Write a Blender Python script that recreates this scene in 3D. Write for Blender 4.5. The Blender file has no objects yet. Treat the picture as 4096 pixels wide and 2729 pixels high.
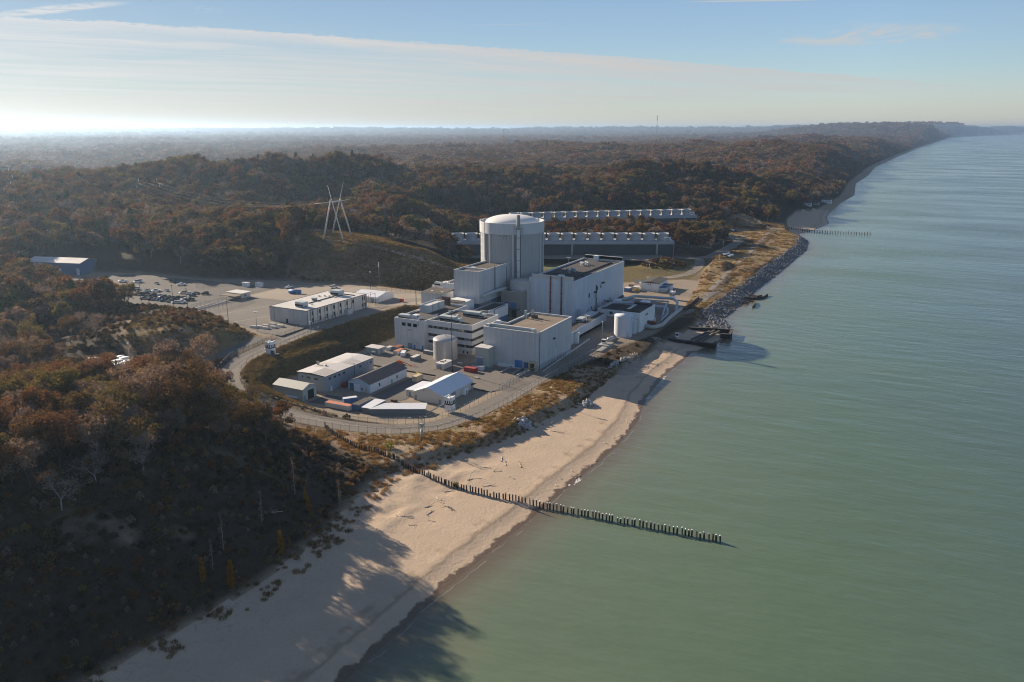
import bpy, math, random
import numpy as np
from mathutils import Vector, Matrix, Euler
random.seed(7); np.random.seed(7)
S = bpy.context.scene
COL = S.collection
R = math.radians
# ------------------------------------------------------------------ camera
cd = bpy.data.cameras.new('camera'); cam = bpy.data.objects.new('camera', cd); COL.objects.link(cam)
cam.location = (0, 0, 115); cam.rotation_euler = (R(90 - 14.955), 0, R(27.9))
cd.sensor_width = 36; cd.lens = 3184 / 4096 * 36; cd.clip_start = 1; cd.clip_end = 120000
S.camera = cam
# ------------------------------------------------------------------ light, sky, exposure
SUN_AZ = 12.5     # degrees the sun stands from -X towards +Y
SUN_EL = 21.0
sun_vec = Vector((-math.cos(R(SUN_AZ)) * math.cos(R(SUN_EL)), math.sin(R(SUN_AZ)) * math.cos(R(SUN_EL)), math.sin(R(SUN_EL))))
sd = bpy.data.lights.new('sun', 'SUN'); sun = bpy.data.objects.new('sun', sd); COL.objects.link(sun)
sd.energy = 5.0; sd.angle = R(0.53); sd.color = (1.0, 0.83, 0.64)
sun.location = (0, 0, 300); sun.rotation_euler = sun_vec.to_track_quat('Z', 'Y').to_euler()
S.view_settings.view_transform = 'Standard'; S.view_settings.look = 'None'
S.view_settings.exposure = 1.0; S.view_settings.gamma = 1
S.cycles.use_denoising = True
S.cycles.filter_width = 1.1
S.cycles.sample_clamp_indirect = 4
S.cycles.max_bounces = 6; S.cycles.diffuse_bounces = 2; S.cycles.transparent_max_bounces = 24; S.cycles.transmission_bounces = 3; S.cycles.volume_bounces = 0

class NT:
    """short-hand for building node trees"""
    def __init__(s, tree): s.t = tree; s.n = tree.nodes; s.n.clear()
    def add(s, typ, ins=None, **kw):
        nd = s.n.new(typ)
        for k, v in kw.items(): setattr(nd, k, v)
        for k, v in (ins or {}).items(): s.put(nd.inputs[k], v)
        return nd
    def put(s, sock, v):
        if isinstance(v, bpy.types.NodeSocket): s.t.links.new(v, sock)
        elif isinstance(v, bpy.types.Node): s.t.links.new(v.outputs[0], sock)
        else:
            if isinstance(v, (tuple, list)) and len(v) == 3 and sock.type == 'RGBA': v = (*v, 1)
            sock.default_value = v
    def math(s, op, a, b=None, c=None, clamp=False):
        nd = s.n.new('ShaderNodeMath'); nd.operation = op; nd.use_clamp = clamp
        s.put(nd.inputs[0], a)
        if b is not None: s.put(nd.inputs[1], b)
        if c is not None: s.put(nd.inputs[2], c)
        return nd.outputs[0]
    def mix(s, f, a, b, blend='MIX'):
        nd = s.n.new('ShaderNodeMix'); nd.data_type = 'RGBA'; nd.blend_type = blend
        s.put(nd.inputs[0], f); s.put(nd.inputs[6], a); s.put(nd.inputs[7], b)
        return nd.outputs[2]
    def ramp(s, f, stops, interp='LINEAR'):
        nd = s.n.new('ShaderNodeValToRGB'); cr = nd.color_ramp; cr.interpolation = interp
        while len(cr.elements) < len(stops): cr.elements.new(0.5)
        for e, (p, c) in zip(cr.elements, stops):
            e.position = p; e.color = (*c, 1) if len(c) == 3 else c
        s.put(nd.inputs[0], f); return nd.outputs[0]
    def noise(s, vec, scale, detail=3, rough=.55, dist=0):
        nd = s.add('ShaderNodeTexNoise', {'Scale': scale, 'Detail': detail, 'Roughness': rough, 'Distortion': dist})
        if vec is not None: s.put(nd.inputs['Vector'], vec)
        return nd.outputs[0]
    def map(s, v, a, b, c=0., d=1., smooth=False):
        nd = s.add('ShaderNodeMapRange', {'Value': v, 'From Min': a, 'From Max': b, 'To Min': c, 'To Max': d})
        if smooth: nd.interpolation_type = 'SMOOTHSTEP'
        return nd.outputs[0]

def build_world():
    w = bpy.data.worlds.new('World'); S.world = w; w.use_nodes = True
    k = NT(w.node_tree)
    sky = k.add('ShaderNodeTexSky', sky_type='NISHITA', sun_disc=False, sun_elevation=R(SUN_EL), sun_rotation=R(-90 + SUN_AZ), altitude=200, air_density=1.0, dust_density=0.15, ozone_density=2.0)
    g = k.add('ShaderNodeTexCoord').outputs['Generated']
    sep = k.add('ShaderNodeSeparateXYZ', {0: g}); x, y, z = sep.outputs
    zz = k.math('MAXIMUM', z, 0.0)
    den = k.math('ADD', zz, 0.03)
    px, py = k.math('DIVIDE', x, den), k.math('DIVIDE', y, den)
    # cloud deck: coordinates across (d) and along (a) the edge of the sheet
    d = k.math('ADD', k.math('MULTIPLY', px, -0.848), k.math('MULTIPLY', py, 0.53))
    a = k.math('ADD', k.math('MULTIPLY', px, 0.53), k.math('MULTIPLY', py, 0.848))
    warp = k.noise(k.add('ShaderNodeCombineXYZ', {0: d, 1: k.math('MULTIPLY', a, .5), 2: 9.}).outputs[0], .8, 3, .6)
    v1 = k.add('ShaderNodeCombineXYZ', {0: k.math('ADD', d, k.math('MULTIPLY', warp, 1.6)), 1: k.math('MULTIPLY', a, 0.16), 2: 0.}).outputs[0]
    v2 = k.add('ShaderNodeCombineXYZ', {0: d, 1: a, 2: 3.}).outputs[0]
    n_edge = k.noise(v2, 2.2, 5, .62); n_streak = k.noise(v1, 1.5, 4, .55); n_puff = k.noise(v2, 11., 5, .72)
    edge = k.math('ADD', d, k.math('ADD', k.math('MULTIPLY', k.math('SUBTRACT', n_edge, .5), .42), k.math('MULTIPLY', k.math('SUBTRACT', n_puff, .5), .5)))
    m = k.map(edge, 7.10, 7.22, 0, 1, True)
    fade = k.map(a, 9.0, 13.0, 1.0, .35, True)
    m = k.math('MULTIPLY', m, fade)
    body = k.map(n_streak, .34, .66, .26, 1.0)
    body = k.math('MAXIMUM', body, k.map(edge, 7.0, 8.0, 1.0, .3))
    sheet = k.math('MULTIPLY', m, body)
    # thin cirrus tuft on the right and wisps at the top left
    def blob(cx, cy, sx, sy, rot, th0, th1, sc, amt):
        c0, s0 = math.cos(rot), math.sin(rot)
        qx, qy = k.math('SUBTRACT', px, cx), k.math('SUBTRACT', py, cy)
        u = k.math('DIVIDE', k.math('ADD', k.math('MULTIPLY', qx, c0), k.math('MULTIPLY', qy, s0)), sx)
        v = k.math('DIVIDE', k.math('ADD', k.math('MULTIPLY', qx, -s0), k.math('MULTIPLY', qy, c0)), sy)
        r2 = k.math('ADD', k.math('MULTIPLY', u, u), k.math('MULTIPLY', v, v))
        f = k.map(r2, 0, 1, 1, 0, True)
        nn = k.noise(k.add('ShaderNodeCombineXYZ', {0: u, 1: k.math('MULTIPLY', v, .35), 2: cx}).outputs[0], sc, 5, .62, 1.2)
        return k.math('MULTIPLY', k.math('MULTIPLY', f, k.map(nn, th0, th1, 0, 1, True)), amt)
    wisps = [blob(-.72, 7.75, 1.0, .9, .3, .33, .66, 2.2, .85), blob(-5.6, 3.75, .85, .16, .1, .30, .6, 2.0, .9), blob(-4.75, 4.25, .75, .25, .72, .42, .8, 2.6, .5),
             blob(-.4, 10.2, .6, .25, .2, .4, .8, 2.0, .35), blob(-3.0, 6.0, .5, .3, .4, .5, .85, 2.0, .25), blob(-1.6, 6.6, 1.3, .7, .9, .5, .9, 2.2, .2)]
    def trail(x0, y0, x1, y1, wd, amt):
        L = math.hypot(x1 - x0, y1 - y0); tx, ty = (x1 - x0) / L, (y1 - y0) / L
        qx, qy = k.math('SUBTRACT', px, x0), k.math('SUBTRACT', py, y0)
        u = k.math('ADD', k.math('MULTIPLY', qx, tx), k.math('MULTIPLY', qy, ty))
        v = k.math('ABSOLUTE', k.math('ADD', k.math('MULTIPLY', qx, -ty), k.math('MULTIPLY', qy, tx)))
        f = k.math('MULTIPLY', k.map(v, 0, wd, 1, 0, True), k.math('MULTIPLY', k.map(u, 0, L * .3, 0, 1), k.map(u, L * .8, L, 1, 0)))
        return k.math('MULTIPLY', f, amt)
    wisps += [trail(-3.63, 5.79, -2.79, 6.09, .03, .55), trail(-1.75, 5.60, -.8, 5.96, .05, .8)]
    tot = sheet
    for q in wisps: tot = k.math('MAXIMUM', tot, q)
    # veil thickening to the horizon
    veil = k.map(z, 0.0, .085, .62, .0, True)
    tot = k.math('MAXIMUM', k.math('MAXIMUM', tot, .09), k.math('MULTIPLY', veil, .8), clamp=True)
    # clouds scatter the sun forward: brighter towards it
    dot = k.add('ShaderNodeVectorMath', {0: g, 1: tuple(Vector((sun_vec.x, sun_vec.y, .05)).normalized())}, operation='DOT_PRODUCT').outputs['Value']
    glow = k.math('POWER', k.map(dot, .35, 1.0, 0, 1), 2.2)
    cb = k.math('ADD', 5.9, k.math('MULTIPLY', glow, 1.7))
    cc = k.mix(k.map(z, 0, .05, 0, 1, True), (1.0, .92, .85), (1.0, .985, .97))
    ccol = k.add('ShaderNodeVectorMath', {0: cc, 3: cb}, operation='SCALE').outputs[0]
    skyc = k.mix(1.0, sky.outputs[0], (1.02, 1.13, 1.33), 'MULTIPLY')
    skyc = k.add('ShaderNodeVectorMath', {0: skyc, 3: k.map(dot, .3, .95, 1.0, .5)}, operation='SCALE').outputs[0]
    final = k.mix(tot, skyc, ccol)
    bg = k.add('ShaderNodeBackground', {'Color': final, 'Strength': .05})
    out = k.add('ShaderNodeOutputWorld', {'Surface': bg})
build_world()
# ------------------------------------------------------------------ helpers
def tag(o, label=None, cat=None, group=None, kind=None):
    if label: o['label'] = label
    if cat: o['category'] = cat
    if group: o['group'] = group
    if kind: o['kind'] = kind
    return o
def thing(name, loc, label, cat, group=None, rz=0.):
    o = bpy.data.objects.new(name, None); COL.objects.link(o); o.location = loc; o.rotation_euler = (0, 0, rz); o.empty_display_size = .1
    return tag(o, label, cat, group)
class MB:
    """collects faces; build() links them as ONE mesh object"""
    def __init__(s): s.v = []; s.f = []; s.m = []; s.sm = []
    def quad(s, pts, m=0, sm=False):
        n = len(s.v); s.v += [tuple(p) for p in pts]; s.f.append(tuple(range(n, n + len(pts)))); s.m.append(m); s.sm.append(sm); return s
    def box(s, x0, x1, y0, y1, z0, z1, m=0, mt=None, skip=''):
        n = len(s.v)
        s.v += [(x0, y0, z0), (x1, y0, z0), (x1, y1, z0), (x0, y1, z0), (x0, y0, z1), (x1, y0, z1), (x1, y1, z1), (x0, y1, z1)]
        for key, f in (('b', (0, 3, 2, 1)), ('t', (4, 5, 6, 7)), ('s', (0, 1, 5, 4)), ('e', (1, 2, 6, 5)), ('n', (2, 3, 7, 6)), ('w', (3, 0, 4, 7))):
            if key in skip: continue
            s.f.append(tuple(n + i for i in f)); s.m.append(mt if (key == 't' and mt is not None) else m); s.sm.append(False)
        return s
    def obox(s, c, ax, L, W, z0, z1, m=0):
        """box of length L along unit direction ax (2D), width W, centred on c"""
        ux, uy = ax; n = len(s.v)
        for z in (z0, z1):
            for a, b in ((-1, -1), (1, -1), (1, 1), (-1, 1)):
                s.v.append((c[0] + ux * a * L / 2 - uy * b * W / 2, c[1] + uy * a * L / 2 + ux * b * W / 2, z))
        for f in ((0, 3, 2, 1), (4, 5, 6, 7), (0, 1, 5, 4), (1, 2, 6, 5), (2, 3, 7, 6), (3, 0, 4, 7)):
            s.f.append(tuple(n + i for i in f)); s.m.append(m); s.sm.append(False)
        return s
    def lathe(s, x, y, prof, n=32, m=0, sm=True, a0=0., a1=2 * math.pi, cap=False):
        """prof: list of (radius, z)"""
        full = abs(a1 - a0 - 2 * math.pi) < 1e-6; cnt = n if full else n + 1; base = len(s.v)
        for r, z in prof:
            for i in range(cnt):
                a = a0 + (a1 - a0) * i / n; s.v.append((x + r * math.cos(a), y + r * math.sin(a), z))
        for j in range(len(prof) - 1):
            for i in range(n):
                i2 = (i + 1) % cnt
                s.f.append((base + j * cnt + i, base + j * cnt + i2, base + (j + 1) * cnt + i2, base + (j + 1) * cnt + i)); s.m.append(m); s.sm.append(sm)
        if cap:
            s.f.append(tuple(base + (len(prof) - 1) * cnt + i for i in range(cnt))); s.m.append(m); s.sm.append(False)
        return s
    def tube(s, pts, r, n=8, m=0, r1=None, sm=True, cap=True):
        pts = [Vector(p) for p in pts]; base = len(s.v); K = len(pts)
        for j, p in enumerate(pts):
            t = (pts[min(j + 1, K - 1)] - pts[max(j - 1, 0)]).normalized()
            u = t.orthogonal().normalized() if abs(t.z) > .99 else t.cross(Vector((0, 0, 1))).normalized()
            w = t.cross(u); rr = r if r1 is None else r + (r1 - r) * j / (K - 1)
            for i in range(n):
                a = 2 * math.pi * i / n; s.v.append(tuple(p + (u * math.cos(a) + w * math.sin(a)) * rr))
        for j in range(K - 1):
            for i in range(n):
                i2 = (i + 1) % n
                s.f.append((base + j * n + i, base + j * n + i2, base + (j + 1) * n + i2, base + (j + 1) * n + i)); s.m.append(m); s.sm.append(sm)
        if cap:
            s.f.append(tuple(base + i for i in range(n))[::-1]); s.m.append(m); s.sm.append(False)
            s.f.append(tuple(base + (K - 1) * n + i for i in range(n))); s.m.append(m); s.sm.append(False)
        return s
    def bar(s, p, q, w, m=0): return s.tube([p, q], w / 2, 4, m, sm=False)
    def mesh(s, name, mats, off=(0, 0, 0)):
        me = bpy.data.meshes.new(name)
        v = np.array(s.v, dtype=float) - np.array(off)
        me.from_pydata(v.tolist(), [], s.f)
        for mt in (mats if isinstance(mats, (list, tuple)) else [mats]): me.materials.append(mt)
        me.polygons.foreach_set('material_index', s.m); me.polygons.foreach_set('use_smooth', s.sm)
        me.update(); return me
    def build(s, name, mats, parent=None, local=False, label=None):
        """vertices are in world metres unless local; a parent's location is taken off"""
        top = parent
        off = Vector((0, 0, 0))
        while top is not None and not local: off += top.location; top = top.parent
        o = bpy.data.objects.new(name, s.mesh(name, mats, off)); COL.objects.link(o)
        if parent: o.parent = parent
        if label: o['label'] = label
        return o
def one(name, mb, mats, label, cat, group=None, loc=None):
    """a thing that is one mesh; origin at its base"""
    v = np.array(mb.v); 
    if loc is None: loc = ((v[:, 0].min() + v[:, 0].max()) / 2, (v[:, 1].min() + v[:, 1].max()) / 2, v[:, 2].min())
    o = bpy.data.objects.new(name, mb.mesh(name, mats, loc)); COL.objects.link(o); o.location = loc
    return tag(o, label, cat, group)
def copy_thing(o, loc, rz=None, label=None, sc=None):
    c = o.copy(); COL.objects.link(c); c.location = loc
    if rz is not None: c.rotation_euler = (0, 0, rz)
    if sc is not None: c.scale = (sc, sc, sc)
    if label: c['label'] = label
    for ch in o.children:
        d = ch.copy(); COL.objects.link(d); d.parent = c
        for g in ch.children:
            e = g.copy(); COL.objects.link(e); e.parent = d
    return c

# ------------------------------------------------------------------ materials
def mat(name, col, rough=.7, var=.18, scale=.35, metal=0., bump=0., bscale=2., streak=0., seam=None, spec=.3, rib=None, space='pos'):
    m = bpy.data.materials.new(name); m.use_nodes = True; k = NT(m.node_tree)
    pos = k.add('ShaderNodeNewGeometry').outputs['Position'] if space == 'pos' else k.add('ShaderNodeTexCoord').outputs['Object']
    n1 = k.noise(pos, scale, 4, .6); n2 = k.noise(pos, scale * 9, 3, .6)
    f = k.math('ADD', k.math('MULTIPLY', k.math('SUBTRACT', n1, .5), var * 2.6), k.math('MULTIPLY', k.math('SUBTRACT', n2, .5), var * 1.1))
    sep = k.add('ShaderNodeSeparateXYZ', {0: pos})
    run = k.math('ADD', sep.outputs[0], sep.outputs[1])
    if streak:
        sv = k.add('ShaderNodeCombineXYZ', {0: sep.outputs[0], 1: sep.outputs[1], 2: k.math('MULTIPLY', sep.outputs[2], .06)}).outputs[0]
        st = k.noise(sv, 1.1, 4, .65)
        f = k.math('ADD', f, k.math('MULTIPLY', k.map(st, .45, .8, 0, -1), streak))
    hs = None
    if seam:
        w = k.math('FRACT', k.math('DIVIDE', run, seam)); ln = k.map(k.math('ABSOLUTE', k.math('SUBTRACT', w, .5)), .5 - .14 / seam, .5, 0, 1)
        f = k.math('ADD', f, k.math('MULTIPLY', ln, -.22))
        cell = k.add('ShaderNodeTexWhiteNoise', {'W': k.math('FLOOR', k.math('DIVIDE', run, seam))}, noise_dimensions='1D').outputs[0]
        f = k.math('ADD', f, k.math('MULTIPLY', k.math('SUBTRACT', cell, .5), .07))
    if rib:
        hs = k.math('SINE', k.math('MULTIPLY', run, 2 * math.pi / rib))
    hsv = k.add('ShaderNodeVectorMath', {0: (*col,), 3: k.math('ADD', 1.0, f)}, operation='SCALE').outputs[0]
    b = k.add('ShaderNodeBsdfPrincipled', {'Base Color': hsv, 'Roughness': rough, 'Metallic': metal, 'Specular IOR Level': spec})
    if bump or rib:
        h = hs if hs is not None else k.noise(pos, bscale, 4, .6)
        bp = k.add('ShaderNodeBump', {'Height': h, 'Strength': .5 if not bump else bump, 'Distance': .05 if rib else .15})
        k.put(b.inputs['Normal'], bp)
    k.add('ShaderNodeOutputMaterial', {'Surface': b})
    return m
M = {}
M['clad'] = mat('blue_white_cladding', (.56, .60, .64), .55, .06, .12, seam=2.4, rib=.6, streak=.2)
M['clad2'] = mat('grey_cladding', (.50, .51, .51), .6, .07, .12, seam=3.0, streak=.24)
M['white'] = mat('white_paint', (.74, .74, .72), .6, .08, .3, streak=.2)
M['panelwhite'] = mat('office_panel', (.56, .56, .55), .7, .09, .2, streak=.2)
M['conc'] = mat('concrete', (.36, .35, .32), .85, .14, .12, bump=.3, streak=.22)
M['concd'] = mat('weathered_concrete', (.27, .26, .24), .9, .18, .15, bump=.3, streak=.3)
M['contwall'] = mat('containment_concrete', (.37, .37, .355), .85, .10, .10, streak=.16)
M['contpaint'] = mat('containment_paint', (.52, .53, .53), .75, .07, .10, streak=.16)
M['dome'] = mat('dome_coating', (.66, .65, .62), .7, .08, .5)
M['roofd'] = mat('dark_gravel_roof', (.060, .056, .055), .95, .3, .25, bump=.3)
M['roofb'] = mat('brown_gravel_roof', (.085, .073, .063), .95, .3, .2, bump=.3)
M['rooftan'] = mat('tan_gravel_roof', (.20, .16, .12), .95, .28, .15, bump=.3)
M['rooflight'] = mat('light_membrane_roof', (.55, .53, .50), .7, .16, .12)
M['roofmetal'] = mat('pale_metal_roof', (.66, .68, .70), .45, .05, .3, rib=.5)
M['shingle'] = mat('dark_shingle', (.085, .075, .08), .9, .25, .8, bump=.4)
M['coping'] = mat('coping_metal', (.62, .62, .60), .5, .05, .4)
M['glass'] = mat('window_glass', (.015, .018, .022), .15, .3, 1., spec=.6)
M['dark'] = mat('dark_opening', (.012, .012, .012), .9, .1)
M['blue'] = mat('blue_door', (.045, .16, .38), .55, .1, .5)
M['bluewall'] = mat('blue_steel_wall', (.055, .12, .22), .6, .1, .2, rib=.6)
M['navy'] = mat('blue_hall_cladding', (.08, .15, .27), .6, .08, .1, rib=.8)
M['greydoor'] = mat('grey_shutter', (.22, .25, .29), .5, .1, .5)
M['rust'] = mat('rusted_pipe', (.19, .065, .04), .8, .3, .6)
M['rustw'] = mat('rusted_steel', (.12, .075, .055), .9, .35, .5, bump=.4, streak=.3)
M['blacksteel'] = mat('dark_sheet_pile', (.032, .026, .024), .85, .3, .8, streak=.2)
M['red'] = mat('red_container', (.33, .035, .03), .6, .15, .6, rib=.3)
M['orange'] = mat('orange_paint', (.62, .12, .03), .5, .12, .8)
M['orangeroof'] = mat('orange_rust_roof', (.50, .19, .11), .7, .2, .5)
M['tan'] = mat('tan_container', (.50, .42, .27), .6, .08, .5, rib=.3)
M['greycont'] = mat('grey_container', (.17, .19, .20), .7, .1, .5, rib=.3)
M['sage'] = mat('sage_siding', (.40, .41, .36), .65, .07, .2, rib=.4)
M['greysiding'] = mat('grey_siding', (.28, .31, .34), .65, .07, .2, rib=.4)
M['lbluesiding'] = mat('pale_blue_siding', (.50, .56, .62), .65, .06, .2, rib=.4)
M['creamwall'] = mat('cream_block', (.55, .52, .46), .8, .08, .3)
M['adminwall'] = mat('admin_precast', (.50, .48, .45), .85, .10, .15, seam=3.0, streak=.18)
M['yellow'] = mat('yellow_paint', (.60, .42, .05), .6, .1)
M['stain'] = mat('stainless_tank', (.43, .415, .395), .42, .09, .3, metal=.35, streak=.12)
M['tankwhite'] = mat('white_tank_paint', (.56, .58, .61), .6, .06, .3, streak=.12)
M['pipe'] = mat('lagged_pipe', (.40, .43, .46), .45, .1, .5, metal=.3)
M['bigpipe'] = mat('stained_pipe', (.42, .40, .37), .7, .3, .35)
M['hvac'] = mat('hvac_unit', (.42, .46, .45), .55, .08, .6, seam=1.5)
M['galv'] = mat('galvanised_steel', (.42, .43, .44), .5, .08, .8, metal=.4)
M['poledark'] = mat('dark_pole', (.055, .045, .04), .8, .15)
M['post'] = mat('fence_post', (.085, .085, .085), .6, .1, metal=.3)
M['lamp'] = mat('lamp_head', (.75, .75, .73), .4, .05)
M['ctwall'] = mat('tower_fibreboard', (.33, .345, .355), .75, .08, .12, streak=.15)
M['louver'] = mat('louver_slats', (.085, .092, .10), .75, .15, .2)
M['fan'] = mat('fan_stack_fibreglass', (.36, .375, .385), .55, .08, .3, streak=.14)
M['wood'] = mat('driftwood', (.46, .40, .33), .85, .25, 2., space='obj')
M['rock'] = mat('limestone_boulder', (.34, .335, .33), .9, .25, .9, bump=.5, space='obj')
M['rockd'] = mat('riprap_rock', (.155, .155, .16), .9, .7, .5, bump=.5)
M['shadedeck'] = mat('deck_shade_in_colour', (.075, .07, .066), .9, .25, .5)  # shade cast by the plant, put into the deck and beam colour
M['bird'] = mat('gull_feathers', (.80, .80, .78), .7, .05, space='obj')
M['pylon'] = mat('pylon_pole', (.50, .49, .46), .6, .15, .6)
M['bark'] = mat('bark', (.075, .062, .052), .95, .25, 2., space='obj')
M['barkpale'] = mat('pale_bark', (.26, .25, .24), .95, .2, 2., space='obj')
def mesh_fence_mat():
    m = bpy.data.materials.new('chain_link'); m.use_nodes = True; k = NT(m.node_tree)
    a = k.add('ShaderNodeBsdfPrincipled', {'Base Color': (.30, .30, .30), 'Roughness': .5, 'Metallic': .3}); t = k.add('ShaderNodeBsdfTransparent')
    mx = k.add('ShaderNodeMixShader', {0: .15, 1: t.outputs[0], 2: a.outputs[0]}); k.add('ShaderNodeOutputMaterial', {'Surface': mx}); return m
M['link'] = mesh_fence_mat()
def leaf_mat(name, stops, trans=.36, patch=True):
    m = bpy.data.materials.new(name); m.use_nodes = True; k = NT(m.node_tree)
    rnd = k.add('ShaderNodeObjectInfo').outputs['Random']
    pos = k.add('ShaderNodeNewGeometry').outputs['Position']
    n = k.noise(pos, .9, 3, .6)
    f = k.math('ADD', k.math('MULTIPLY', rnd, .8), k.math('MULTIPLY', n, .25), clamp=True)
    if patch: f = k.math('ADD', k.math('MULTIPLY', f, .72), k.map(k.noise(pos, .011, 2, .5), .3, .7, 0, .28), clamp=True)
    c = k.ramp(f, stops)
    d = k.add('ShaderNodeBsdfDiffuse', {'Color': c}); t = k.add('ShaderNodeBsdfTranslucent', {'Color': k.mix(1., c, (1.25, 1.0, .7), 'MULTIPLY')})
    g = k.add('ShaderNodeBsdfGlossy', {'Color': (.8, .8, .8), 'Roughness': .45})
    mx = k.add('ShaderNodeMixShader', {0: trans, 1: d.outputs[0], 2: t.outputs[0]})
    mx2 = k.add('ShaderNodeMixShader', {0: .0, 1: mx.outputs[0], 2: g.outputs[0]})
    k.add('ShaderNodeOutputMaterial', {'Surface': mx2}); return m
LEAF = [(0., (.075, .046, .030)), (.16, (.13, .074, .042)), (.34, (.168, .088, .042)), (.48, (.115, .082, .042)), (.60, (.135, .098, .042)), (.74, (.10, .078, .052)), (.86, (.17, .080, .032)), (.94, (.19, .10, .038)), (1., (.15, .115, .045))]
M['leaf'] = leaf_mat('autumn_leaves', LEAF)
M['leafgrey'] = leaf_mat('withered_leaves', [(0., (0.131, 0.102, 0.087)), (.5, (0.189, 0.145, 0.123)), (1., (0.232, 0.174, 0.123))])
M['leafolive'] = leaf_mat('olive_leaves', [(0., (0.094, 0.094, 0.041)), (.5, (0.145, 0.123, 0.046)), (1., (0.196, 0.152, 0.051))])
M['leafred'] = leaf_mat('russet_leaves', [(0., (.13, .045, .026)), (.5, (.17, .068, .028)), (1., (.21, .095, .032))])
M['leafgold'] = leaf_mat('golden_leaves', [(0., (.26, .13, .025)), (1., (.32, .18, .03))], patch=False)
M['leafpine'] = leaf_mat('pine_needles', [(0., (.035, .055, .022)), (.5, (.05, .075, .025)), (1., (.07, .10, .03))], .2, patch=False)
M['leafbright'] = leaf_mat('yellow_green_leaves', [(0., (.16, .17, .035)), (1., (.20, .20, .04))], patch=False)
M['brush'] = leaf_mat('dry_brush', [(0., (.045, .036, .028)), (.4, (.07, .05, .032)), (.7, (.085, .07, .042)), (1., (.11, .06, .03))], .25)
M['grassdark'] = leaf_mat('olive_grass_blades', [(0., (.12, .10, .045)), (.5, (.18, .15, .075)), (1., (.25, .19, .09))], .25)
M['grassblade'] = leaf_mat('dune_grass_blades', [(0., (.20, .095, .04)), (.35, (.23, .14, .06)), (.6, (.30, .22, .11)), (.8, (.17, .15, .06)), (1., (.26, .12, .05))], .35)
# ------------------------------------------------------------------ the lie of the land (metres; lake level is z = 0)
SH = np.array([(-400, -101), (112, -100.5), (137, -100.5), (158, -100.4), (200, -97.9), (231, -96.7), (264, -95.1), (292, -97), (322, -103.5), (360, -106.5), (382, -105.4), (404, -106), (416, -100), (440, -97), (458, -97.5), (470, -103), (490, -111), (529, -110), (586, -111.5), (662, -110), (820, -109.6), (880, -116), (936, -133), (955, -133), (975, -126), (1069, -117), (1140, -129), (1250, -135), (1384, -137), (1551, -133), (1891, -162), (2203, -163), (2724, -184), (3985, -172), (5783, -137), (10348, -5), (13000, 70), (15500, 430), (18000, 1150), (20000, 1850), (60000, 12000)], float)
BK = np.array([(-400, -147), (80, -146.6), (130, -142), (160, -145), (181, -151), (200, -154), (213, -147.5), (231, -137), (260, -131), (293, -126), (331, -128), (383, -122), (405, -124), (420, -122), (455, -118), (480, -121), (490, -123), (614, -120), (820, -120), (900, -128), (930, -142), (948, -147), (1059, -166), (1183, -174), (1219, -152), (1300, -149), (1500, -149), (1900, -176), (2700, -197), (4000, -188), (5783, -155), (10348, -28), (13000, 46), (15500, 400), (18000, 1110), (20000, 1800), (60000, 11900)], float)
def sstep(a, b, v): t = np.clip((v - a) / (b - a), 0, 1); return t * t * (3 - 2 * t)
def vnoise(x, y, seed=0):
    xi, yi = np.floor(x).astype(np.int64), np.floor(y).astype(np.int64); fx, fy = x - xi, y - yi
    fx, fy = fx * fx * (3 - 2 * fx), fy * fy * (3 - 2 * fy)
    def h(a, b):
        n = (a * 374761393 + b * 668265263 + seed * 982451653) & 0x7fffffff
        n = ((n ^ (n >> 13)) * 1274126177) & 0x7fffffff
        return ((n ^ (n >> 16)) & 0xffff) / 65535.
    return (h(xi, yi) * (1 - fx) + h(xi + 1, yi) * fx) * (1 - fy) + (h(xi, yi + 1) * (1 - fx) + h(xi + 1, yi + 1) * fx) * fy
def fbm(x, y, o=4, seed=0):
    s = 0; a = .5; t = 0
    for i in range(o): s = s + a * vnoise(x, y, seed + i); t += a; x = x * 2.03 + 17; y = y * 2.03 + 9; a *= .5
    return s / t
def xs(y): return np.interp(y, SH[:, 0], SH[:, 1])
def xb(y): return np.interp(y, BK[:, 0], BK[:, 1]) + 3.4 * (fbm(np.asarray(y, float) / 19, np.asarray(y, float) * 0, 3, 17) - .5) * sstep(470, 500, y)
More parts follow.
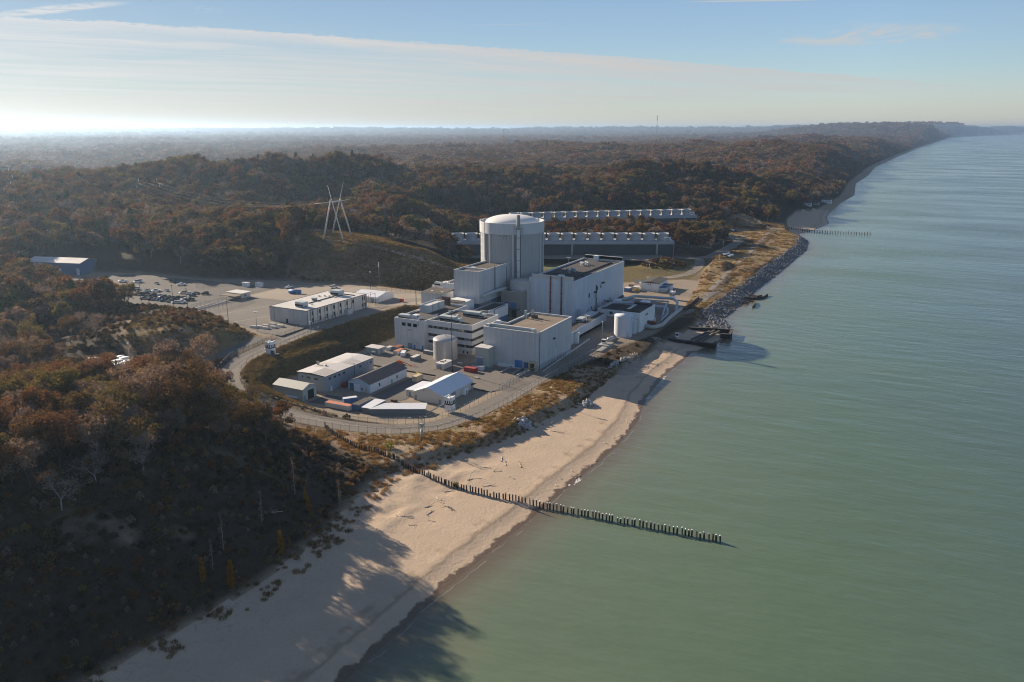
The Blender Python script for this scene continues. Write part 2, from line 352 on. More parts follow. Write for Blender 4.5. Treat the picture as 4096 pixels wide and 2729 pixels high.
CP = [  # spot heights
 (-147,80,4.5),(-144,104,4.5),(-143,130,4.5),(-145,156,4.5),(-151,181,4.3),(-155,200,4.6),(-149,213,4.8),(-139,231,4.8),(-133,260,4.8),(-128,293,4.6),(-131,331,4.4),(-124,383,4),(-124,430,3.8),
 (-156,74,9),(-175,86,18.5),(-168,99,15),(-160,113,12),(-189,116,29),(-180,130,24),(-174,149,19),(-200,165,27.5),(-211,184,15),(-184,179,9),(-205,207,6),(-170,200,5.2),(-202,104,32),
 (-279,159,18),(-251,158,20),(-225,160,23.5),(-255,176,18),(-242,181,17.5),(-246,203,13),(-242,213,9.5),(-215,60,35),(-215,20,36),(-215,-40,36),(-165,40,14),(-165,0,14),(-165,-40,14),(-188,20,27),(-188,60,29),(-215,130,33),
 (-260,100,25),(-300,120,18),(-260,40,29),(-330,60,20),(-340,150,16),(-310,180,14.5),(-285,190,14.5),
 (-308,210,15.5),(-300,215,15.5),(-320,200,17),(-290,212,14.5),
 (-342,282,21),(-318,282,18.5),(-296,283,14),(-312,245,23.5),(-335,245,24),(-315,231,16.5),(-298,226,13),(-330,262,24.5),
 (-404,264,20),(-375,230,18),(-423,239,23),(-369,206,17),(-400,180,20),(-440,290,15),(-460,250,22),(-500,290,15.5),(-600,300,20),(-700,350,40),(-580,420,30),(-547,318,14),(-640,240,32),(-500,180,32),
 (-439,472,39),(-481,463,39),(-520,455,36),(-422,453,40.5),(-390,447,39.2),(-388,444.5,38),(-365,444,36.5),(-349,451.5,33.5),(-331,456,28.5),(-317,466,23.5),(-293,478,17),(-376,458,39),(-352,457.5,37),(-336.5,464.5,34),(-320,472.5,30),(-297,491.5,20.5),(-390,403,15.5),(-362,409,14.5),(-335,413,13.8),(-318,432,13.6),(-308,452,13.5),(-296,465,13.5),(-330,520,13),(-375,500,30),(-352,488,27),(-410,425,24),
 (-408,602,34),(-418,560,28),(-440,590,30),(-430,530,28),(-480,540,28),
 (-278,733,23),(-328,697,21),(-240,748,22),(-215,745,17),(-192,745,7),(-300,655,6),(-370,640,9),
 (-229,870,7),(-357,765,7),(-420,715,10),(-300,950,15),(-420,860,16),(-230,960,10),(-260,800,9),
 (-203,937,5),(-171,918,5.5),(-186,824,4),(-139,841,5),(-135,721,5.5),(-132,612,5),(-160,1010,10),(-195,1000,24),(-205,1100,30),(-195,1200,25),(-175,1300,15),(-170,1500,13),(-230,1500,32),
 (-945,543,51),(-786,617,57),(-722,704,60),(-706,779,65),(-634,779,58),(-559,829,49),(-533,905,44),(-850,1120,18),(-950,950,18),(-780,980,26),(-1100,780,18),(-560,1020,26),(-491,1040,42),(-427,1228,48),(-290,1113,42),(-625,560,25),(-630,492,30),(-552,431,31),(-470,420,30),(-600,665,28),(-500,760,24),(-520,640,30),
 (-1100,500,24),(-700,1300,22),(-900,300,30),(-500,50,28),(-800,100,26),(-350,1400,26),(-550,1500,30)]
CPA = np.array(CP, float)
def phi(d2): return np.sqrt(d2 + 25.)
_A = phi(((CPA[:, None, :2] - CPA[None, :, :2]) ** 2).sum(-1)); _n = len(CPA)
_K = np.zeros((_n + 1, _n + 1)); _K[:_n, :_n] = _A + np.eye(_n) * -.8; _K[_n, :_n] = 1; _K[:_n, _n] = 1
_W = np.linalg.solve(_K, np.append(CPA[:, 2], 0))
def rbf(x, y):
    o = np.empty(x.shape); xf, yf, of = x.ravel(), y.ravel(), o.ravel()
    for i in range(0, len(xf), 20000):
        d2 = (xf[i:i + 20000, None] - CPA[None, :, 0]) ** 2 + (yf[i:i + 20000, None] - CPA[None, :, 1]) ** 2
        of[i:i + 20000] = phi(d2) @ _W[:_n] + _W[_n]
    return of.reshape(x.shape)
def poly_sd(x, y, P):
    """signed distance, negative inside"""
    P = np.array(P, float); d = np.full(x.shape, 1e9); ins = np.zeros(x.shape, bool); n = len(P)
    for i in range(n):
        ax, ay = P[i]; bx, by = P[(i + 1) % n]; ex, ey = bx - ax, by - ay
        t = np.clip(((x - ax) * ex + (y - ay) * ey) / (ex * ex + ey * ey), 0, 1)
        d = np.minimum(d, np.hypot(x - ax - t * ex, y - ay - t * ey))
        c = (ay > y) != (by > y); ins ^= c & (x < ex * (y - ay) / (ey if ey else 1e-9) + ax)
    return np.where(ins, -d, d)
def path_d(x, y, Q):
    """distance to a polyline of (x, y, z) and the height on it"""
    Q = np.array(Q, float); d = np.full(x.shape, 1e9); zz = np.zeros(x.shape)
    for a, b in zip(Q[:-1], Q[1:]):
        e = b - a; t = np.clip(((x - a[0]) * e[0] + (y - a[1]) * e[1]) / (e[0] ** 2 + e[1] ** 2), 0, 1)
        dd = np.hypot(x - a[0] - t * e[0], y - a[1] - t * e[1]); k = dd < d
        d = np.where(k, dd, d); zz = np.where(k, a[2] + t * e[2], zz)
    return d, zz
UP = [(-279, 288), (-300, 288), (-336, 299), (-366, 304), (-440, 303), (-505, 322), (-560, 330), (-562, 352), (-505, 376), (-440, 384), (-395, 402), (-330, 418), (-262, 420), (-258, 385), (-274, 380)]
LOW = [(-248, 244), (-254, 262), (-255, 345), (-228, 380), (-225, 440), (-262, 450), (-262, 482), (-300, 535), (-385, 574), (-380, 594), (-205, 694), (-172, 700), (-165, 640), (-152, 590), (-141, 520), (-133, 475), (-133, 420), (-142, 375), (-147, 330), (-149, 285), (-154, 258), (-161, 243), (-176, 234), (-206, 233)]
ROAD = [(-262, 402, 13.4), (-280, 392, 13.4), (-285.5, 378, 13.4), (-284, 342, 13.2), (-282, 309, 12.9), (-279.5, 276, 12.3), (-276.5, 254, 11.5), (-268, 238, 10.5), (-257.5, 228.5, 9.5), (-243, 222, 8.3), (-226, 220, 7), (-207, 220, 5.8), (-188, 223, 5.1), (-173, 228, 4.7), (-160.5, 239, 4.4), (-155, 257, 4.2), (-153, 283, 4.1), (-153, 316, 4.0), (-151.5, 354, 3.8), (-150, 395, 3.6)]
ROAD2 = [(-293, 283.5, 13.2), (-291, 267, 12.6), (-289, 250, 12.2), (-288, 235, 12.6), (-292, 222, 13.6), (-300, 210, 15.2)]
NROAD = [(-205, 692, 3.7), (-185, 693, 3.7), (-174.5, 712, 3.8), (-173, 770, 4.0), (-174, 823, 4.2), (-186, 846, 4.6), (-203, 869, 5)]
NROAD2 = [(-181, 694, 3.7), (-173.6, 672, 3.7), (-168.9, 646, 3.7), (-167.5, 616, 3.7), (-176, 592, 3.6), (-192, 585, 3.6)]
PATH = [(-133, 534, 4.6), (-139, 615, 5), (-145, 723, 5.3), (-153, 812, 5.2), (-160, 908, 5.4), (-172, 943, 5.4)]
def ground(x, y):
    x = np.asarray(x, float); y = np.asarray(y, float)
    D = np.hypot(x + 200, y - 350)
    # inland
    far = 20 + 30 * (fbm(x / 420, y / 420, 4, 3) - .5) * 2 * np.exp(-((x + 600) / 2600.) ** 2) + 20 * (fbm(x / 130, y / 120, 3, 9) - .5) * 2
    for hx, hy, hh, rx, ry in ((-900, 8200, 100, 700, 900), (-260, 9400, 80, 500, 1500), (-500, 4200, 42, 380, 700), (-420, 2500, 34, 300, 420), (-1400, 1900, 18, 500, 260), (-1000, 2300, 34, 380, 330), (-760, 1750, 26, 260, 200), (-9000, 11000, 70, 4000, 1500), (-5200, 13500, 85, 2600, 1200), (-13000, 7500, 60, 1500, 4000), (-1800, 14500, 95, 1600, 1500), (-900, 16500, 90, 900, 2500), (-300, 14600, 120, 600, 1800), (300, 17300, 130, 600, 1500), (1100, 20500, 140, 800, 1600), (2600, 24500, 145, 1300, 2500)):
        far = far + hh * np.exp(-((x - hx) / rx) ** 2 - ((y - hy) / ry) ** 2)
    w = sstep(820, 1350, D)
    near = np.where(w < 1, rbf(np.where(w < 1, x, -200), np.where(w < 1, y, 350)), 0)
    wild = sstep(0, 40, np.minimum.reduce([poly_sd(x, y, UP), poly_sd(x, y, LOW), poly_sd(x, y, [(-190, 690), (-385, 585), (-430, 730), (-215, 905), (-150, 980), (-110, 700)])]))
    near = near + wild * ((5.0 * (fbm(x / 62, y / 62, 3, 5) - .5) + 26. * sstep(430, 640, y + .25 * (x + 300)) * (1 - np.abs(2 * fbm(x / 150, y / 110, 3, 5) - 1) * 2.2 - .5)) * sstep(0, 45, xb(y) - x) + .7 * (fbm(x / 9, y / 9, 2, 8) - .5))
    far = np.minimum(far, 168); far = 4 + (far - 4) * sstep(-5, 90, xb(y) - x)
    land = near * (1 - w) + far * w
    land = np.maximum(land, 3.2)
    bay = sstep(960, 1010, y); land = land * (1 - bay) + (4 + (land - 4) * sstep(-2, 70, xb(y) - x)) * bay
    # flat ground of the plant and its roads
    for P, z, fe in ((UP, 13.4, 9.), (LOW, 3.5, 8.)):
        k = 1 - sstep(0, fe, poly_sd(x, y, P)); land = land * (1 - k) + z * k
    land = land + 6.5 * np.exp(-((x + 196) / 15.) ** 2 - ((y - 640) / 18.) ** 2)
    for Q, wd, fe in ((ROAD, 5.2, 7.), (ROAD2, 5., 6.), (NROAD, 5.5, 6.), (NROAD2, 4.5, 6.), (PATH, 2.6, 5.)):
        d, z = path_d(x, y, Q); k = 1 - sstep(wd, wd + fe, d); land = land * (1 - k) + z * k
    # beach, bluff edge and lake bed
    s = xs(y) - x; wdt = np.maximum(xs(y) - xb(y), 6)
    rip = sstep(470, 492, y) * (1 - sstep(895, 930, y))
    bp = np.interp(s, [-3000, -60, -25, -8, 0, 5, 8.5, 11, 30, 45, 70], [-5, -3, -1.4, -.5, 0, .35, .95, .9, 1.5, 2.3, 3.2])
    bp = bp + 1.3 * (fbm(x / 3.4, y / 3.4, 3, 27) - .5) * sstep(22, 32, s) * sstep(160, 176, y) * (1 - sstep(214, 232, y)) + .5 * (fbm(x / 2.6, y / 4, 2, 28) - .5) * sstep(28, 36, s)
    bp = bp + np.where(s > 12, .45 * (fbm(x / 7, y / 12, 3, 21) - .5) * sstep(14, 32, s), 0)
    rp = np.interp(s / wdt, [-3, -.3, 0, 1], [-4, -.8, 0, 3.7])
    sea = np.where(s > 0, bp * (1 - rip) + rp * rip, np.interp(s, [-3000, -60, -25, -8, 0], [-5, -3, -1.4, -.5, 0]))
    t = xb(y) - x; k = sstep(-.6, 3.2 + 6 * sstep(200, 120, y), t + 1.6 * (fbm(x / 11 + 5, y / 11, 2, 31) - .5))
    return sea * (1 - k) + land * k

def graded(lo, fa, fb, step, hi, ratio):
    mid = list(np.arange(fa, fb + 1e-6, step)); a = []; v = fa; st = step
    while v > lo: st *= ratio; v -= st; a.append(v)
    b = []; v = mid[-1]; st = step
    while v < hi: st *= ratio; v += st; b.append(v)
    return np.array(a[::-1] + mid + b)
GX = graded(-19000, -430, -84, 1.6, 9000, 1.05); GY = graded(-160, 55, 700, 2.0, 52000, 1.032)
GZ = ground(*np.meshgrid(GX, GY))
def hz(x, y):
    """height of the ground mesh at x, y"""
    x = np.asarray(x, float); y = np.asarray(y, float)
    i = np.clip(np.searchsorted(GX, x) - 1, 0, len(GX) - 2); j = np.clip(np.searchsorted(GY, y) - 1, 0, len(GY) - 2)
    fx = np.clip((x - GX[i]) / (GX[i + 1] - GX[i]), 0, 1); fy = np.clip((y - GY[j]) / (GY[j + 1] - GY[j]), 0, 1)
    return (GZ[j, i] * (1 - fx) + GZ[j, i + 1] * fx) * (1 - fy) + (GZ[j + 1, i] * (1 - fx) + GZ[j + 1, i + 1] * fx) * fy
def h1(x, y): return float(hz(x, y))

# vegetation zones
HILLG = [(-432, 466), (-400, 505), (-350, 524), (-300, 530), (-285, 505), (-258, 470), (-258, 425), (-330, 420), (-385, 408), (-398, 420), (-415, 448)]
MOUNDG = [(-290, 286), (-287, 240), (-296, 224), (-325, 232), (-345, 250), (-352, 288), (-325, 298)]
EMB = [(-276, 290), (-272, 256), (-262, 240), (-248, 232), (-225, 228), (-200, 232), (-250, 240), (-254, 395), (-274, 380)]
DUNEG = [(-150, 200), (-215, 212), (-190, 218), (-170, 224), (-156, 238), (-149, 258), (-147, 300), (-146, 340), (-128, 345), (-124, 293), (-131, 260), (-140, 228)]
NLAND = [(-133, 470), (-152, 590), (-160, 680), (-168, 700), (-167, 830), (-195, 860), (-220, 900), (-205, 985), (-150, 960), (-118, 890), (-110, 700), (-115, 480)]
BUSH = [(-205, 760), (-215, 715), (-290, 672), (-380, 640), (-400, 680), (-345, 740), (-250, 805)]
YARDC = [(-248, 244), (-254, 262), (-255, 345), (-228, 380), (-225, 440), (-262, 450), (-262, 520), (-200, 556), (-165, 590), (-152, 590), (-141, 520), (-133, 475), (-133, 420), (-142, 375), (-147, 330), (-149, 285), (-154, 258), (-161, 243), (-176, 234), (-206, 233)]
SANDP = [(-161, 207), (-151, 204), (-144.5, 212), (-143, 223), (-152, 223), (-160, 216)]
SCAR = [(-448, 560), (-408, 545), (-385, 598), (-402, 628), (-440, 612)]
NORTHG = [(-262, 482), (-300, 535), (-385, 574), (-380, 594), (-205, 694), (-172, 700), (-163, 640), (-160, 592), (-203, 560), (-262, 524)]
def zones(x, y):
    s = xs(y) - x; t = xb(y) - x
    pl = np.minimum(poly_sd(x, y, UP), poly_sd(x, y, LOW))
    rd = np.minimum.reduce([path_d(x, y, Q)[0] for Q in (ROAD, ROAD2, NROAD, NROAD2)])
    g = np.minimum.reduce([poly_sd(x, y, Q) for Q in (HILLG, MOUNDG, EMB, NLAND, NORTHG, SCAR)])
    dg = poly_sd(x, y, DUNEG)
    return s, t, pl, rd, g, dg

def build_terrain():
    X, Y = np.meshgrid(GX, GY); ny, nx = X.shape
    s, t, pl, rd, g, dg = zones(X, Y)
    n1 = fbm(X / 6, Y / 6, 3, 41); n2 = fbm(X / 22, Y / 22, 3, 51)
    yard = (1 - sstep(-2, 3, np.minimum(poly_sd(X, Y, UP), poly_sd(X, Y, YARDC))))
    dune = 1 - sstep(-2, 4, dg)
    grass = np.maximum(1 - sstep(-2, 8, g), 0) * (1 - yard)
    forest = sstep(-.5, 3, t) * (1 - yard) * (1 - grass) * (1 - dune)
    emb = 1 - sstep(-1, 4, np.minimum(poly_sd(X, Y, EMB), poly_sd(X, Y, NORTHG)))
    # bare sand showing on the near dune's foot and on the slipped mound face
    bare = .8 * sstep(.60, .74, n2 * .6 + n1 * .4) * (1 - sstep(22, 48, t)) * sstep(0, 5, t) * (Y < 200)
    face = (1 - sstep(0, 10, poly_sd(X, Y, [(-297, 232), (-318, 236), (-322, 252), (-300, 262), (-292, 250)]))) * sstep(.4, .65, n1)
    col = np.stack([np.clip(forest * (1 - .75 * bare) * (1 - .6 * face), 0, 1), np.clip(grass * (1 - .4 * face), 0, 1), np.clip(dune, 0, 1), emb], -1)
    sandp = 1 - sstep(-1, 2.5, poly_sd(X, Y, SANDP) + 3 * (n1 - .5)); col[..., 2] *= 1 - .85 * sandp
    rust = sstep(.42, .60, fbm(X / 14 + 3, Y / 14, 3, 61))
    aux = np.stack([np.clip(rust, 0, 1), yard, np.clip((1 - sstep(0, 16, dg)) * n1, 0, 1), np.ones_like(yard)], -1)
    idx = np.arange(ny * nx).reshape(ny, nx)
    F = np.stack([idx[:-1, :-1], idx[:-1, 1:], idx[1:, 1:], idx[1:, :-1]], -1).reshape(-1, 4)
    tc = ((t[:-1, :-1] + t[1:, 1:]) / 2).ravel(); yc = ((Y[:-1, :-1] + Y[1:, 1:]) / 2).ravel()
    sandy = (tc < 0) & ((yc < 472) | ((yc > 925) & (yc < 1230)))
    V = np.stack([X, Y, GZ], -1).reshape(-1, 3); C = col.reshape(-1, 4); A2 = aux.reshape(-1, 4)
    for name, fm, mt in (('beach', sandy, sand_mat()), ('terrain', ~sandy, ground_mat())):
        f = F[fm]; used = np.unique(f); re = np.full(len(V), -1); re[used] = np.arange(len(used)); f = re[f]; v = V[used]
        me = bpy.data.meshes.new(name); me.vertices.add(len(v)); me.vertices.foreach_set('co', v.ravel()); me.loops.add(f.size); me.loops.foreach_set('vertex_index', f.ravel().astype(np.int32))
        me.polygons.add(len(f)); me.polygons.foreach_set('loop_start', np.arange(0, f.size, 4, dtype=np.int32)); me.polygons.foreach_set('use_smooth', np.ones(len(f), bool)); me.update(calc_edges=True)
        for an, arr in (('zone', C), ('zone2', A2)):
            at = me.color_attributes.new(an, 'FLOAT_COLOR', 'POINT'); at.data.foreach_set('color', arr[used].ravel())
        me.materials.append(mt); o = bpy.data.objects.new(name, me); COL.objects.link(o); tag(o, kind='structure')
def sand_mat():
    m = bpy.data.materials.new('beach_sand'); m.use_nodes = True; k = NT(m.node_tree)
    pos = k.add('ShaderNodeNewGeometry').outputs['Position']; z = k.add('ShaderNodeSeparateXYZ', {0: pos}).outputs[2]
    n = k.noise(pos, .09, 4, .55); n2 = k.noise(pos, 1.6, 4, .65); n3 = k.noise(pos, .5, 3, .6, 1.)
    c = k.mix(k.map(n, .3, .7), (.475, .365, .26), (.42, .325, .23))
    c = k.mix(k.math('MULTIPLY', k.map(n2, .5, .75), .35), c, (.27, .215, .155))
    # grey heavy-mineral stains on the upper beach
    st = k.math('MULTIPLY', k.map(n3, .55, .72), k.map(z, 1.2, 2.0)); c = k.mix(k.math('MULTIPLY', st, .55), c, (.20, .175, .15))
    # wet band next to the water
    wz = k.math('ADD', z, k.math('MULTIPLY', k.math('SUBTRACT', k.noise(pos, .14, 3, .6), .5), .55))
    wet = k.map(wz, .10, .17, 1, 0, True); damp = k.math('MULTIPLY', k.math('MULTIPLY', k.map(wz, .80, .93, 1, 0, True), k.map(wz, .6, .8, 0, 1, True)), .55)
    c = k.mix(k.math('MULTIPLY', wet, .9), c, (.085, .057, .036)); c = k.mix(damp, c, (.20, .145, .095))
    b = k.add('ShaderNodeBsdfPrincipled', {'Base Color': c, 'Roughness': k.map(wet, 0, 1, .95, .5), 'Specular IOR Level': .25})
    bp = k.add('ShaderNodeBump', {'Height': k.math('ADD', n2, k.math('MULTIPLY', n3, 2.)), 'Strength': .35, 'Distance': .22}); k.put(b.inputs['Normal'], bp)
    k.add('ShaderNodeOutputMaterial', {'Surface': b}); return m
def ground_mat():
    m = bpy.data.materials.new('ground_cover'); m.use_nodes = True; k = NT(m.node_tree)
    pos = k.add('ShaderNodeNewGeometry').outputs['Position']
    zc = k.add('ShaderNodeAttribute', attribute_name='zone'); z2 = k.add('ShaderNodeAttribute', attribute_name='zone2')
    sp = k.add('ShaderNodeSeparateColor', {0: zc.outputs['Color']}); fo, gr, du = sp.outputs; em = zc.outputs['Alpha']
    sq = k.add('ShaderNodeSeparateColor', {0: z2.outputs['Color']}); ru, ya, sc = sq.outputs
    n1, n2, n3 = k.noise(pos, .06, 4, .6), k.noise(pos, .35, 4, .65), k.noise(pos, 1.8, 4, .7)
    sand = k.mix(k.map(n2, .35, .65), (.40, .31, .21), (.33, .26, .18))
    c = k.mix(k.map(n3, .4, .7), sand, (.26, .20, .14))
    # dune grass: tan with rust-brown and greenish drifts, sand between the tufts
    dgc = k.mix(ru, (.27, .20, .115), (.19, .085, .035)); dgc = k.mix(k.map(n1, .52, .68), dgc, (.145, .13, .055))
    c = k.mix(k.math('MULTIPLY', du, k.map(k.math('ADD', k.math('MULTIPLY', n3, .5), k.math('ADD', k.math('MULTIPLY', n2, .35), k.math('MULTIPLY', n1, .2))), .46, .60)), c, dgc)
    gg = k.mix(k.map(n2, .35, .7), (.20, .165, .075), (.135, .115, .05)); gg = k.mix(k.math('MULTIPLY', ru, .55), gg, (.20, .11, .05)); gg = k.mix(k.map(n3, .5, .8), gg, (.10, .085, .042))
    gg = k.mix(k.math('MULTIPLY', em, .7), gg, k.mix(k.map(n2, .3, .7), (.095, .088, .038), (.14, .105, .045)))
    sp_ = k.noise(pos, .045, 4, .7)
    gg = k.mix(k.math('MULTIPLY', k.map(sp_, .44, .56), k.math('SUBTRACT', 1., em)), gg, k.mix(k.map(n3, .4, .7), (.27, .20, .125), (.19, .14, .09)))
    c = k.mix(gr, c, gg)
    ff = k.mix(k.map(n2, .35, .7), (.046, .036, .026), (.072, .052, .032)); ff = k.mix(k.map(n3, .45, .75), ff, (.042, .038, .026))
    c = k.mix(fo, c, ff)
    yd = k.mix(k.map(n1, .3, .7), (.30, .245, .18), (.24, .20, .155)); yd = k.mix(k.map(n3, .5, .75), yd, (.20, .165, .13))
    c = k.mix(ya, c, yd)
    b = k.add('ShaderNodeBsdfPrincipled', {'Base Color': c, 'Roughness': .97, 'Specular IOR Level': .1})
    bp = k.add('ShaderNodeBump', {'Height': k.math('ADD', n3, k.math('MULTIPLY', n2, 2.)), 'Strength': k.map(ya, 0, 1, .9, .15), 'Distance': .6}); k.put(b.inputs['Normal'], bp)
    k.add('ShaderNodeOutputMaterial', {'Surface': b}); return m
build_terrain()

# ------------------------------------------------------------------ lake
def build_lake():
    gx = np.concatenate([np.arange(-215, -84, 1.5), np.arange(-84, 40, 6), np.geomspace(40, 45000, 40)])
    gy = np.concatenate([-np.geomspace(4000, 60, 12), np.arange(-50, 1300, 4), np.geomspace(1300, 45000, 70)])
    X, Y = np.meshgrid(gx, gy); dep = np.where(X < -30, -hz(X, Y), np.interp(X, [-30, 200, 1500], [3, 5, 9]))
    off = xs(Y) - X   # negative over water
    dep = np.clip(-off * .08 + .5 * .7 * (fbm(X / 24, Y / 60, 3, 71) - .5), 0, None)
    ny, nx = X.shape; idx = np.arange(ny * nx).reshape(ny, nx); F = np.stack([idx[:-1, :-1], idx[:-1, 1:], idx[1:, 1:], idx[1:, :-1]], -1).reshape(-1, 4)
    o4 = ((off[:-1, :-1] + off[1:, 1:]) / 2).ravel(); F = F[o4 < 14]
    used = np.unique(F); re = np.full(X.size, -1); re[used] = np.arange(len(used)); F = re[F]
    me = bpy.data.meshes.new('lake'); me.from_pydata(np.stack([X, Y, X * 0], -1).reshape(-1, 3)[used].tolist(), [], F.tolist())
    at = me.attributes.new('depth', 'FLOAT', 'POINT'); at.data.foreach_set('value', dep.ravel()[used])
    m = bpy.data.materials.new('lake_water'); m.use_nodes = True; k = NT(m.node_tree)
    d = k.add('ShaderNodeAttribute', attribute_name='depth').outputs['Fac']; pos = k.add('ShaderNodeNewGeometry').outputs['Position']
    mp = k.add('ShaderNodeMapping', {'Vector': pos, 'Rotation': (0, 0, R(38)), 'Scale': (.32, 1., 1.)}).outputs[0]
    swirl = k.noise(mp, .022, 5, .6, .8)
    c = k.ramp(k.math('DIVIDE', k.math('ADD', d, k.math('MULTIPLY', k.math('SUBTRACT', swirl, .5), k.math('MINIMUM', k.math('MULTIPLY', d, 1.6), 5.0))), 14.), [(0, (.125, .098, .064)), (.015, (.13, .112, .074)), (.05, (.14, .152, .10)), (.12, (.118, .158, .10)), (.45, (.090, .140, .086)), (1, (.070, .112, .100))])
    h = k.math('ADD', k.math('MULTIPLY', k.noise(mp, .55, 3, .6), .6), k.math('MULTIPLY', k.noise(mp, .12, 3, .5), 3.2))
    b = k.add('ShaderNodeBsdfPrincipled', {'Base Color': c, 'Roughness': k.map(k.noise(mp, .012, 3, .6), .35, .65, .10, .30), 'IOR': 1.33, 'Specular IOR Level': .5})
    bp = k.add('ShaderNodeBump', {'Height': h, 'Strength': .55, 'Distance': .32}); k.put(b.inputs['Normal'], bp)
    k.add('ShaderNodeOutputMaterial', {'Surface': b}); me.materials.append(m)
    o = bpy.data.objects.new('water', me); COL.objects.link(o); tag(o, kind='structure')
build_lake()

# ------------------------------------------------------------------ paved sheets, laid on the ground
def paving(name, col, var=.14, dark=None):
    m = bpy.data.materials.new(name); m.use_nodes = True; k = NT(m.node_tree); pos = k.add('ShaderNodeNewGeometry').outputs['Position']
    n1, n2 = k.noise(pos, .05, 4, .6), k.noise(pos, 1.4, 4, .7); f = k.math('ADD', 1., k.math('ADD', k.math('MULTIPLY', k.math('SUBTRACT', n1, .5), var * 3), k.math('MULTIPLY', k.math('SUBTRACT', n2, .5), var)))
    c = k.add('ShaderNodeVectorMath', {0: col, 3: f}, operation='SCALE').outputs[0]
    v = k.add('ShaderNodeTexVoronoi', {'Vector': k.mix(.12, pos, k.add('ShaderNodeTexNoise', {'Scale': .2}).outputs['Color']), 'Scale': .06}, feature='DISTANCE_TO_EDGE').outputs['Distance']
    c = k.mix(k.math('MULTIPLY', k.map(v, 0, .012, 1, 0), .35), c, (.05, .045, .04))
    b = k.add('ShaderNodeBsdfPrincipled', {'Base Color': c, 'Roughness': .93, 'Specular IOR Level': .2}); k.add('ShaderNodeOutputMaterial', {'Surface': b}); return m
M['asph'] = paving('worn_asphalt', (.165, .147, .128)); M['asph2'] = paving('grey_asphalt', (.12, .112, .103)); M['slab'] = paving('concrete_apron', (.30, .255, .20), .12); M['gravel'] = paving('gravel_road', (.215, .19, .158))
M['line'] = mat('faded_line_paint', (.50, .45, .30), .9, .2, 1.)
def strip(name, Q, w, m, lift=.10, step=3., kerb=None):
    Q = np.array(Q, float); seg = np.r_[0, np.cumsum(np.hypot(*(np.diff(Q[:, :2], axis=0).T)))]
    n = max(2, int(seg[-1] / step)); s = np.linspace(0, seg[-1], n); P = np.stack([np.interp(s, seg, Q[:, i]) for i in range(2)], -1)
    for _ in range(3): P[1:-1] = (P[:-2] + 2 * P[1:-1] + P[2:]) / 4
    T = np.gradient(P, axis=0); T /= np.linalg.norm(T, axis=1)[:, None]; N = np.stack([-T[:, 1], T[:, 0]], -1)
    b = MB(); cols = [P + N * w * a for a in (-.5, -.17, .17, .5)]; zs = [hz(c[:, 0], c[:, 1]) + lift for c in cols]
    for i in range(n - 1):
        for j in range(3): b.quad([(*cols[j + 1][i], zs[j + 1][i]), (*cols[j][i], zs[j][i]), (*cols[j][i + 1], zs[j][i + 1]), (*cols[j + 1][i + 1], zs[j + 1][i + 1])], 0, True)
    o = b.build(name, m); tag(o, kind='structure'); return P, N
def slab(name, P, m, lift=.06):
    b = MB(); P = [(x, y, h1(x, y) + lift) for x, y in P]; z = max(p[2] for p in P); b.quad([(x, y, z) for x, y, _ in P]); o = b.build(name, m); tag(o, kind='structure')
    if o.data.polygons[0].normal.z < 0: o.data.flip_normals()
strip('road', ROAD, 9.6, M['gravel']); strip('road', ROAD2, 8., M['asph2']); strip('road', NROAD, 10, M['gravel']); strip('road', NROAD2, 8, M['gravel']); strip('path', PATH, 4.2, M['gravel']); strip('path', [(-389, 446.2), (-365, 446.2), (-349, 453), (-331, 458), (-317, 468), (-296, 480)], 2.6, M['slab'], .14, 2.); strip('path', [(-129, 476), (-131, 505), (-131, 532), (-128.5, 566)], 4.6, M['gravel'])  # hill crest 'path': pale strip added to paint in the sunlit crest
slab('parking_lot', [(-378, 306), (-440, 305), (-500, 324), (-530, 329), (-528, 347), (-505, 372), (-440, 380), (-378, 384)], M['asph2'])
slab('yard', [(-286, 290.5), (-300, 290.5), (-336, 301), (-376, 307), (-376, 352), (-344, 355), (-318, 352), (-318, 312), (-287, 311)], M['asph'])
slab('yard', [(-376, 353), (-344, 356), (-317, 353), (-317, 366), (-286, 366.5), (-262, 388), (-262, 410), (-328, 414), (-376, 396)], M['slab'])
slab('yard', [(-236, 296), (-243, 300), (-246, 322), (-243, 329), (-192, 332), (-190, 322), (-180, 318), (-172, 320), (-150.5, 322), (-151.5, 300), (-163, 287), (-192, 290), (-197, 296)], M['asph'])
slab('yard', [(-190, 262), (-205, 243), (-224, 240), (-224, 252), (-206, 252), (-206, 296), (-196, 294.5), (-194, 286)], M['asph2'], .09)
slab('apron', [(-203.5, 298), (-194, 296.5), (-186, 314), (-187, 330), (-190, 330), (-192, 304), (-203.5, 302.5)], M['slab'], .12)
slab('lawn', [(-292, 588), (-272, 599), (-266, 588), (-286, 577)], mat('lawn_grass', (.10, .12, .035), .9, .3, .5))
slab('yard', [(-280, 610), (-205, 640), (-200, 668), (-212, 672), (-372, 582), (-372, 572)], M['gravel'])
for a, b_ in (((-352, 308), (-340, 352)), ((-330, 300.5), (-321, 330))):
    L = math.hypot(b_[0] - a[0], b_[1] - a[1]); bb = MB(); bb.obox(((a[0] + b_[0]) / 2, (a[1] + b_[1]) / 2), ((b_[0] - a[0]) / L, (b_[1] - a[1]) / L), L, .25, 13.462, 13.47); o = bb.build('road_marking', M['line']); tag(o, kind='structure')
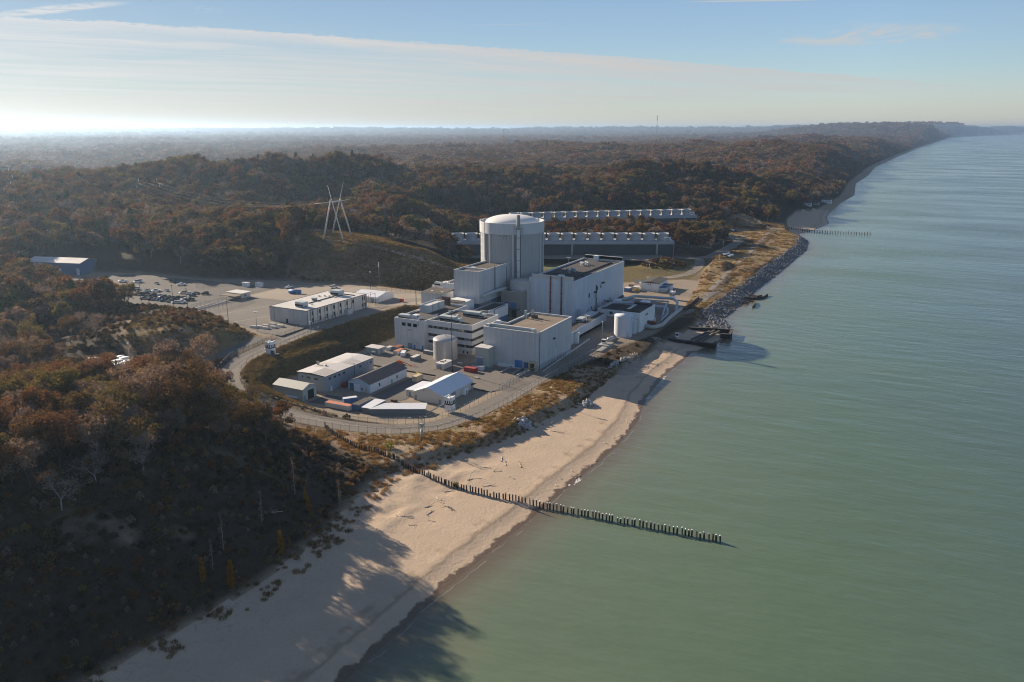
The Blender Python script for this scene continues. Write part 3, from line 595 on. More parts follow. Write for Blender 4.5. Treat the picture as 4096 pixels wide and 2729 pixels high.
# ------------------------------------------------------------------ trees
def leaf_quads(c, n, size, rng, nrm=None):
    """n leaf clumps round points c; returns verts (4n, 3)"""
    d = rng.normal(size=(n, 3)); d /= np.linalg.norm(d, axis=1)[:, None]
    if nrm is not None: d = d * .8 + nrm; d /= np.linalg.norm(d, axis=1)[:, None]
    r = rng.normal(size=(n, 3)); u = np.cross(d, r); u /= np.linalg.norm(u, axis=1)[:, None]; w = np.cross(d, u)
    s = size * rng.uniform(.6, 1.35, n)[:, None]
    return np.stack([c + u * s * .62, c + w * s * .5 + d * s * .1, c - u * s * .62, c - w * s * .5 + d * s * .08], 1).reshape(-1, 3)
def quads_mesh(name, V, mats):
    me = bpy.data.meshes.new(name); n = len(V) // 4
    me.vertices.add(len(V)); me.vertices.foreach_set('co', V.ravel()); me.loops.add(4 * n); me.loops.foreach_set('vertex_index', np.arange(4 * n, dtype=np.int32))
    me.polygons.add(n); me.polygons.foreach_set('loop_start', np.arange(0, 4 * n, 4, dtype=np.int32)); me.update(calc_edges=True)
    me.materials.append(mats); return me
def skeleton(kind, h, rng, w=1.0):
    """trunk with limbs, and the centres of leaf clumps"""
    b = MB(); cl = []
    if kind == 'pine':
        b.tube([(0, 0, -1), (.1, 0, h * .5), (0, .1, h)], .22, 6, r1=.04)
        for z in np.linspace(h * .25, h * .97, 13):
            L = (h - z) * .30 + .5
            for a in rng.uniform(0, 6.28, 6):
                p = (math.cos(a) * L, math.sin(a) * L, z - L * .12); b.tube([(0, 0, z), p], .04, 3, r1=.015)
                cl += [(p[0] * f, p[1] * f, z - L * .12 * f, .55) for f in (.45, .75, 1.)]
        return b, cl
    if kind == 'poplar':
        b.tube([(0, 0, -1), (.1, .05, h * .5), (0, 0, h)], .14, 6, r1=.02)
        for z in np.linspace(h * .15, h, 22):
            r = .85 * math.sin(math.pi * (.12 + .85 * (z / h))) + .12
            for a in rng.uniform(0, 6.28, 3): cl.append((math.cos(a) * r * .6, math.sin(a) * r * .6, z, .5))
        return b, cl
    th = h * rng.uniform(.28, .4); lean = rng.normal(0, .35, 2)
    b.tube([(0, 0, -1.2), (lean[0] * .3, lean[1] * .3, th * .6), (lean[0], lean[1], th)], .26 * h / 14, 7, r1=.19 * h / 14)
    nb = rng.integers(6, 9); cr = h * .33 * w
    for i in range(nb):
        a = i * 6.28 / nb + rng.normal(0, .3); up = rng.uniform(.25, 1.); L = cr * (1.12 - .55 * up)
        z0 = th * rng.uniform(.75, 1.05); tip = np.array([lean[0] + math.cos(a) * L, lean[1] + math.sin(a) * L, th + (h * .93 - th) * up])
        mid = np.array([lean[0] * .9 + math.cos(a) * L * .45, lean[1] * .9 + math.sin(a) * L * .45, z0 + (tip[2] - z0) * .45])
        b.tube([(lean[0] * .8, lean[1] * .8, z0), mid, tip], .10 * h / 14, 5, r1=.03)
        cl.append((*tip, cr * rng.uniform(.36, .5))); cl.append((*(mid * .3 + tip * .7 + rng.normal(0, .5, 3)), cr * .34))
        for _ in range(3):
            q = tip + rng.normal(0, cr * .33, 3); q[2] = min(max(q[2], th * .85), h * .97); m2 = mid + (tip - mid) * rng.uniform(.2, .8)
            b.tube([m2, q], .045, 4, r1=.015); cl.append((*q, cr * rng.uniform(.22, .38)))
    for _ in range(3): cl.append((lean[0] + rng.normal(0, cr * .25), lean[1] + rng.normal(0, cr * .25), h * rng.uniform(.82, .96), cr * .36))
    if kind == 'bare':
        for c in list(cl):
            for _ in range(5):
                d = rng.normal(0, 1, 3); d[2] = abs(d[2]) * .8; d /= np.linalg.norm(d); q = np.array(c[:3]) + d * c[3] * 1.8; b.tube([c[:3], q], .03, 3, r1=.012)
    return b, cl
def crown_verts(cl, n, size, rng, shell=.86):
    cl = np.array(cl); wgt = cl[:, 3] ** 2; pick = rng.choice(len(cl), n, p=wgt / wgt.sum())
    d = rng.normal(size=(n, 3)); d /= np.linalg.norm(d, axis=1)[:, None]; d[:, 2] = d[:, 2] * .85 + .1
    r = cl[pick, 3] * (shell + (1 - shell) * rng.uniform(-1.6, 1, n)); r = np.abs(r)
    c = cl[pick, :3] + d * r[:, None]
    return leaf_quads(c, n, size, rng, d * 1.1)
KINDS = {  # name: skeleton, height, leaf material, width, label, category
 'rust': ('oak', 14, 'leaf', 1.0), 'grey': ('oak', 13, 'leafgrey', 1.05), 'olive': ('oak', 13.5, 'leafolive', 1.0), 'russet': ('oak', 11, 'leafred', 1.0),
 'bare': ('bare', 12, 'leafgrey', .95), 'pine': ('pine', 14, 'leafpine', 1.), 'gold': ('poplar', 8, 'leafgold', 1.), 'barepoplar': ('poplar', 9, 'leafgrey', 1.)}
def proto_pair(key, seed, n, size, tag_):
    kd, h, mt, w = KINDS[key]; rng = np.random.default_rng(seed); w = w * rng.uniform(.8, 1.25); h = h * rng.uniform(.85, 1.15); n = int(n * rng.uniform(.55, 1.2)); b, cl = skeleton(kd, h, rng, w)
    if key == 'bare': n = n // 6
    if key == 'barepoplar': n = n // 9
    if kd in ('pine',): n = int(n * .8); size = size * .8
    if kd == 'poplar': n = n // 3; size = size * .75
    tm = b.mesh('trunk_' + tag_, M['barkpale'] if key in ('bare', 'barepoplar') else M['bark'])
    return tm, quads_mesh('crown_' + tag_, crown_verts(cl, n, size, rng), M[mt])
# near trees: one object each, trunk and crown as children
NEARP = {}
for k_ in KINDS: NEARP[k_] = [proto_pair(k_, 100 + 13 * i + len(k_) * 7, 3600, .46, k_ + str(i)) for i in range(4 if k_ in ('rust', 'grey', 'olive') else 2)]
# forest prototypes (trunk and crown in one mesh) at two levels
def hidden(objs, name):
    c = bpy.data.collections.new(name)
    for o in objs: c.objects.link(o)
    return c
def joined(name, tm, cm):
    b = bpy.data.meshes.new(name); va = np.array([v.co[:] for v in tm.vertices]); vb = np.array([v.co[:] for v in cm.vertices]); na = len(va)
    fa = [tuple(p.vertices) for p in tm.polygons]; fb = [tuple(i + na for i in p.vertices) for p in cm.polygons]
    b.from_pydata(np.concatenate([va, vb]).tolist(), [], fa + fb); b.materials.append(tm.materials[0]); b.materials.append(cm.materials[0])
    b.polygons.foreach_set('material_index', [0] * len(fa) + [1] * len(fb)); return bpy.data.objects.new(name, b)
MIX = ['rust'] * 5 + ['grey'] * 2 + ['olive'] * 2 + ['russet'] + ['bare'] + ['pine'] + ['bare', 'rust', 'rust', 'olive']
FAR = []
for i, k_ in enumerate(MIX):
    tm, cm = proto_pair(k_, 400 + i, 1300, .85, 'm%d' % i); FAR.append(joined('mid_%02d' % i, tm, cm))
for i, k_ in enumerate(MIX):
    tm, cm = proto_pair(k_, 500 + i, 260, 1.7, 'f%d' % i); e = MB(); e.tube([(0, 0, -1), (0, 0, 6)], .25, 4); tm = e.mesh('t', M['bark']); FAR.append(joined('mix_%02d' % i, tm, cm))
NM = len(MIX)
TREES = hidden(FAR, 'tree_library')

def scatter(name, pts, idx, rot, scl, coll, kind='stuff'):
    """one object whose points carry instances"""
    me = bpy.data.meshes.new(name); me.vertices.add(len(pts)); me.vertices.foreach_set('co', np.asarray(pts, np.float32).ravel())
    for an, ty, dat in (('idx', 'INT', np.asarray(idx, np.int32)), ('scl', 'FLOAT', np.asarray(scl, np.float32))):
        a = me.attributes.new(an, ty, 'POINT'); a.data.foreach_set('value', dat)
    a = me.attributes.new('rot', 'FLOAT_VECTOR', 'POINT'); a.data.foreach_set('vector', np.asarray(rot, np.float32).ravel())
    o = bpy.data.objects.new(name, me); COL.objects.link(o); tag(o, kind=kind)
    g = bpy.data.node_groups.new(name + '_nodes', 'GeometryNodeTree'); g.interface.new_socket('Geometry', in_out='INPUT', socket_type='NodeSocketGeometry'); g.interface.new_socket('Geometry', in_out='OUTPUT', socket_type='NodeSocketGeometry')
    n = g.nodes; L = g.links.new; gi, go = n.new('NodeGroupInput'), n.new('NodeGroupOutput'); ip = n.new('GeometryNodeInstanceOnPoints'); ci = n.new('GeometryNodeCollectionInfo')
    ci.inputs['Collection'].default_value = coll; ci.inputs['Separate Children'].default_value = True; ci.inputs['Reset Children'].default_value = True
    def na(nm, ty): a = n.new('GeometryNodeInputNamedAttribute'); a.data_type = ty; a.inputs[0].default_value = nm; return [s for s in a.outputs if s.enabled][0]
    L(gi.outputs[0], ip.inputs['Points']); L(ci.outputs[0], ip.inputs['Instance']); ip.inputs['Pick Instance'].default_value = True
    L(na('idx', 'INT'), ip.inputs['Instance Index']); L(na('rot', 'FLOAT_VECTOR'), ip.inputs['Rotation']); L(na('scl', 'FLOAT'), ip.inputs['Scale']); L(ip.outputs[0], go.inputs[0])
    md = o.modifiers.new('scatter', 'NODES'); md.node_group = g; return o
CAMP = np.array([0, 0, 115.]); _y, _p = R(27.9), R(14.955)
FW = np.array([-math.sin(_y) * math.cos(_p), math.cos(_y) * math.cos(_p), -math.sin(_p)]); RT = np.array([math.cos(_y), math.sin(_y), 0]); UPV = np.cross(RT, FW)
def in_view(x, y, z, mg=.06):
    d = np.stack([x, y, z], -1) - CAMP; k = d @ FW; return (k > 5) & (np.abs(d @ RT) < k * (.6433 + mg)) & (np.abs(d @ UPV) < k * (.4287 + mg)), k
def jgrid(x0, x1, y0, y1, st, rng):
    X, Y = np.meshgrid(np.arange(x0, x1, st), np.arange(y0, y1, st)); X = X + rng.uniform(-.46, .46, X.shape) * st; Y = Y + rng.uniform(-.46, .46, Y.shape) * st; return X.ravel(), Y.ravel()
HOLES = [((-243, 412), 48), ((-306, 210), 15), ((-553, 350), 36), ((-375, 226), 10), ((-835, 480), 10), ((-291, 222), 9), ((-297, 212), 11)]
CT1P = [(-190, 708), (-395, 606), (-372, 560), (-180, 660)]; CT2P = [(-215, 900), (-420, 738), (-395, 695), (-205, 850)]
def forest_ok(x, y, rng, small=False):
    s, t, pl, rd, g, dg = zones(x, y)
    ok = (t > 16) & (pl > 7) & (rd > 9) & (dg > 8) & (poly_sd(x, y, CT1P) > 4) & (poly_sd(x, y, CT2P) > 5)
    ok &= (g > 4)
    for (cx, cy), r in HOLES: ok &= np.hypot(x - cx, y - cy) > r
    slope = (y < 205) & (x > -330)                     # lakeward slope of the near dune thins out downhill
    ok &= ~(slope & (t < 38)) & ~(slope & (t < 44) & (rng.random(x.shape) < .3))
    ok &= (fbm(x / 16, y / 16, 2, 123) > .28) | (y < 205)
    ok &= ~((poly_sd(x, y, [(-405, 300), (-392, 270), (-372, 215), (-330, 196), (-285, 196), (-285, 300)]) < 0) & (rng.random(x.shape) < .93))
    return ok
def plant_trees():
    rng = np.random.default_rng(11)
    # within 1.3 km: every tree
    x, y = jgrid(-1500, -100, -60, 1350, 7.6, rng); k = (np.hypot(x, y) < 1350) & forest_ok(x, y, rng); x, y = x[k], y[k]; z = hz(x, y)
    v, dep = in_view(x, y, z + 7, .08); x, y, z, dep = x[v], y[v], z[v], dep[v]
    n = len(x); sc = rng.uniform(.72, 1.32, n); low = (poly_sd(x, y, BUSH) < 8); sc[low] *= .6; sc[(y < 330) & (x > -520)] *= .82; sc[(y < 200) & (x > -222)] *= 1.04
    sc *= .8 + .4 * fbm(x / 40, y / 40, 2, 77)
    order = np.argsort(dep); near = order[:282]; far = order[282:]
    # clumped kinds
    patch = fbm(x / 30, y / 30, 2, 88)
    def kind_of(i):
        r = rng.random()
        if patch[i] > .62 and r < .5: return 'olive'
        if patch[i] < .36 and r < .5: return 'grey'
        return rng.choice(['rust', 'grey', 'olive', 'russet', 'bare'], p=[.34, .27, .14, .05, .20])
    LB = {'rust': ('broadleaf_tree', 'rust brown broadleaf tree in the wood on the near dune', 'rust brown trees on the near dune'),
          'grey': ('broadleaf_tree', 'faded grey brown broadleaf tree in the wood on the near dune', 'grey brown trees on the near dune'),
          'olive': ('broadleaf_tree', 'olive green and yellow broadleaf tree in the wood on the near dune', 'olive trees on the near dune'),
          'russet': ('broadleaf_tree', 'dark red leaved tree in the wood on the near dune', 'dark red trees on the near dune'),
          'bare': ('bare_tree', 'leafless grey twigged tree in the wood on the near dune', 'leafless trees on the near dune')}
    def put(key, px, py, pz, s, name, label, cat, group):
        tm, cm = NEARP[key][int(rng.integers(len(NEARP[key])))]
        e = thing(name, (px, py, pz - .2), label, cat, group, rng.uniform(0, 6.28)); e.scale = (s, s, s * rng.uniform(.92, 1.1))
        for nm, me in (('trunk', tm), ('crown', cm)):
            o = bpy.data.objects.new(nm, me); COL.objects.link(o); o.parent = e
    for i in near:
        kk = kind_of(i); nm, lb, gp = LB[kk]
        if y[i] > 230: lb = lb.replace('in the wood on the near dune', 'on the hill beside the parking lot'); gp = gp.replace('on the near dune', 'beside the parking lot')
        put(kk, x[i], y[i], z[i], sc[i], nm, lb, 'tree', gp)
    put('pine', -197.6, 137.8, h1(-197.6, 137.8), .8, 'pine_tree', 'bright green pine standing alone among the brown trees of the near dune', 'tree', None)
    put('pine', -262, 172, h1(-262, 172), .8, 'pine_tree', 'dark green pine on the dune crest in front of the round white tank tops', 'tree', None)
    for i, (px, py, s, lb) in enumerate([(-145.4, 123.9, 1., 'tall golden poplar at the foot of the shaded dune, nearest the sand edge'), (-149.5, 119, .8, 'slimmer golden poplar beside bare grey poplars at the dune foot'), (-145.5, 141.5, .85, 'golden poplar in the dune foot next to a bleached fallen log'), (-151.8, 159.6, .62, 'small golden poplar high on the shaded dune foot towards the post row'), (-156, 163, .55, 'smallest golden poplar above the post row end of the shaded dune')]):
        put('gold', px, py, h1(px, py), s, 'poplar_tree', lb, 'tree', 'golden poplars at the dune foot')
    for i, (px, py) in enumerate([(-150.5, 123), (-153, 129), (-154.9, 144.5), (-160, 163), (-150, 171)]):
        put('barepoplar', px, py, h1(px, py), rng.uniform(.85, 1.1), 'poplar_tree', 'bare grey poplar with upright twigs at the foot of the shaded dune', 'tree', 'bare poplars at the dune foot')
    # the rest of the wood, one mass
    P = [np.stack([x[far], y[far], z[far] - .3], -1)]; SC = [sc[far]]; IX = [np.where((poly_sd(x[far], y[far], BUSH) < 8) & (rng.random(len(far)) < .8), rng.choice([0, 7, 9, 9, 9, 3], len(far)), rng.integers(0, NM, len(far)))]
    for r0, r1, st, m in ((1350, 2600, 9.5, 1.3), (2600, 5200, 17., 2.0), (5200, 9500, 34., 3.2), (9500, 17000, 75., 5.5)):
        x2, y2 = jgrid(-r1, 200, 100, r1, st, rng); d = np.hypot(x2, y2); kk = (d >= r0) & (d < r1); x2, y2 = x2[kk], y2[kk]
        z2 = hz(x2, y2); v, _ = in_view(x2, y2, z2 + 5, .04); x2, y2, z2 = x2[v], y2[v], z2[v]
        kk = (xb(y2) - x2 > 5 + 3 * m) & (fbm(x2 / 90, y2 / 90, 2, 5) > .16); x2, y2, z2 = x2[kk], y2[kk], z2[kk]
        P.append(np.stack([x2, y2, z2 - .5 - (m - 1) * 9], -1)); SC.append(rng.uniform(.75, 1.2, len(x2)) * m); IX.append(rng.integers(0, NM, len(x2)) + NM)
    P = np.concatenate(P); SC = np.concatenate(SC); IX = np.concatenate(IX)
    rot = np.zeros_like(P); rot[:, 2] = rng.uniform(0, 6.28, len(P))
    print('forest trees', len(P), 'near', len(near))
    scatter('forest', P, IX, rot, SC, TREES)
    # brush on the dunes and hillsides
    def brush_mesh(name, n, r, h, size, mt, seed):
        g = np.random.default_rng(seed); a = g.uniform(0, 6.28, n); q = np.sqrt(g.random(n)) * r; zz = g.random(n) ** .7 * h * (1.1 - q / r * .6)
        return bpy.data.objects.new(name, quads_mesh(name, leaf_quads(np.stack([np.cos(a) * q, np.sin(a) * q, zz], -1), n, size, g), M[mt]))
    def tuft_mesh(name, n, r, h, seed, mt='grassblade'):
        g = np.random.default_rng(seed); V = []
        for _ in range(n):
            a, q = g.uniform(0, 6.28), math.sqrt(g.random()) * r; x0, y0 = math.cos(a) * q, math.sin(a) * q; b = g.uniform(0, 6.28); w = .05; L = g.uniform(.5, 1.) * h; lx, ly = g.normal(0, .28, 2) * L
            V += [(x0 - w * math.cos(b), y0 - w * math.sin(b), 0), (x0 + w * math.cos(b), y0 + w * math.sin(b), 0), (x0 + lx + w * .4, y0 + ly, L), (x0 + lx - w * .4, y0 + ly, L)]
        return bpy.data.objects.new(name, quads_mesh(name, np.array(V), M[mt]))
    BR = hidden([brush_mesh('b0', 260, 1.5, 2.0, .38, 'brush', 1), brush_mesh('b1', 220, 1.2, 1.5, .36, 'brush', 2), brush_mesh('b2', 260, 1.7, 2.4, .42, 'leaf', 3), brush_mesh('b3', 200, 1.2, 1.8, .36, 'leafolive', 4), brush_mesh('b4', 160, 1.1, 2.4, .34, 'leafgrey', 5)], 'brush_library')
    bx, by = jgrid(-470, -130, -20, 420, 2.3, rng); s, t, pl, rd, g, dg = zones(bx, by); d = np.hypot(bx, by)
    dens = fbm(bx / 12, by / 12, 3, 99)
    k = (t > 2.5) & (pl > 3) & (rd > 7) & (g > -1) & (dg > 3) & (dens > .33 + .06 * (t < 8)) & (rng.random(len(bx)) < np.where(by > 205, .42, .85)) & (np.hypot(bx + 305, by - 210) > 13)
    mo = (poly_sd(bx, by, MOUNDG) < 0) & (bx < -306) & (rng.random(len(bx)) < .5); k |= mo & (dens > .42) & (pl > 3) & (rd > 8)
    nx_, ny_ = jgrid(-225, -165, 600, 680, 2.2, rng); kn = (np.hypot((nx_ + 196) / 18, (ny_ - 640) / 22) < 1) & (rng.random(len(nx_)) < .6) & (path_d(nx_, ny_, NROAD2)[0] > 6)
    bx, by, k = np.r_[bx, nx_[kn]], np.r_[by, ny_[kn]], np.r_[k, np.ones(kn.sum(), bool)]
    bx, by = bx[k], by[k]; bz = hz(bx, by); v, _ = in_view(bx, by, bz); bx, by, bz = bx[v], by[v], bz[v]; n = len(bx); rot = np.zeros((n, 3)); rot[:, 2] = rng.uniform(0, 6.28, n)
    scatter('undergrowth', np.stack([bx, by, bz - .1], -1), rng.choice(5, n, p=[.3, .25, .2, .1, .15]), rot, rng.uniform(.5, 1.15, n) * np.where(xb(by) - bx < 25, .7, 1), BR)
    TU = hidden([tuft_mesh('g%d' % i, 60, .75, .75, 20 + i) for i in range(4)] + [tuft_mesh('h%d' % i, 60, .8, .95, 30 + i, 'grassdark') for i in range(4)], 'tuft_library')
    gx_, gy_ = jgrid(-235, -105, 195, 960, 1.25, rng); s, t, pl, rd, g, dg = zones(gx_, gy_)
    dn = .6 * fbm(gx_ / 9, gy_ / 9, 3, 12) + .4 * fbm(gx_ / 2.5, gy_ / 2.5, 2, 14); edge = np.maximum(-dg, -poly_sd(gx_, gy_, NLAND)); 
    k = (edge > -2) & (t > -2.0) & ((poly_sd(gx_, gy_, SANDP) > 0) | (rng.random(len(gx_)) < .3)) & (pl > .5) & (rd > 6.2) & (dn > np.where(poly_sd(gx_, gy_, NLAND) < 0, .55, .49)) & (rng.random(len(gx_)) < .8)
    fx, fy = jgrid(-160, -135, -10, 215, 1.3, rng); ft = xb(fy) - fx; kf = (ft > -7) & (ft < 6) & (fbm(fx / 5, fy / 5, 3, 19) > .50) & (rng.random(len(fx)) < .6)
    ex, ey = jgrid(-280, -195, 225, 400, 1.05, rng); ke = (poly_sd(ex, ey, EMB) < 0) & (poly_sd(ex, ey, LOW) > 1) & (poly_sd(ex, ey, UP) > 1) & (path_d(ex, ey, ROAD)[0] > 5.6)
    hx, hy = jgrid(-440, -255, 405, 530, 1.4, rng); kh = (poly_sd(hx, hy, HILLG) < 0) & (poly_sd(hx, hy, UP) > 3)
    mx, my = jgrid(-352, -288, 224, 298, 1.6, rng); km = (poly_sd(mx, my, MOUNDG) < 0) & (path_d(mx, my, ROAD2)[0] > 6) & (poly_sd(mx, my, UP) > 1) & (fbm(mx / 7, my / 7, 2, 33) > .42)
    ax = np.concatenate([gx_[k], fx[kf], ex[ke], hx[kh], mx[km]]); ay = np.concatenate([gy_[k], fy[kf], ey[ke], hy[kh], my[km]]); dk = np.r_[np.zeros(k.sum() + kf.sum(), int), np.full(ke.sum() + kh.sum() + km.sum(), 4)]; nh = kh.sum(); hs = k.sum() + kf.sum() + ke.sum(); dk = np.where((dk > 0) & (rng.random(len(dk)) < .15), 0, dk); dk[hs:hs + nh] = np.where(rng.random(nh) < .5, 0, 4); az = hz(ax, ay); v, _ = in_view(ax, ay, az); ax, ay, az, dk = ax[v], ay[v], az[v], dk[v]; n = len(ax)
    rot = np.zeros((n, 3)); rot[:, 2] = rng.uniform(0, 6.28, n); print('tufts', n, 'brush', len(bx))
    scatter('dune_grass', np.stack([ax, ay, az - .05], -1), rng.integers(0, 4, n) + dk, rot, rng.uniform(.7, 1.4, n), TU)
plant_trees()
def shrub(x, y, s, mt, label):
    g = np.random.default_rng(int(abs(x * 7))); n = 260; a = g.uniform(0, 6.28, n); q = np.sqrt(g.random(n)) * s; z = g.random(n) * s * 1.3
    e = thing('shrub', (x, y, h1(x, y)), label, 'shrub'); b = MB()
    for _ in range(5): b.tube([(0, 0, -.2), (g.normal(0, s * .4), g.normal(0, s * .4), s)], .05, 4, r1=.02)
    b.build('stem', M['bark'], e, local=True); o = bpy.data.objects.new('foliage', quads_mesh('foliage', leaf_quads(np.stack([np.cos(a) * q, np.sin(a) * q, z + .2], -1), n, .4, g), M[mt])); COL.objects.link(o); o.parent = e
shrub(-161.8, 212.5, 1.7, 'leafbright', 'yellow green shrub in the rusty grass above the post row')
shrub(-128.6, 203.5, .9, 'leafbright', 'small yellow green shrub growing against the sheet pile posts')
shrub(-248.5, 242.5, 1.6, 'leafolive', 'pale olive bush beside the beige shed with the open door')
# ------------------------------------------------------------------ the power plant
def walls(e, x0, x1, y0, y1, z0, z1, wm, rm, par=.7, t=.35, cop=True, name='wall', roof='roof'):
    """four walls with a parapet, roof deck behind it, pale coping on top"""
    b = MB()
    b.box(x0, x1, y0, y0 + t, z0, z1); b.box(x0, x1, y1 - t, y1, z0, z1); b.box(x0, x0 + t, y0 + t, y1 - t, z0, z1); b.box(x1 - t, x1, y0 + t, y1 - t, z0, z1)
    w = b.build(name, wm, e)
    r = MB(); r.box(x0 + t, x1 - t, y0 + t, y1 - t, z1 - par - .3, z1 - par); r.build(roof, rm, e)
    if cop:
        c = MB(); o = .06
        c.box(x0 - o, x1 + o, y0 - o, y0 + t + o, z1, z1 + .1); c.box(x0 - o, x1 + o, y1 - t - o, y1 + o, z1, z1 + .1)
        c.box(x0 - o, x0 + t + o, y0 + t + o, y1 - t - o, z1, z1 + .1); c.box(x1 - t - o, x1 + o, y0 + t + o, y1 - t - o, z1, z1 + .1)
        c.build('coping', M['coping'], e)
    return w
def part(e, name, m, *bx, label=None):
    b = MB()
    for q in bx: b.box(*q)
    return b.build(name, m, e, label=label)
def win(e, x0, x1, y0, y1, z0, z1, face, fr=.12, glass='glass', frame='coping'):
    """a framed window set in a wall face: 's' looks to -Y, 'e' looks to +X"""
    f = MB(); d = .08
    if face == 's':
        f.box(x0 - fr, x0, y0 - d, y0 + .02, z0 - fr, z1 + fr); f.box(x1, x1 + fr, y0 - d, y0 + .02, z0 - fr, z1 + fr); f.box(x0, x1, y0 - d, y0 + .02, z1, z1 + fr); f.box(x0, x1, y0 - d, y0 + .02, z0 - fr, z0)
        g = MB().box(x0, x1, y0 - .03, y0 + .02, z0, z1)
    else:
        f.box(x1 - .02, x1 + d, y0 - fr, y0, z0 - fr, z1 + fr); f.box(x1 - .02, x1 + d, y1, y1 + fr, z0 - fr, z1 + fr); f.box(x1 - .02, x1 + d, y0, y1, z1, z1 + fr); f.box(x1 - .02, x1 + d, y0, y1, z0 - fr, z0)
        g = MB().box(x1 - .02, x1 + .03, y0, y1, z0, z1)
    w = f.build('window', M[frame], e); g.build('pane', M[glass], w); return w
def unit(e, x0, x1, y0, y1, z0, z1, name='rooftop_unit', m='hvac', fans=0, label=None):
    b = MB(); b.box(x0, x1, y0, y1, z0 + .25, z1 - .1); b.box(x0 - .05, x1 + .05, y0 - .05, y1 + .05, z1 - .1, z1)
    b.box(x0 + .1, x1 - .1, y0 + .1, y1 - .1, z0 - .02, z0 + .25, 1)
    for i in range(fans):
        b.lathe(x0 + (i + .5) * (x1 - x0) / fans, (y0 + y1) / 2, [(.55, z1 - .05), (.55, z1 + .2), (.42, z1 + .2), (.42, z1 + .02)], 12, 2)
    b.box(x0 - .03, x1 + .03, y0 - .06, y0 - .02, z0 + .5, z0 + (z1 - z0) * .55, 1)
    return b.build(name, [M[m], M['dark'], M['coping']], e, label=label)

def containment():
    cx, cy, z0 = -238.4, 450.2, 3.5
    e = thing('reactor_containment', (cx, cy, z0), 'large round concrete reactor building with a shallow white dome and vent stack', 'reactor building')
    rw, rr = 19.9, 20.6; a_cam = math.atan2(-cy, -cx)
    b = MB(); b.lathe(cx, cy, [(rw, z0 - .5), (rw, 51.8)], 96); b.build('wall', M['contwall'], e)
    b = MB(); b.lathe(cx, cy, [(rw - .2, 51.7), (rr, 51.7), (rr, 58.6), (rr - .45, 58.6), (rr - .45, 56.9), (16.6, 56.9)], 96, sm=False); b.build('ring_girder', M['contpaint'], e)
    b = MB(); pr = [(17.2, 56.9), (17.2, 57.5)] + [(16.9 * math.cos(t), 57.5 + 4.7 * math.sin(t)) for t in np.linspace(0, math.pi / 2 - .01, 14)]; b.lathe(cx, cy, pr, 72, cap=True); b.build('dome', M['dome'], e)
    for i in range(6):
        am = a_cam + R(9.4) + i * math.pi / 3; hw = .135
        for s in (-1, 1):                                            # paired strips of a buttress
            b = MB(); a0, a1 = am + s * hw - .026, am + s * hw + .026
            b.lathe(cx, cy, [(rw - .1, z0), (rr + .12, z0), (rr + .12, 58.62), (rr - .1, 58.62)], 2, sm=False, a0=a0, a1=a1)
            for a in (a0, a1): b.quad([(cx + math.cos(a) * r, cy + math.sin(a) * r, z) for r, z in ((rw - .1, z0), (rr + .12, z0), (rr + .12, 58.62), (rw - .1, 58.62))])
            b.build('buttress', M['contpaint'], e)
        b = MB(); b.lathe(cx, cy, [(rw + .06, z0), (rw + .06, 51.7)], 6, sm=True, a0=am - hw + .03, a1=am + hw - .03); b.build('buttress_infill', M['concd'], e)
    # the lit panel ribs on the side facing the sun
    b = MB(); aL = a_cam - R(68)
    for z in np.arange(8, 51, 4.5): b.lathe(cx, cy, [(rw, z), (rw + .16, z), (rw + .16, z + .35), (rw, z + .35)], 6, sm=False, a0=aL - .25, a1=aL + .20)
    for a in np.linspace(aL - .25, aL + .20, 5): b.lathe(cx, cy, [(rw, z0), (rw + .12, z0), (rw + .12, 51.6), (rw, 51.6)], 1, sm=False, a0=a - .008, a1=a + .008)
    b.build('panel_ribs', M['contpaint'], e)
    # vent stack clamped to the buttress
    av = a_cam + R(10.0); px, py = cx + math.cos(av) * (rr + 1.7), cy + math.sin(av) * (rr + 1.7)
    b = MB(); b.lathe(px, py, [(.98, 10), (.98, 55)], 20); b.lathe(px, py, [(1.08, 55), (1.08, 64.0), (.85, 64.0), (.85, 63)], 20, 1)
    for z in (16, 22, 29, 36, 43, 50): b.lathe(px, py, [(1.08, z), (1.08, z + .35)], 20, 1)
    st = b.build('vent_stack', [M['tankwhite'], M['concd']], e)
    lx, ly = cx + math.cos(av + .09) * (rr + .7), cy + math.sin(av + .09) * (rr + .7)
    b = MB(); b.bar((lx, ly, 8), (lx, ly, 57), .28); b.bar((lx + .9, ly + .2, 8), (lx + .9, ly + .2, 57), .28)
    for z in np.arange(9, 57, 1.5): b.bar((lx, ly, z), (lx + .9, ly + .2, z), .12)
    b.build('ladder', M['galv'], e)
    b = MB(); b.lathe(cx, cy, [(rr, 56.6), (rr + 2.6, 56.6), (rr + 2.6, 57.), (rr, 57.)], 4, sm=False, a0=av - .09, a1=av + .11); b.build('platform', M['coping'], e)
    # rust streaks under the ring
    b = MB()
    for a, L in ((-.36, 1.2), (-.27, 2.6), (-.235, 1.1), (-.17, 2.4), (-.42, .8)):
        aa = a_cam + a; b.lathe(cx, cy, [(rw + .03, 51.6 - L), (rw + .03, 51.65)], 1, a0=aa - .004, a1=aa + .004)
    b.build('stain', M['poledark'], e)
containment()

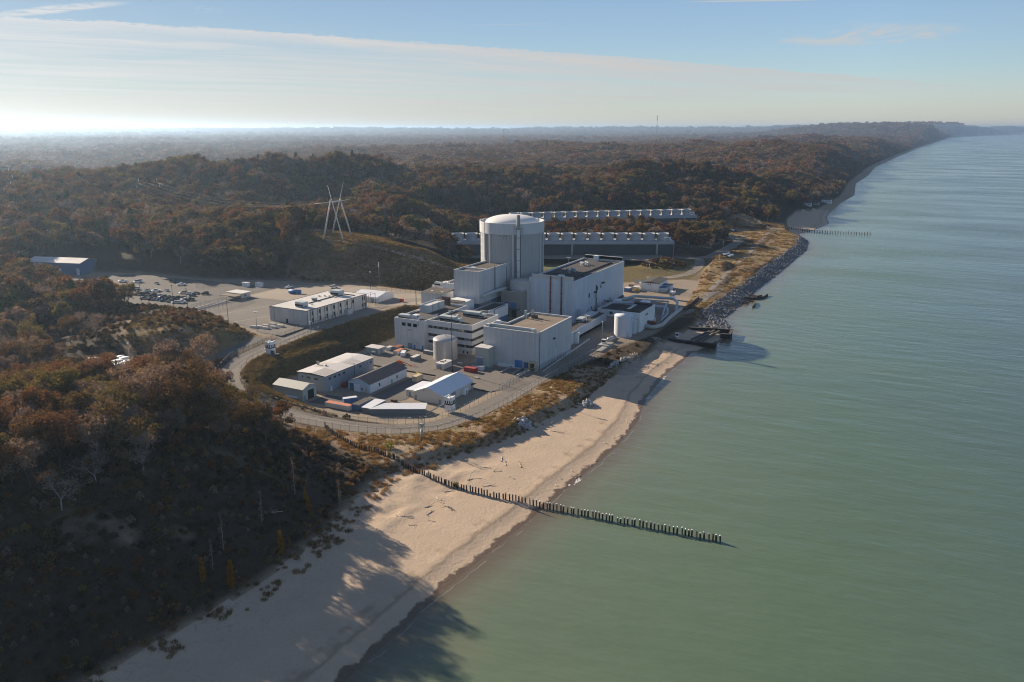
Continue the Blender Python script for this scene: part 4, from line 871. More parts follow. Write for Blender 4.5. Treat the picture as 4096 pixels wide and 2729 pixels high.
def turbine():
    x0, x1, y0, y1, z0, z1 = -213.5, -183.5, 425.5, 509.5, 3.5, 28
    e = thing('turbine_hall', ((x0 + x1) / 2, (y0 + y1) / 2, z0), 'tall long white clad hall with two brown pipes down its end wall', 'hall')
    walls(e, x0, x1, y0, y1, z0, z1, M['clad'], M['roofd'], par=.9)
    for a, c, h in ((y0 + .1, y0 + .5, 1.9), (y1 - .5, y1 - .1, 2.2)):
        b = MB(); b.box(x0 + 1.5, x1 - 1.6, a + .4, c + .4 if a < 450 else c, z1 + .12, z1 + h); b.box(x0 + 1.4, x1 - 1.5, a + .2, c + .7, z1 + h, z1 + h + .25, 1); b.build('screen_wall', [M['creamwall'], M['coping']], e)
    for sx in (x0 + 1.2, x1 - 4.5):
        part(e, 'corner_box', M['hvac'], (sx, sx + 2.6, y0 + .9, y0 + 3.2, z1 - .9, z1 + 1.5))
    b = MB(); b.box(x0 + 9, x0 + 12, y1 - 4, y1 - 1, z1 - 1, z1 + 2.8); b.build('stair_house', M['white'], e); 
    for px in (-199.0, -191.8):
        b = MB(); b.tube([(px, y0 - .45, 8 if px < -195 else 6), (px, y0 - .45, z1 + 2.1)], .42, 12)
        for z in (10, 14.5, 20, 25): b.box(px - 1.1, px + 1.1, y0 - .5, y0 + .02, z, z + .12, 1)
        if px < -195: b.tube([(px, y0 - .45, 8.), (px - .3, y0 - .5, 7), (px - 1.5, y0 - .5, 6.6)], .42, 12)
        b.build('downpipe', [M['rust'], M['poledark']], e)
    for fx, fy in ((-205, 486), (-202.5, 483), (-200.5, 487), (-203, 490), (-203, 459), (-200.5, 456), (-198.5, 460), (-201, 462)):
        b = MB(); b.lathe(fx, fy, [(.75, z1 - .9), (.75, z1 + .3), (1.0, z1 + .4), (1.0, z1 + 1.2), (.8, z1 + 1.25), (0.05, z1 + 1.3)], 14); b.build('roof_fan', M['coping'] if fy > 470 else M['hvac'], e)
    b = MB(); b.box(-206, -201.5, 432, 434.5, z1 - .9, z1 + .3, 0); b.box(-199, -195.5, 435, 438, z1 - .9, z1 + .9, 1); b.box(-191, -190.2, y0 + 4, y1 - 6, z1 - .9, z1 - .1, 2); b.box(x0 + 2, x1 - 3, 447, 447.7, z1 - .9, z1 - .3, 2); b.build('roof_curb', [M['orangeroof'], M['white'], M['roofd']], e)
    for yy, z, w, h in ((447.5, 14, 1.8, 2.6), (460.5, 16.4, 1.9, 2.3), (467, 16.6, 1., 2.2)):
        b = MB(); b.box(x1 - .02, x1 + .12, yy, yy + w, z, z + h); b.build('louver', M['dark'], e)
    for yy, z in ((455.5, 15.7), (468, 19.5)):
        b = MB(); b.box(x1 - .02, x1 + 1.4, yy, yy + 3.2, z, z + .7); b.build('vent_hood', M['poledark'], e)
    b = MB(); b.tube([(x1 + .35, 459.5, 5), (x1 + .35, 459.5, 20)], .28, 8); b.box(x1 - .02, x1 + .8, 457.5, 460.2, 12.4, 14, 1); b.build('conduit', [M['poledark'], M['hvac']], e)
    for i, yy in enumerate((446.5, 452, 457, 463, 470, 474, 480, 484)): part(e, 'vent_slot', M['dark'], (x1 - .02, x1 + .1, yy, yy + .6 + .3 * (i % 3), 5.2 + (i % 3) * .8, 6.6 + (i % 2)))
    part(e, 'plinth', M['roofd'], (x1, x1 + .5, y0 + 5, y1, z0, 4.6))
    part(e, 'dormer', M['clad'], (x1, x1 + 2.4, 430.5, 433.5, 5, 10.5))
turbine()

def aux():
    e = thing('auxiliary_building', (-239, 414, 13.4), 'tall windowless white clad block in front of the domed reactor building', 'building')
    x0, x1, y0, y1 = -247.5, -230.5, 394, 432
    walls(e, x0, x1, y0, y1, 15.6, 34.6, M['clad2'], M['roofb'], par=.9)
    part(e, 'roof_beam', M['coping'], (x0 + .4, x1 - .4, 405.2, 406, 33.7, 34.5)); part(e, 'roof_hatch', M['white'], (-244, -241, 407.5, 409.5, 33.7, 34.4))
    b = MB(); b.bar((x1 + .3, 412.2, 19), (x1 + .3, 412.2, 35.6), .2); b.bar((x1 + .3, 413.2, 19), (x1 + .3, 413.2, 35.6), .2)
    for z in np.arange(19.5, 35, 1.1): b.bar((x1 + .3, 412.2, z), (x1 + .3, 413.2, z), .12)
    b.build('ladder', M['poledark'], e)
    b = MB(); b.tube([(x1 + .2, 427.5, 17), (x1 + .2, 427.5, 33)], .15, 6); b.build('downpipe', M['poledark'], e)
    part(e, 'lower_wall', M['bluewall'], (x0 + 4, x1 - 1.2, y0 + 1.2, y1, 3.4, 15.6)); part(e, 'blockwork', M['concd'], (x1 - 1.2, x1 - .4, y0 + 3, 410, 6, 20)); 
    b = MB(); b.tube([(x1 + .9, 396, 19.8), (x1 + 1.2, 404, 20.2), (x1 + 2.6, 413, 20.8), (x1 + 4.5, 419, 21.2)], 1.0, 10); b.build('duct', M['hvac'], e)
    e2 = thing('clad_annex', (-257, 417.5, 13.4), 'lower white clad annex left of the tall windowless block', 'building')
    walls(e2, -266.5, -247.6, 411, 424.5, 13.4, 22.1, M['clad'], M['rooftan'], par=.8); win(e2, -264.6, -263.6, 411, 411, 17.8, 18.7, 's')
    b = MB(); b.lathe(-264, 414, [(.9, 21.3), (.8, 22.4), (.4, 22.9), (.05, 23)], 12); b.build('roof_vent', M['white'], e2)
    e3 = thing('corrugated_store', (-260, 394, 13.4), 'low grey store with a brown ribbed roof left of the white clad annex', 'building')
    b = MB(); b.box(-267, -252, 388, 400, 13.4, 20.4); b.build('wall', M['clad2'], e3)
    b = MB(); b.quad([(-267.4, 387.6, 20.42), (-251.6, 387.6, 20.42), (-251.6, 400.4, 21.3), (-267.4, 400.4, 21.3)]); b.quad([(-267.4, 400.4, 21.3), (-251.6, 400.4, 21.3), (-251.6, 400.4, 20.4), (-267.4, 400.4, 20.4)]); b.build('roof', M['roofb'], e3)
    for x in (-262.5, -255.5): part(e3, 'skylight', M['white'], (x, x + 1.6, 391.3, 392.5, 20.55, 20.95))
    e4 = thing('gate_office', (-278, 425, 13.4), 'small white flat roofed office with a grey cooling unit on top', 'building')
    walls(e4, -282.3, -273, 422.5, 429, 13.4, 17.2, M['white'], M['rooflight'], par=.3); unit(e4, -281, -276.5, 423.5, 426.5, 16.9, 19.3)
    win(e4, -279.5, -278.2, 422.5, 422.5, 15, 16.3, 's'); part(e4, 'rear_roof', M['rooflight'], (-280, -270, 429.2, 436, 13.4, 18.2))
    # concrete block with blue hatches and the tank on it
    e5 = thing('concrete_block_house', (-220, 419, 3.5), 'grey concrete block with two blue hatches beside the tall white hall', 'building')
    walls(e5, -227, -213.6, 414.5, 425, 3.5, 20.5, M['concd'], M['roofd'], par=.9)
    for x in (-224.6, -219.6): part(e5, 'hatch', M['blue'], (x, x + 3.0, 414.3, 414.52, 10.9, 13.6)); part(e5, 'opening', M['dark'], (x, x + 3.1, 414.35, 414.52, 4.6, 9.2))
    part(e5, 'canopy', M['bluewall'], (-227.2, -213.7, 412.8, 414.45, 9.9, 10.3)); part(e5, 'band', M['conc'], (-227.1, -213.6, 414.4, 414.5, 14.2, 14.6))
    e6 = thing('concrete_tank', (-219.5, 424, 19.6), 'wide stained round tank behind the concrete block', 'tank')
    b = MB(); b.lathe(-219.5, 426.5, [(7., 3.5), (7., 25.2), (6.7, 25.5), (0.1, 26.3)], 40); b.build('shell', M['bigpipe'], e6)
    b = MB(); b.lathe(-219.5, 426.5, [(7.1, 25.9), (7.1, 26.0)], 40)
    for a in np.linspace(0, 6.28, 20): b.bar((-219.5 + 7 * math.cos(a), 426.5 + 7 * math.sin(a), 25.2), (-219.5 + 7 * math.cos(a), 426.5 + 7 * math.sin(a), 26.2), .1)
    b.build('handrail', M['galv'], e6)
    e7 = thing('link_block', (-222, 395, 3.5), 'low link block, concrete on one side and white on the other, with a dark roof', 'building')
    walls(e7, -228, -218.8, 384, 408, 3.5, 14.5, M['concd'], M['roofd'], par=.8); part(e7, 'clad_face', M['white'], (-218.8, -218.6, 384, 408, 8, 14.4)); part(e7, 'blue_base', M['bluewall'], (-218.8, -218.6, 384, 408, 3.5, 7.98))
    b = MB(); b.tube([(-218.4, 391, 4), (-218.4, 391, 13.6), (-218.4, 393.5, 14.3), (-218.4, 404, 14.3)], .16, 6); b.build('conduit', M['poledark'], e7)
aux()

def office():
    e = thing('office_block', (-222, 350, 3.5), 'four storey pale office block with dark window bands behind the steel tank', 'office building')
    x0, x1, y0, y1, z1 = -226, -199.3, 333.6, 361, 19.3
    # floors: white spandrels and recessed dark glazing
    bands = [(15.2, 16.6), (10.9, 12.4), (7.3, 8.8)]; b = MB(); b.box(x0, x1, y0, y1, 5.9, 7.3); b.box(x0, x1, y0, y1, 8.8, 10.9); b.box(x0, x1, y0, y1, 12.4, 15.2); b.box(x0, x1, y0, y0 + .4, 16.6, z1); b.box(x1 - .4, x1, y0 + .4, y1, 16.6, z1); b.box(x0, x0 + .4, y0 + .4, y1, 16.6, z1); b.box(x0 + .4, x1 - .4, y1 - .4, y1, 16.6, z1); b.build('wall', M['panelwhite'], e)
    b = MB(); b.box(x0 + .4, x1 - .4, y0 + .4, y1 - .4, 18.1, 18.5); b.build('roof', M['roofb'], e)
    for za, zb in bands:
        b = MB(); b.box(x0 + .3, x1 - .35, y0 + .35, y1 - .3, za, zb); n = 18
        for i in range(n): xx = x0 + 1 + i * (x1 - x0 - 2) / n; b.box(xx, xx + .12, y0 + .22, y0 + .36, za, zb, 1); b.box(xx, xx + (x1 - x0 - 2) / n * .98, y0 + .3, y0 + .345, za + .02, zb - .02, 2 if random.random() < .22 else 0)
        for i in range(18): yy = y0 + .8 + i * 1.45; b.box(x1 - .36, x1 - .22, yy, yy + .12, za, zb, 1)
        b.build('window_band', [M['glass'], M['poledark'], M['greycont']], e)
    part(e, 'blind', M['tan'], (-205.6, -204.4, y0 + .18, y0 + .3, 15.3, 16.5), label='tan window blind')
    part(e, 'ground_floor', M['creamwall'], (x0, x1 - .5, y0 + .5, y1, 3.4, 5.9))
    for xx in (-205.4, -203): win(e, xx, xx + 1.1, y0 + .5, y0 + .5, 4.1, 5.3, 's')
    for yy in (337, 339.5, 348, 352): win(e, x1 - .5, x1 - .5, yy, yy + 1.1, 4.1, 5.3, 'e')
    c = MB(); c.box(x0 - .05, x1 + .06, y0 - .06, y0 + .45, z1, z1 + .12); c.box(x1 - .45, x1 + .06, y0 + .45, y1, z1, z1 + .12); c.box(x0 - .05, x0 + .45, y0 + .45, y1, z1, z1 + .12); c.box(x0 + .45, x1 - .45, y1 - .45, y1, z1, z1 + .12); c.build('coping', M['coping'], e)
    unit(e, -221.5, -212.5, 338, 341.5, 18.5, 21.2, fans=0); unit(e, -212.3, -209.5, 338.2, 341.3, 18.5, 20.6, fans=2)
    unit(e, -216, -206.3, 352.5, 356, 18.5, 21.3); unit(e, -206.1, -203.5, 352.8, 355.8, 18.5, 20.7, fans=2)
    b = MB(); b.lathe(-219, 352, [(.7, 18.5), (.7, 19), (.1, 19.1)], 12); b.build('roof_vent', M['white'], e)
    # left wing
    w = thing('office_wing', (-235, 351, 3.5), 'white windowless wing of the office block with three dark windows at the top', 'office building')
    a0, a1, c0, c1, t1 = -244.8, -226.05, 330.5, 373, 19.2
    walls(w, a0, a1, c0, c1, 3.5, t1, M['panelwhite'], M['roofb'], par=.9)
    for xx in (a0, -241, -237.2, -233.7, -229.9, -226.45): part(w, 'pilaster', M['panelwhite'], (xx, xx + .4, c0 - .25, c0, 3.5, t1 - .6))
    for xx in (-240.2, -236.6, -233.1): win(w, xx, xx + 2.5, c0, c0, 15.4, 17.2, 's', glass='dark')
    for xx in (-236.6,): part(w, 'louver', M['greysiding'], (xx, xx + 2.5, c0 - .05, c0, 13.2, 13.8)); part(w, 'shutter', M['greydoor'], (xx, xx + 2.6, c0 - .08, c0 + .02, 3.5, 6.6))
    for xx in (-233, -228): part(w, 'door', M['blue'], (xx, xx + 1.0, c0 - .08, c0 + .02, 3.5, 5.8))
    part(w, 'base_course', M['white'], (-230.5, -226.1, c0 - .07, c0, 3.5, 5.4)); part(w, 'base_course', M['white'], (a0 + 1, -237.2, c0 - .07, c0, 3.5, 5.2))
    for xx, zz in ((-238.9, 8.8), (-232.5, 8.2), (-231.2, 6.7)): part(w, 'vent', M['hvac'], (xx, xx + .6, c0 - .3, c0, zz, zz + .7))
    unit(w, -243.8, -238.8, 332.5, 336, 18.3, 20.6); unit(w, -240.8, -236.5, 331.8, 334, 18.3, 20.9); part(w, 'stair_house', M['white'], (-236.6, -233.6, 334.5, 338, 18.3, 20.6), label='small white stair house with two dark windows')
    for yy in (335, 336.4): win(w, -233.6, -233.6, yy, yy + .8, 19.2, 20.2, 'e', fr=.05)
    b = MB(); b.tube([(-229.6, 330.2, 16.5), (-229.6, 330.2, 19.6), (-229.5, 331.5, 19.9), (-227.3, 345, 19.9)], .28, 8); b.build('duct', M['pipe'], w)
    e8 = thing('plant_room', (-239.4, 358, 18.2), 'pale long plant room standing on the office wing roof', 'building')
    walls(e8, -242.4, -236.4, 350.5, 366, 18.2, 22.4, M['clad2'], M['rooflight'], par=.35); part(e8, 'louver', M['hvac'], (-241, -237.8, 350.4, 350.52, 18.8, 21.2))
    b = MB()
    for yy in (354, 360): b.bar((-236.2, yy, 18.3), (-236.2, yy, 22.8), .18)
    b.build('conduit', M['poledark'], e8)
    sc = thing('steel_scaffold', (-239, 368, 18.3), 'rust brown open steel frame behind the rooftop plant room', 'frame')
    b = MB()
    for x in (-242, -236.5):
        for y in (366.6, 372.2): b.bar((x, y, 18.3), (x, y, 23), .3)
    for y in (366.6, 372.2): b.bar((-242, y, 23), (-236.5, y, 23), .3)
    for x in (-242, -236.5): b.bar((x, 366.6, 23), (x, 372.2, 23), .3)
    b.quad([(-241.9, 372.1, 18.4), (-236.6, 372.1, 18.4), (-236.6, 372.1, 22.8), (-241.9, 372.1, 22.8)], 1); b.build('post', [M['rust'], M['rustw']], sc)
    cp = thing('canopy', (-239.5, 385, 13.4), 'flat dark canopy on thin posts against the white wall', 'canopy')
    b = MB(); b.box(-246, -234, 379, 384.5, 18.6, 18.9); b.build('roof', M['roofd'], cp)
    for x in (-245.5, -241, -236): 
        b = MB(); b.bar((x, 379.3, 13.4), (x, 379.3, 18.6), .25); b.build('post', M['poledark'], cp)
    part(cp, 'rear_wall', M['white'], (-246, -233.6, 384.6, 393.8, 3.5, 18.4))
office()

def service():
    e = thing('service_building', (-170, 344, 3.5), 'windowless pale service building with a tan gravel roof and blue loading doors', 'building')
    z1 = 22.3
    b = MB(); t = .4
    b.box(-187.5, -158, 324.5, 324.5 + t, 3.5, z1); b.box(-158 - t, -158, 324.5 + t, 363.5, 3.5, z1); b.box(-187.5, -187.5 + t, 324.5 + t, 337, 3.5, z1); b.box(-187.5 + t, -180.8, 337 - t, 337, 3.5, z1); b.box(-180.8, -180.8 + t, 337 - t, 363.5, 3.5, z1); b.box(-180.8 + t, -158 - t, 363.5 - t, 363.5, 3.5, z1)
    b.build('wall', M['clad2'], e)
    b = MB(); b.box(-187.1, -158.4, 324.9, 336.6, 21.1, 21.5); b.box(-180.4, -158.4, 336.6, 363.1, 21.1, 21.5); b.build('roof', M['rooftan'], e)
    c = MB(); c.box(-187.6, -160.5, 324.4, 325, z1, z1 + .12); c.box(-158.5, -157.9, 326, 363.5, z1, z1 + .12); c.box(-187.6, -187, 325, 337, z1, z1 + .12); c.box(-187, -180.3, 336.5, 337.1, z1, z1 + .12); c.box(-180.9, -180.3, 337.1, 363.5, z1, z1 + .12); c.box(-180.3, -158.5, 363, 363.6, z1, z1 + .12); c.build('coping', M['coping'], e)
    b = MB(); b.box(-184.5, -161, 326.3, 326.7, 21.5, 23.6); b.box(-185, -160.5, 326.1, 326.9, 23.6, 23.85, 1); b.build('screen_wall', [M['hvac'], M['coping']], e)
    for sx in (-187, -162.5): part(e, 'corner_box', M['hvac'], (sx + .3, sx + 2.5, 325.3, 327.5, 21.5, 23.5))
    part(e, 'roof_vent', M['white'], (-184.5, -182.3, 331, 333.2, 21.5, 24.2)); 
    b = MB(); b.box(-178, -174, 330.5, 333, 21.5, 22.3); b.build('roof_curb', M['orangeroof'], e)
    for xx, yy in ((-179.3, 352), (-176.6, 354.5)):
        b = MB(); b.box(xx, xx + 1.0, yy, yy + 1.0, 21.5, 25.6); b.build('flue', M['hvac'], e)
    b = MB(); b.box(-176, -173.5, 353.5, 356, 21.5, 23); b.tube([(-177.6, 354, 23), (-176.4, 355, 26.2)], .25, 6); b.build('blower', M['rustw'], e)
    b = MB(); b.tube([(-178.8, 357.5, 21), (-178.8, 357.5, 30)], .09, 5, r1=.05); b.build('antenna', M['poledark'], e)
    for nm, m, x0, x1, za, zb in (('loading_door', 'blue', -170.2, -166.2, 4.4, 7.9), ('loading_door', 'greydoor', -165.4, -162.4, 4.6, 7.4)):
        part(e, nm, M['blue'] if m == 'blue' else M['bluewall'], (x0, x1, 324.35, 324.52, za, zb))
    for x0, x1, za, zb in ((-175.5, -173.5, 16.4, 18.4), (-170.7, -166.6, 14.6, 18.3), (-163.5, -161.8, 15.6, 17.8)): 
        b = MB(); b.box(x0, x1, 324.42, 324.52, za, zb); b.box(x0 + .15, x1 - .15, 324.38, 324.44, za + .15, zb - .15, 1); b.build('blanked_opening', [M['hvac'], M['clad2']], e)
    for yy, za, zb in ((327, 17.2, 19.8), (345, 10.5, 13.6), (336.5, 8.5, 11.5)): 
        b = MB(); b.box(-158.02, -157.85, yy, yy + 1.2, za, zb); b.box(-157.9, -157.8, yy + .15, yy + 1.05, za + .15, zb - .15, 1); b.build('wall_panel', [M['hvac'], M['clad2']], e)
    b = MB(); b.box(-158.02, -157.1, 341, 342.8, 15.6, 16.2); b.build('vent_hood', M['poledark'], e)
    b = MB(); b.tube([(-157.8, 326, 4), (-157.8, 326, 21.5)], .1, 5); b.build('downpipe', M['poledark'], e)
    part(e, 'base_course', M['white'], (-179.5, -170.4, 324.3, 324.52, 3.5, 5.2))
    part(e, 'porch', M['tan'], (-161.9, -161.4, 322.3, 324.5, 3.5, 7.9), (-158.7, -158.2, 322.3, 324.5, 3.5, 7.9), (-161.9, -158.2, 322.3, 324.5, 7.92, 8.4)); part(e, 'porch_door', M['rustw'], (-161.4, -158.7, 324.3, 324.5, 3.5, 7.9))
    part(e, 'loading_ramp', M['conc'], (-172, -171.5, 313, 324.4, 3.5, 4.7), (-166, -165.6, 313.5, 324.4, 3.5, 4.7), (-162.3, -161.9, 311, 322, 3.5, 5.2))
    part(e, 'dock_pit', M['dark'], (-165.6, -162.3, 314, 324.3, 3.56, 3.62))
    # annex with a shutter
    a = thing('shutter_annex', (-185, 322, 3.5), 'tan annex with a pale split roof and grey roller shutter against the service building', 'building')
    part(a, 'wall', M['sage'], (-188.6, -181.3, 318.3, 324.4, 3.5, 13.2)); b = MB(); b.box(-188.8, -185.1, 318.1, 324.4, 13.2, 13.5); b.box(-184.9, -181.1, 318.1, 324.4, 13.2, 13.5); b.box(-185.1, -184.9, 318.1, 324.4, 13.2, 13.42, 1); b.build('roof', [M['rooflight'], M['dark']], a)
    part(a, 'shutter', M['greydoor'], (-188, -184.2, 318.15, 318.3, 3.5, 8.4)); part(a, 'shutter_box', M['coping'], (-188.1, -184.1, 318.05, 318.3, 8.4, 8.8))
    # connector towards the lake side tanks
    k = thing('connecting_gallery', (-168, 396, 3.5), 'long low white gallery between the service building and the white tank', 'building')
    part(k, 'wall', M['clad'], (-173, -163.4, 363.6, 386, 3.5, 10.2), (-172, -164.4, 386, 429, 5.8, 10.2)); part(k, 'roof', M['roofd'], (-172.6, -163.9, 364, 386, 10.2, 10.3), (-171.6, -164.9, 386, 428.6, 10.2, 10.32))
    part(k, 'undercroft', M['dark'], (-171.5, -166, 386.2, 428, 3.5, 5.8)); unit(k, -171, -167.5, 400, 406, 10.3, 12.4); part(k, 'roof_vent', M['poledark'], (-166.3, -165.3, 401, 402, 10.3, 11.6)); part(k, 'door', M['blue'], (-163.42, -163.3, 372, 374.5, 3.5, 6.3)); part(k, 'plant_box', M['hvac'], (-173, -168, 412, 425, 10.32, 11.4))
    g = thing('roof_shelter', (-169.5, 397, 3.5), 'small pale flat topped shelter at the corner of the gallery', 'shelter'); part(g, 'wall', M['white'], (-163.3, -161.5, 380, 382.3, 3.5, 9.2)); part(g, 'roof', M['rooflight'], (-163.2, -161.2, 379.8, 382.6, 9.2, 9.5))
service()

def lakeside():
    e = thing('storage_tank', (-146.2, 408.2, 3.5), 'big plain white tank beside the lakeside pump house', 'tank')
    b = MB(); b.lathe(-146.2, 408.2, [(5.05, 3.4), (5.05, 15.2)], 48); b.build('shell', M['tankwhite'], e); b = MB(); b.lathe(-146.2, 408.2, [(5.12, 15.1), (5.12, 15.3), (0.05, 16.1)], 48); b.build('roof', M['tankwhite'], e); part(e, 'valve_box', M['tankwhite'], (-142.2, -140.9, 404.6, 405.9, 3.5, 6.8))
    e = thing('storage_tank', (-143.3, 416.3, 3.5), 'slim white tank half hidden behind the big white tank', 'tank')
    b = MB(); b.lathe(-143.3, 416.2, [(2.1, 3.4), (2.1, 11.)], 28); b.build('shell', M['tankwhite'], e); b = MB(); b.lathe(-143.3, 416.2, [(2.15, 10.9), (2.15, 11.05), (.05, 11.5)], 28); b.build('roof', M['tankwhite'], e)
    p = thing('pump_house', (-146, 433, 3.5), 'white pump house with a dark sunken roof beside the big white tank', 'building')
    walls(p, -151, -140.5, 419.2, 446.2, 3.5, 14.6, M['white'], M['roofd'], par=1.0); b = MB()
    b.tube([(-150.8, 421, 15.1), (-141.4, 421, 15.1)], .8, 10); b.tube([(-151.5, 441, 15.3), (-140.8, 441.2, 15.3)], .8, 10); b.build('roof_duct', M['poledark'], p)
    for yy in (429, 431.2): win(p, -140.5, -140.5, yy, yy + 1.8, 11.2, 12.2, 'e')
    part(p, 'door', M['white'], (-140.52, -140.3, 421, 425, 3.5, 8.2)); part(p, 'lamp_box', M['hvac'], (-142.8, -141.6, 418.9, 419.2, 10.6, 11.1))
    q = thing('valve_house', (-166, 452, 3.5), 'low white building with dark roof at the foot of the tall white hall', 'building')
    walls(q, -178, -152.5, 449, 470, 3.5, 7.6, M['white'], M['roofd'], par=.5); part(q, 'louver', M['dark'], (-170, -168, 448.9, 449.02, 5, 6.6)); part(q, 'rear_block', M['white'], (-158, -153, 470, 476, 3.5, 10), (-176, -172, 470, 476, 3.5, 9))
    # pipes: each run a thing
    def run(pts, r, m, label, sup=()):
        t = thing('pipe_run', (pts[0][0], pts[0][1], 3.5), label, 'pipe'); P = [Vector(pts[0])]
        for i in range(1, len(pts) - 1):
            a, b_, c = Vector(pts[i - 1]), Vector(pts[i]), Vector(pts[i + 1]); f = min(r * 2.2, (b_ - a).length * .4, (c - b_).length * .4); u, v = b_ + (a - b_).normalized() * f, b_ + (c - b_).normalized() * f
            for q_ in (0, .25, .5, .75, 1.): P.append(u * (1 - q_) ** 2 + b_ * 2 * q_ * (1 - q_) + v * q_ ** 2)
        P.append(Vector(pts[-1])); b = MB(); b.tube(P, r, 14); b.build('pipe', M[m], t)
        for x, y, z in sup: 
            b = MB(); b.bar((x - r, y, 3.4), (x - r, y, z), .25); b.bar((x + r, y, 3.4), (x + r, y, z), .25); b.bar((x - r, y, z), (x + r, y, z), .25); b.build('support', M['galv'], t)
    run([(-183, 476, 6.5), (-172, 478, 8.6), (-168, 489, 9), (-143.5, 493, 9), (-138.5, 486, 8.7), (-136.5, 476, 4.5)], .85, 'pipe', 'widest silver pipe looping high from the tall hall to the lakeside', [(-150, 492, 7.6), (-160, 490.5, 7.6)])
    run([(-170, 474, 7), (-166.5, 487, 7.4), (-145.5, 490, 7.4), (-144.5, 482, 7), (-140.5, 464, 7), (-138.8, 455, 3.6)], .5, 'pipe', 'thinner silver pipe below the widest one, dropping to the ground at its end', [(-156, 488.3, 6.7)])
    run([(-178, 455, 6), (-174, 462, 9.2), (-160, 468, 9.2), (-148, 471.5, 7.6), (-141.5, 474, 7.2), (-140, 470, 5), (-140, 466, 3.6)], .85, 'pipe', 'silver pipe curving over the low white building')
    run([(-153, 474.6, 5.4), (-143, 477.5, 5.4), (-138.2, 465, 5.2), (-137.2, 451, 5.), (-137.2, 448.5, 3.6)], .5, 'pipe', 'pale pipe elbowing down beside the pump house')
    run([(-140.6, 429, 5.0), (-135.6, 428.2, 5.0), (-132.6, 436, 4.9), (-134.6, 457, 4.7), (-135.6, 484, 4.7), (-137, 492, 3.2)], 1.15, 'bigpipe', 'huge stained discharge pipe lying on the ground along the pump house')
    run([(-146.5, 460, 4.4), (-141.5, 449, 4.6), (-139.2, 441, 4.8), (-136.8, 436, 4.6)], 1.1, 'bigpipe', 'stained pipe branch running into the huge discharge pipe')
    run([(-140.6, 433.5, 6.6), (-135.4, 433, 6.6)], .95, 'rust', 'rust brown pipe stub at the pump house corner')
    w = thing('retaining_wall', (-134.3, 505, 3.5), 'low rusty retaining wall between grass and gravel track', 'wall'); b = MB(); b.obox((-134.2, 505), (-.045, .999), 39, .5, 2.5, 5.6); b.build('wall', M['rustw'], w)
    # intake: sheet pile walls with cross beams
    i = thing('intake_basin', (-112, 435, 0), 'dark sheet piled water intake with cross beams reaching into the lake', 'intake')
    def piles(P, z0, z1, nm, m='blacksteel', cap=True):
        b = MB()
        for (ax, ay), (bx, by) in zip(P[:-1], P[1:]):
            L = math.hypot(bx - ax, by - ay); ux, uy = (bx - ax) / L, (by - ay) / L; n = max(1, int(L / .9))
            for j in range(n): c = ((j + .5) * L / n); b.obox((ax + ux * c - uy * (.16 if j % 2 else -.16), ay + uy * c + ux * (.16 if j % 2 else -.16)), (ux, uy), L / n * .92, .34, z0, z1)
            b.obox(((ax + bx) / 2, (ay + by) / 2), (ux, uy), L, .16, z0, z1)
            if cap: b.obox(((ax + bx) / 2, (ay + by) / 2), (ux, uy), L + .5, 1.5, z1 + .004, z1 + .34, 1)
        b.build(nm, [M[m], M['shadedeck']], i)
    piles([(-134, 422.5), (-118.4, 416.6), (-106.6, 417.0), (-98, 417.2), (-97.6, 422.5)], -4, 2.6, 'near_wall'); piles([(-131, 443.6), (-105, 452.2), (-96.2, 453.2), (-95.0, 441.5), (-100, 441)], -4, 2.6, 'far_wall')
    for a, c in (((-111.2, 423.2), (-107.4, 446.2)), ((-108.4, 420.5), (-105.4, 449)), ((-105.4, 420), (-102.6, 449))):
        b = MB(); L = math.hypot(c[0] - a[0], c[1] - a[1]); b.obox(((a[0] + c[0]) / 2, (a[1] + c[1]) / 2), ((c[0] - a[0]) / L, (c[1] - a[1]) / L), L, 1.3, 1.9, 2.55); b.build('cross_beam', M['shadedeck'], i)
    b = MB(); b.quad([(-133, 424, 1.0), (-133, 443, 1.0), (-112, 449.5, 1.0), (-112, 419, 1.0)][::-1]); b.build('basin_floor', M['dark'], i)
    part(i, 'deck', M['shadedeck'], (-133.5, -119, 416.6, 421.8, 2.7, 3.0))
    for (x, y, z, lb) in ((-119.2, 421.2, 3.0, 'white guard booth on the edge of the sheet piled intake'), (-147.4, 382.6, 4.9, 'white guard booth on a concrete platform behind the lakeside fence')):
        t = thing('guard_booth', (x, y, z), lb, 'booth'); b = MB(); 
        for dx in (-.85, .75):
            for dy in (-.85, .75): b.box(x + dx, x + dx + .1, y + dy, y + dy + .1, z, z + 2.1)
        b.box(x - .85, x + .85, y - .85, y + .85, z, z + .95); b.build('wall', M['white'], t); part(t, 'window', M['glass'], (x - .8, x + .8, y - .8, y + .8, z + .95, z + 2.05)); part(t, 'roof', M['rooflight'], (x - 1.15, x + 1.15, y - 1.15, y + 1.15, z + 2.1, z + 2.28))
    t = thing('concrete_platform', (-147, 378, 3.5), 'stepped concrete platform carrying the lakeside guard booth', 'platform'); part(t, 'deck', M['conc'], (-149.5, -143.6, 379, 387, 3.3, 4.9), (-146.8, -143.8, 369.5, 379, 3.3, 4.4)); 
    b = MB()
    for y in np.arange(379.2, 387, 1.5): b.bar((-143.8, y, 4.9), (-143.8, y, 5.9), .07)
    b.bar((-143.8, 379.2, 5.9), (-143.8, 387, 5.9), .07); b.build('handrail', M['galv'], t)
    t = thing('horizontal_tank', (-146.5, 394, 3.6), 'small silver horizontal tank lying beside the big white tank', 'tank'); b = MB(); prof = [(-2.9, .1), (-2.8, .7), (-2.5, 1.1), (2.5, 1.1), (2.8, .7), (2.9, .1)]
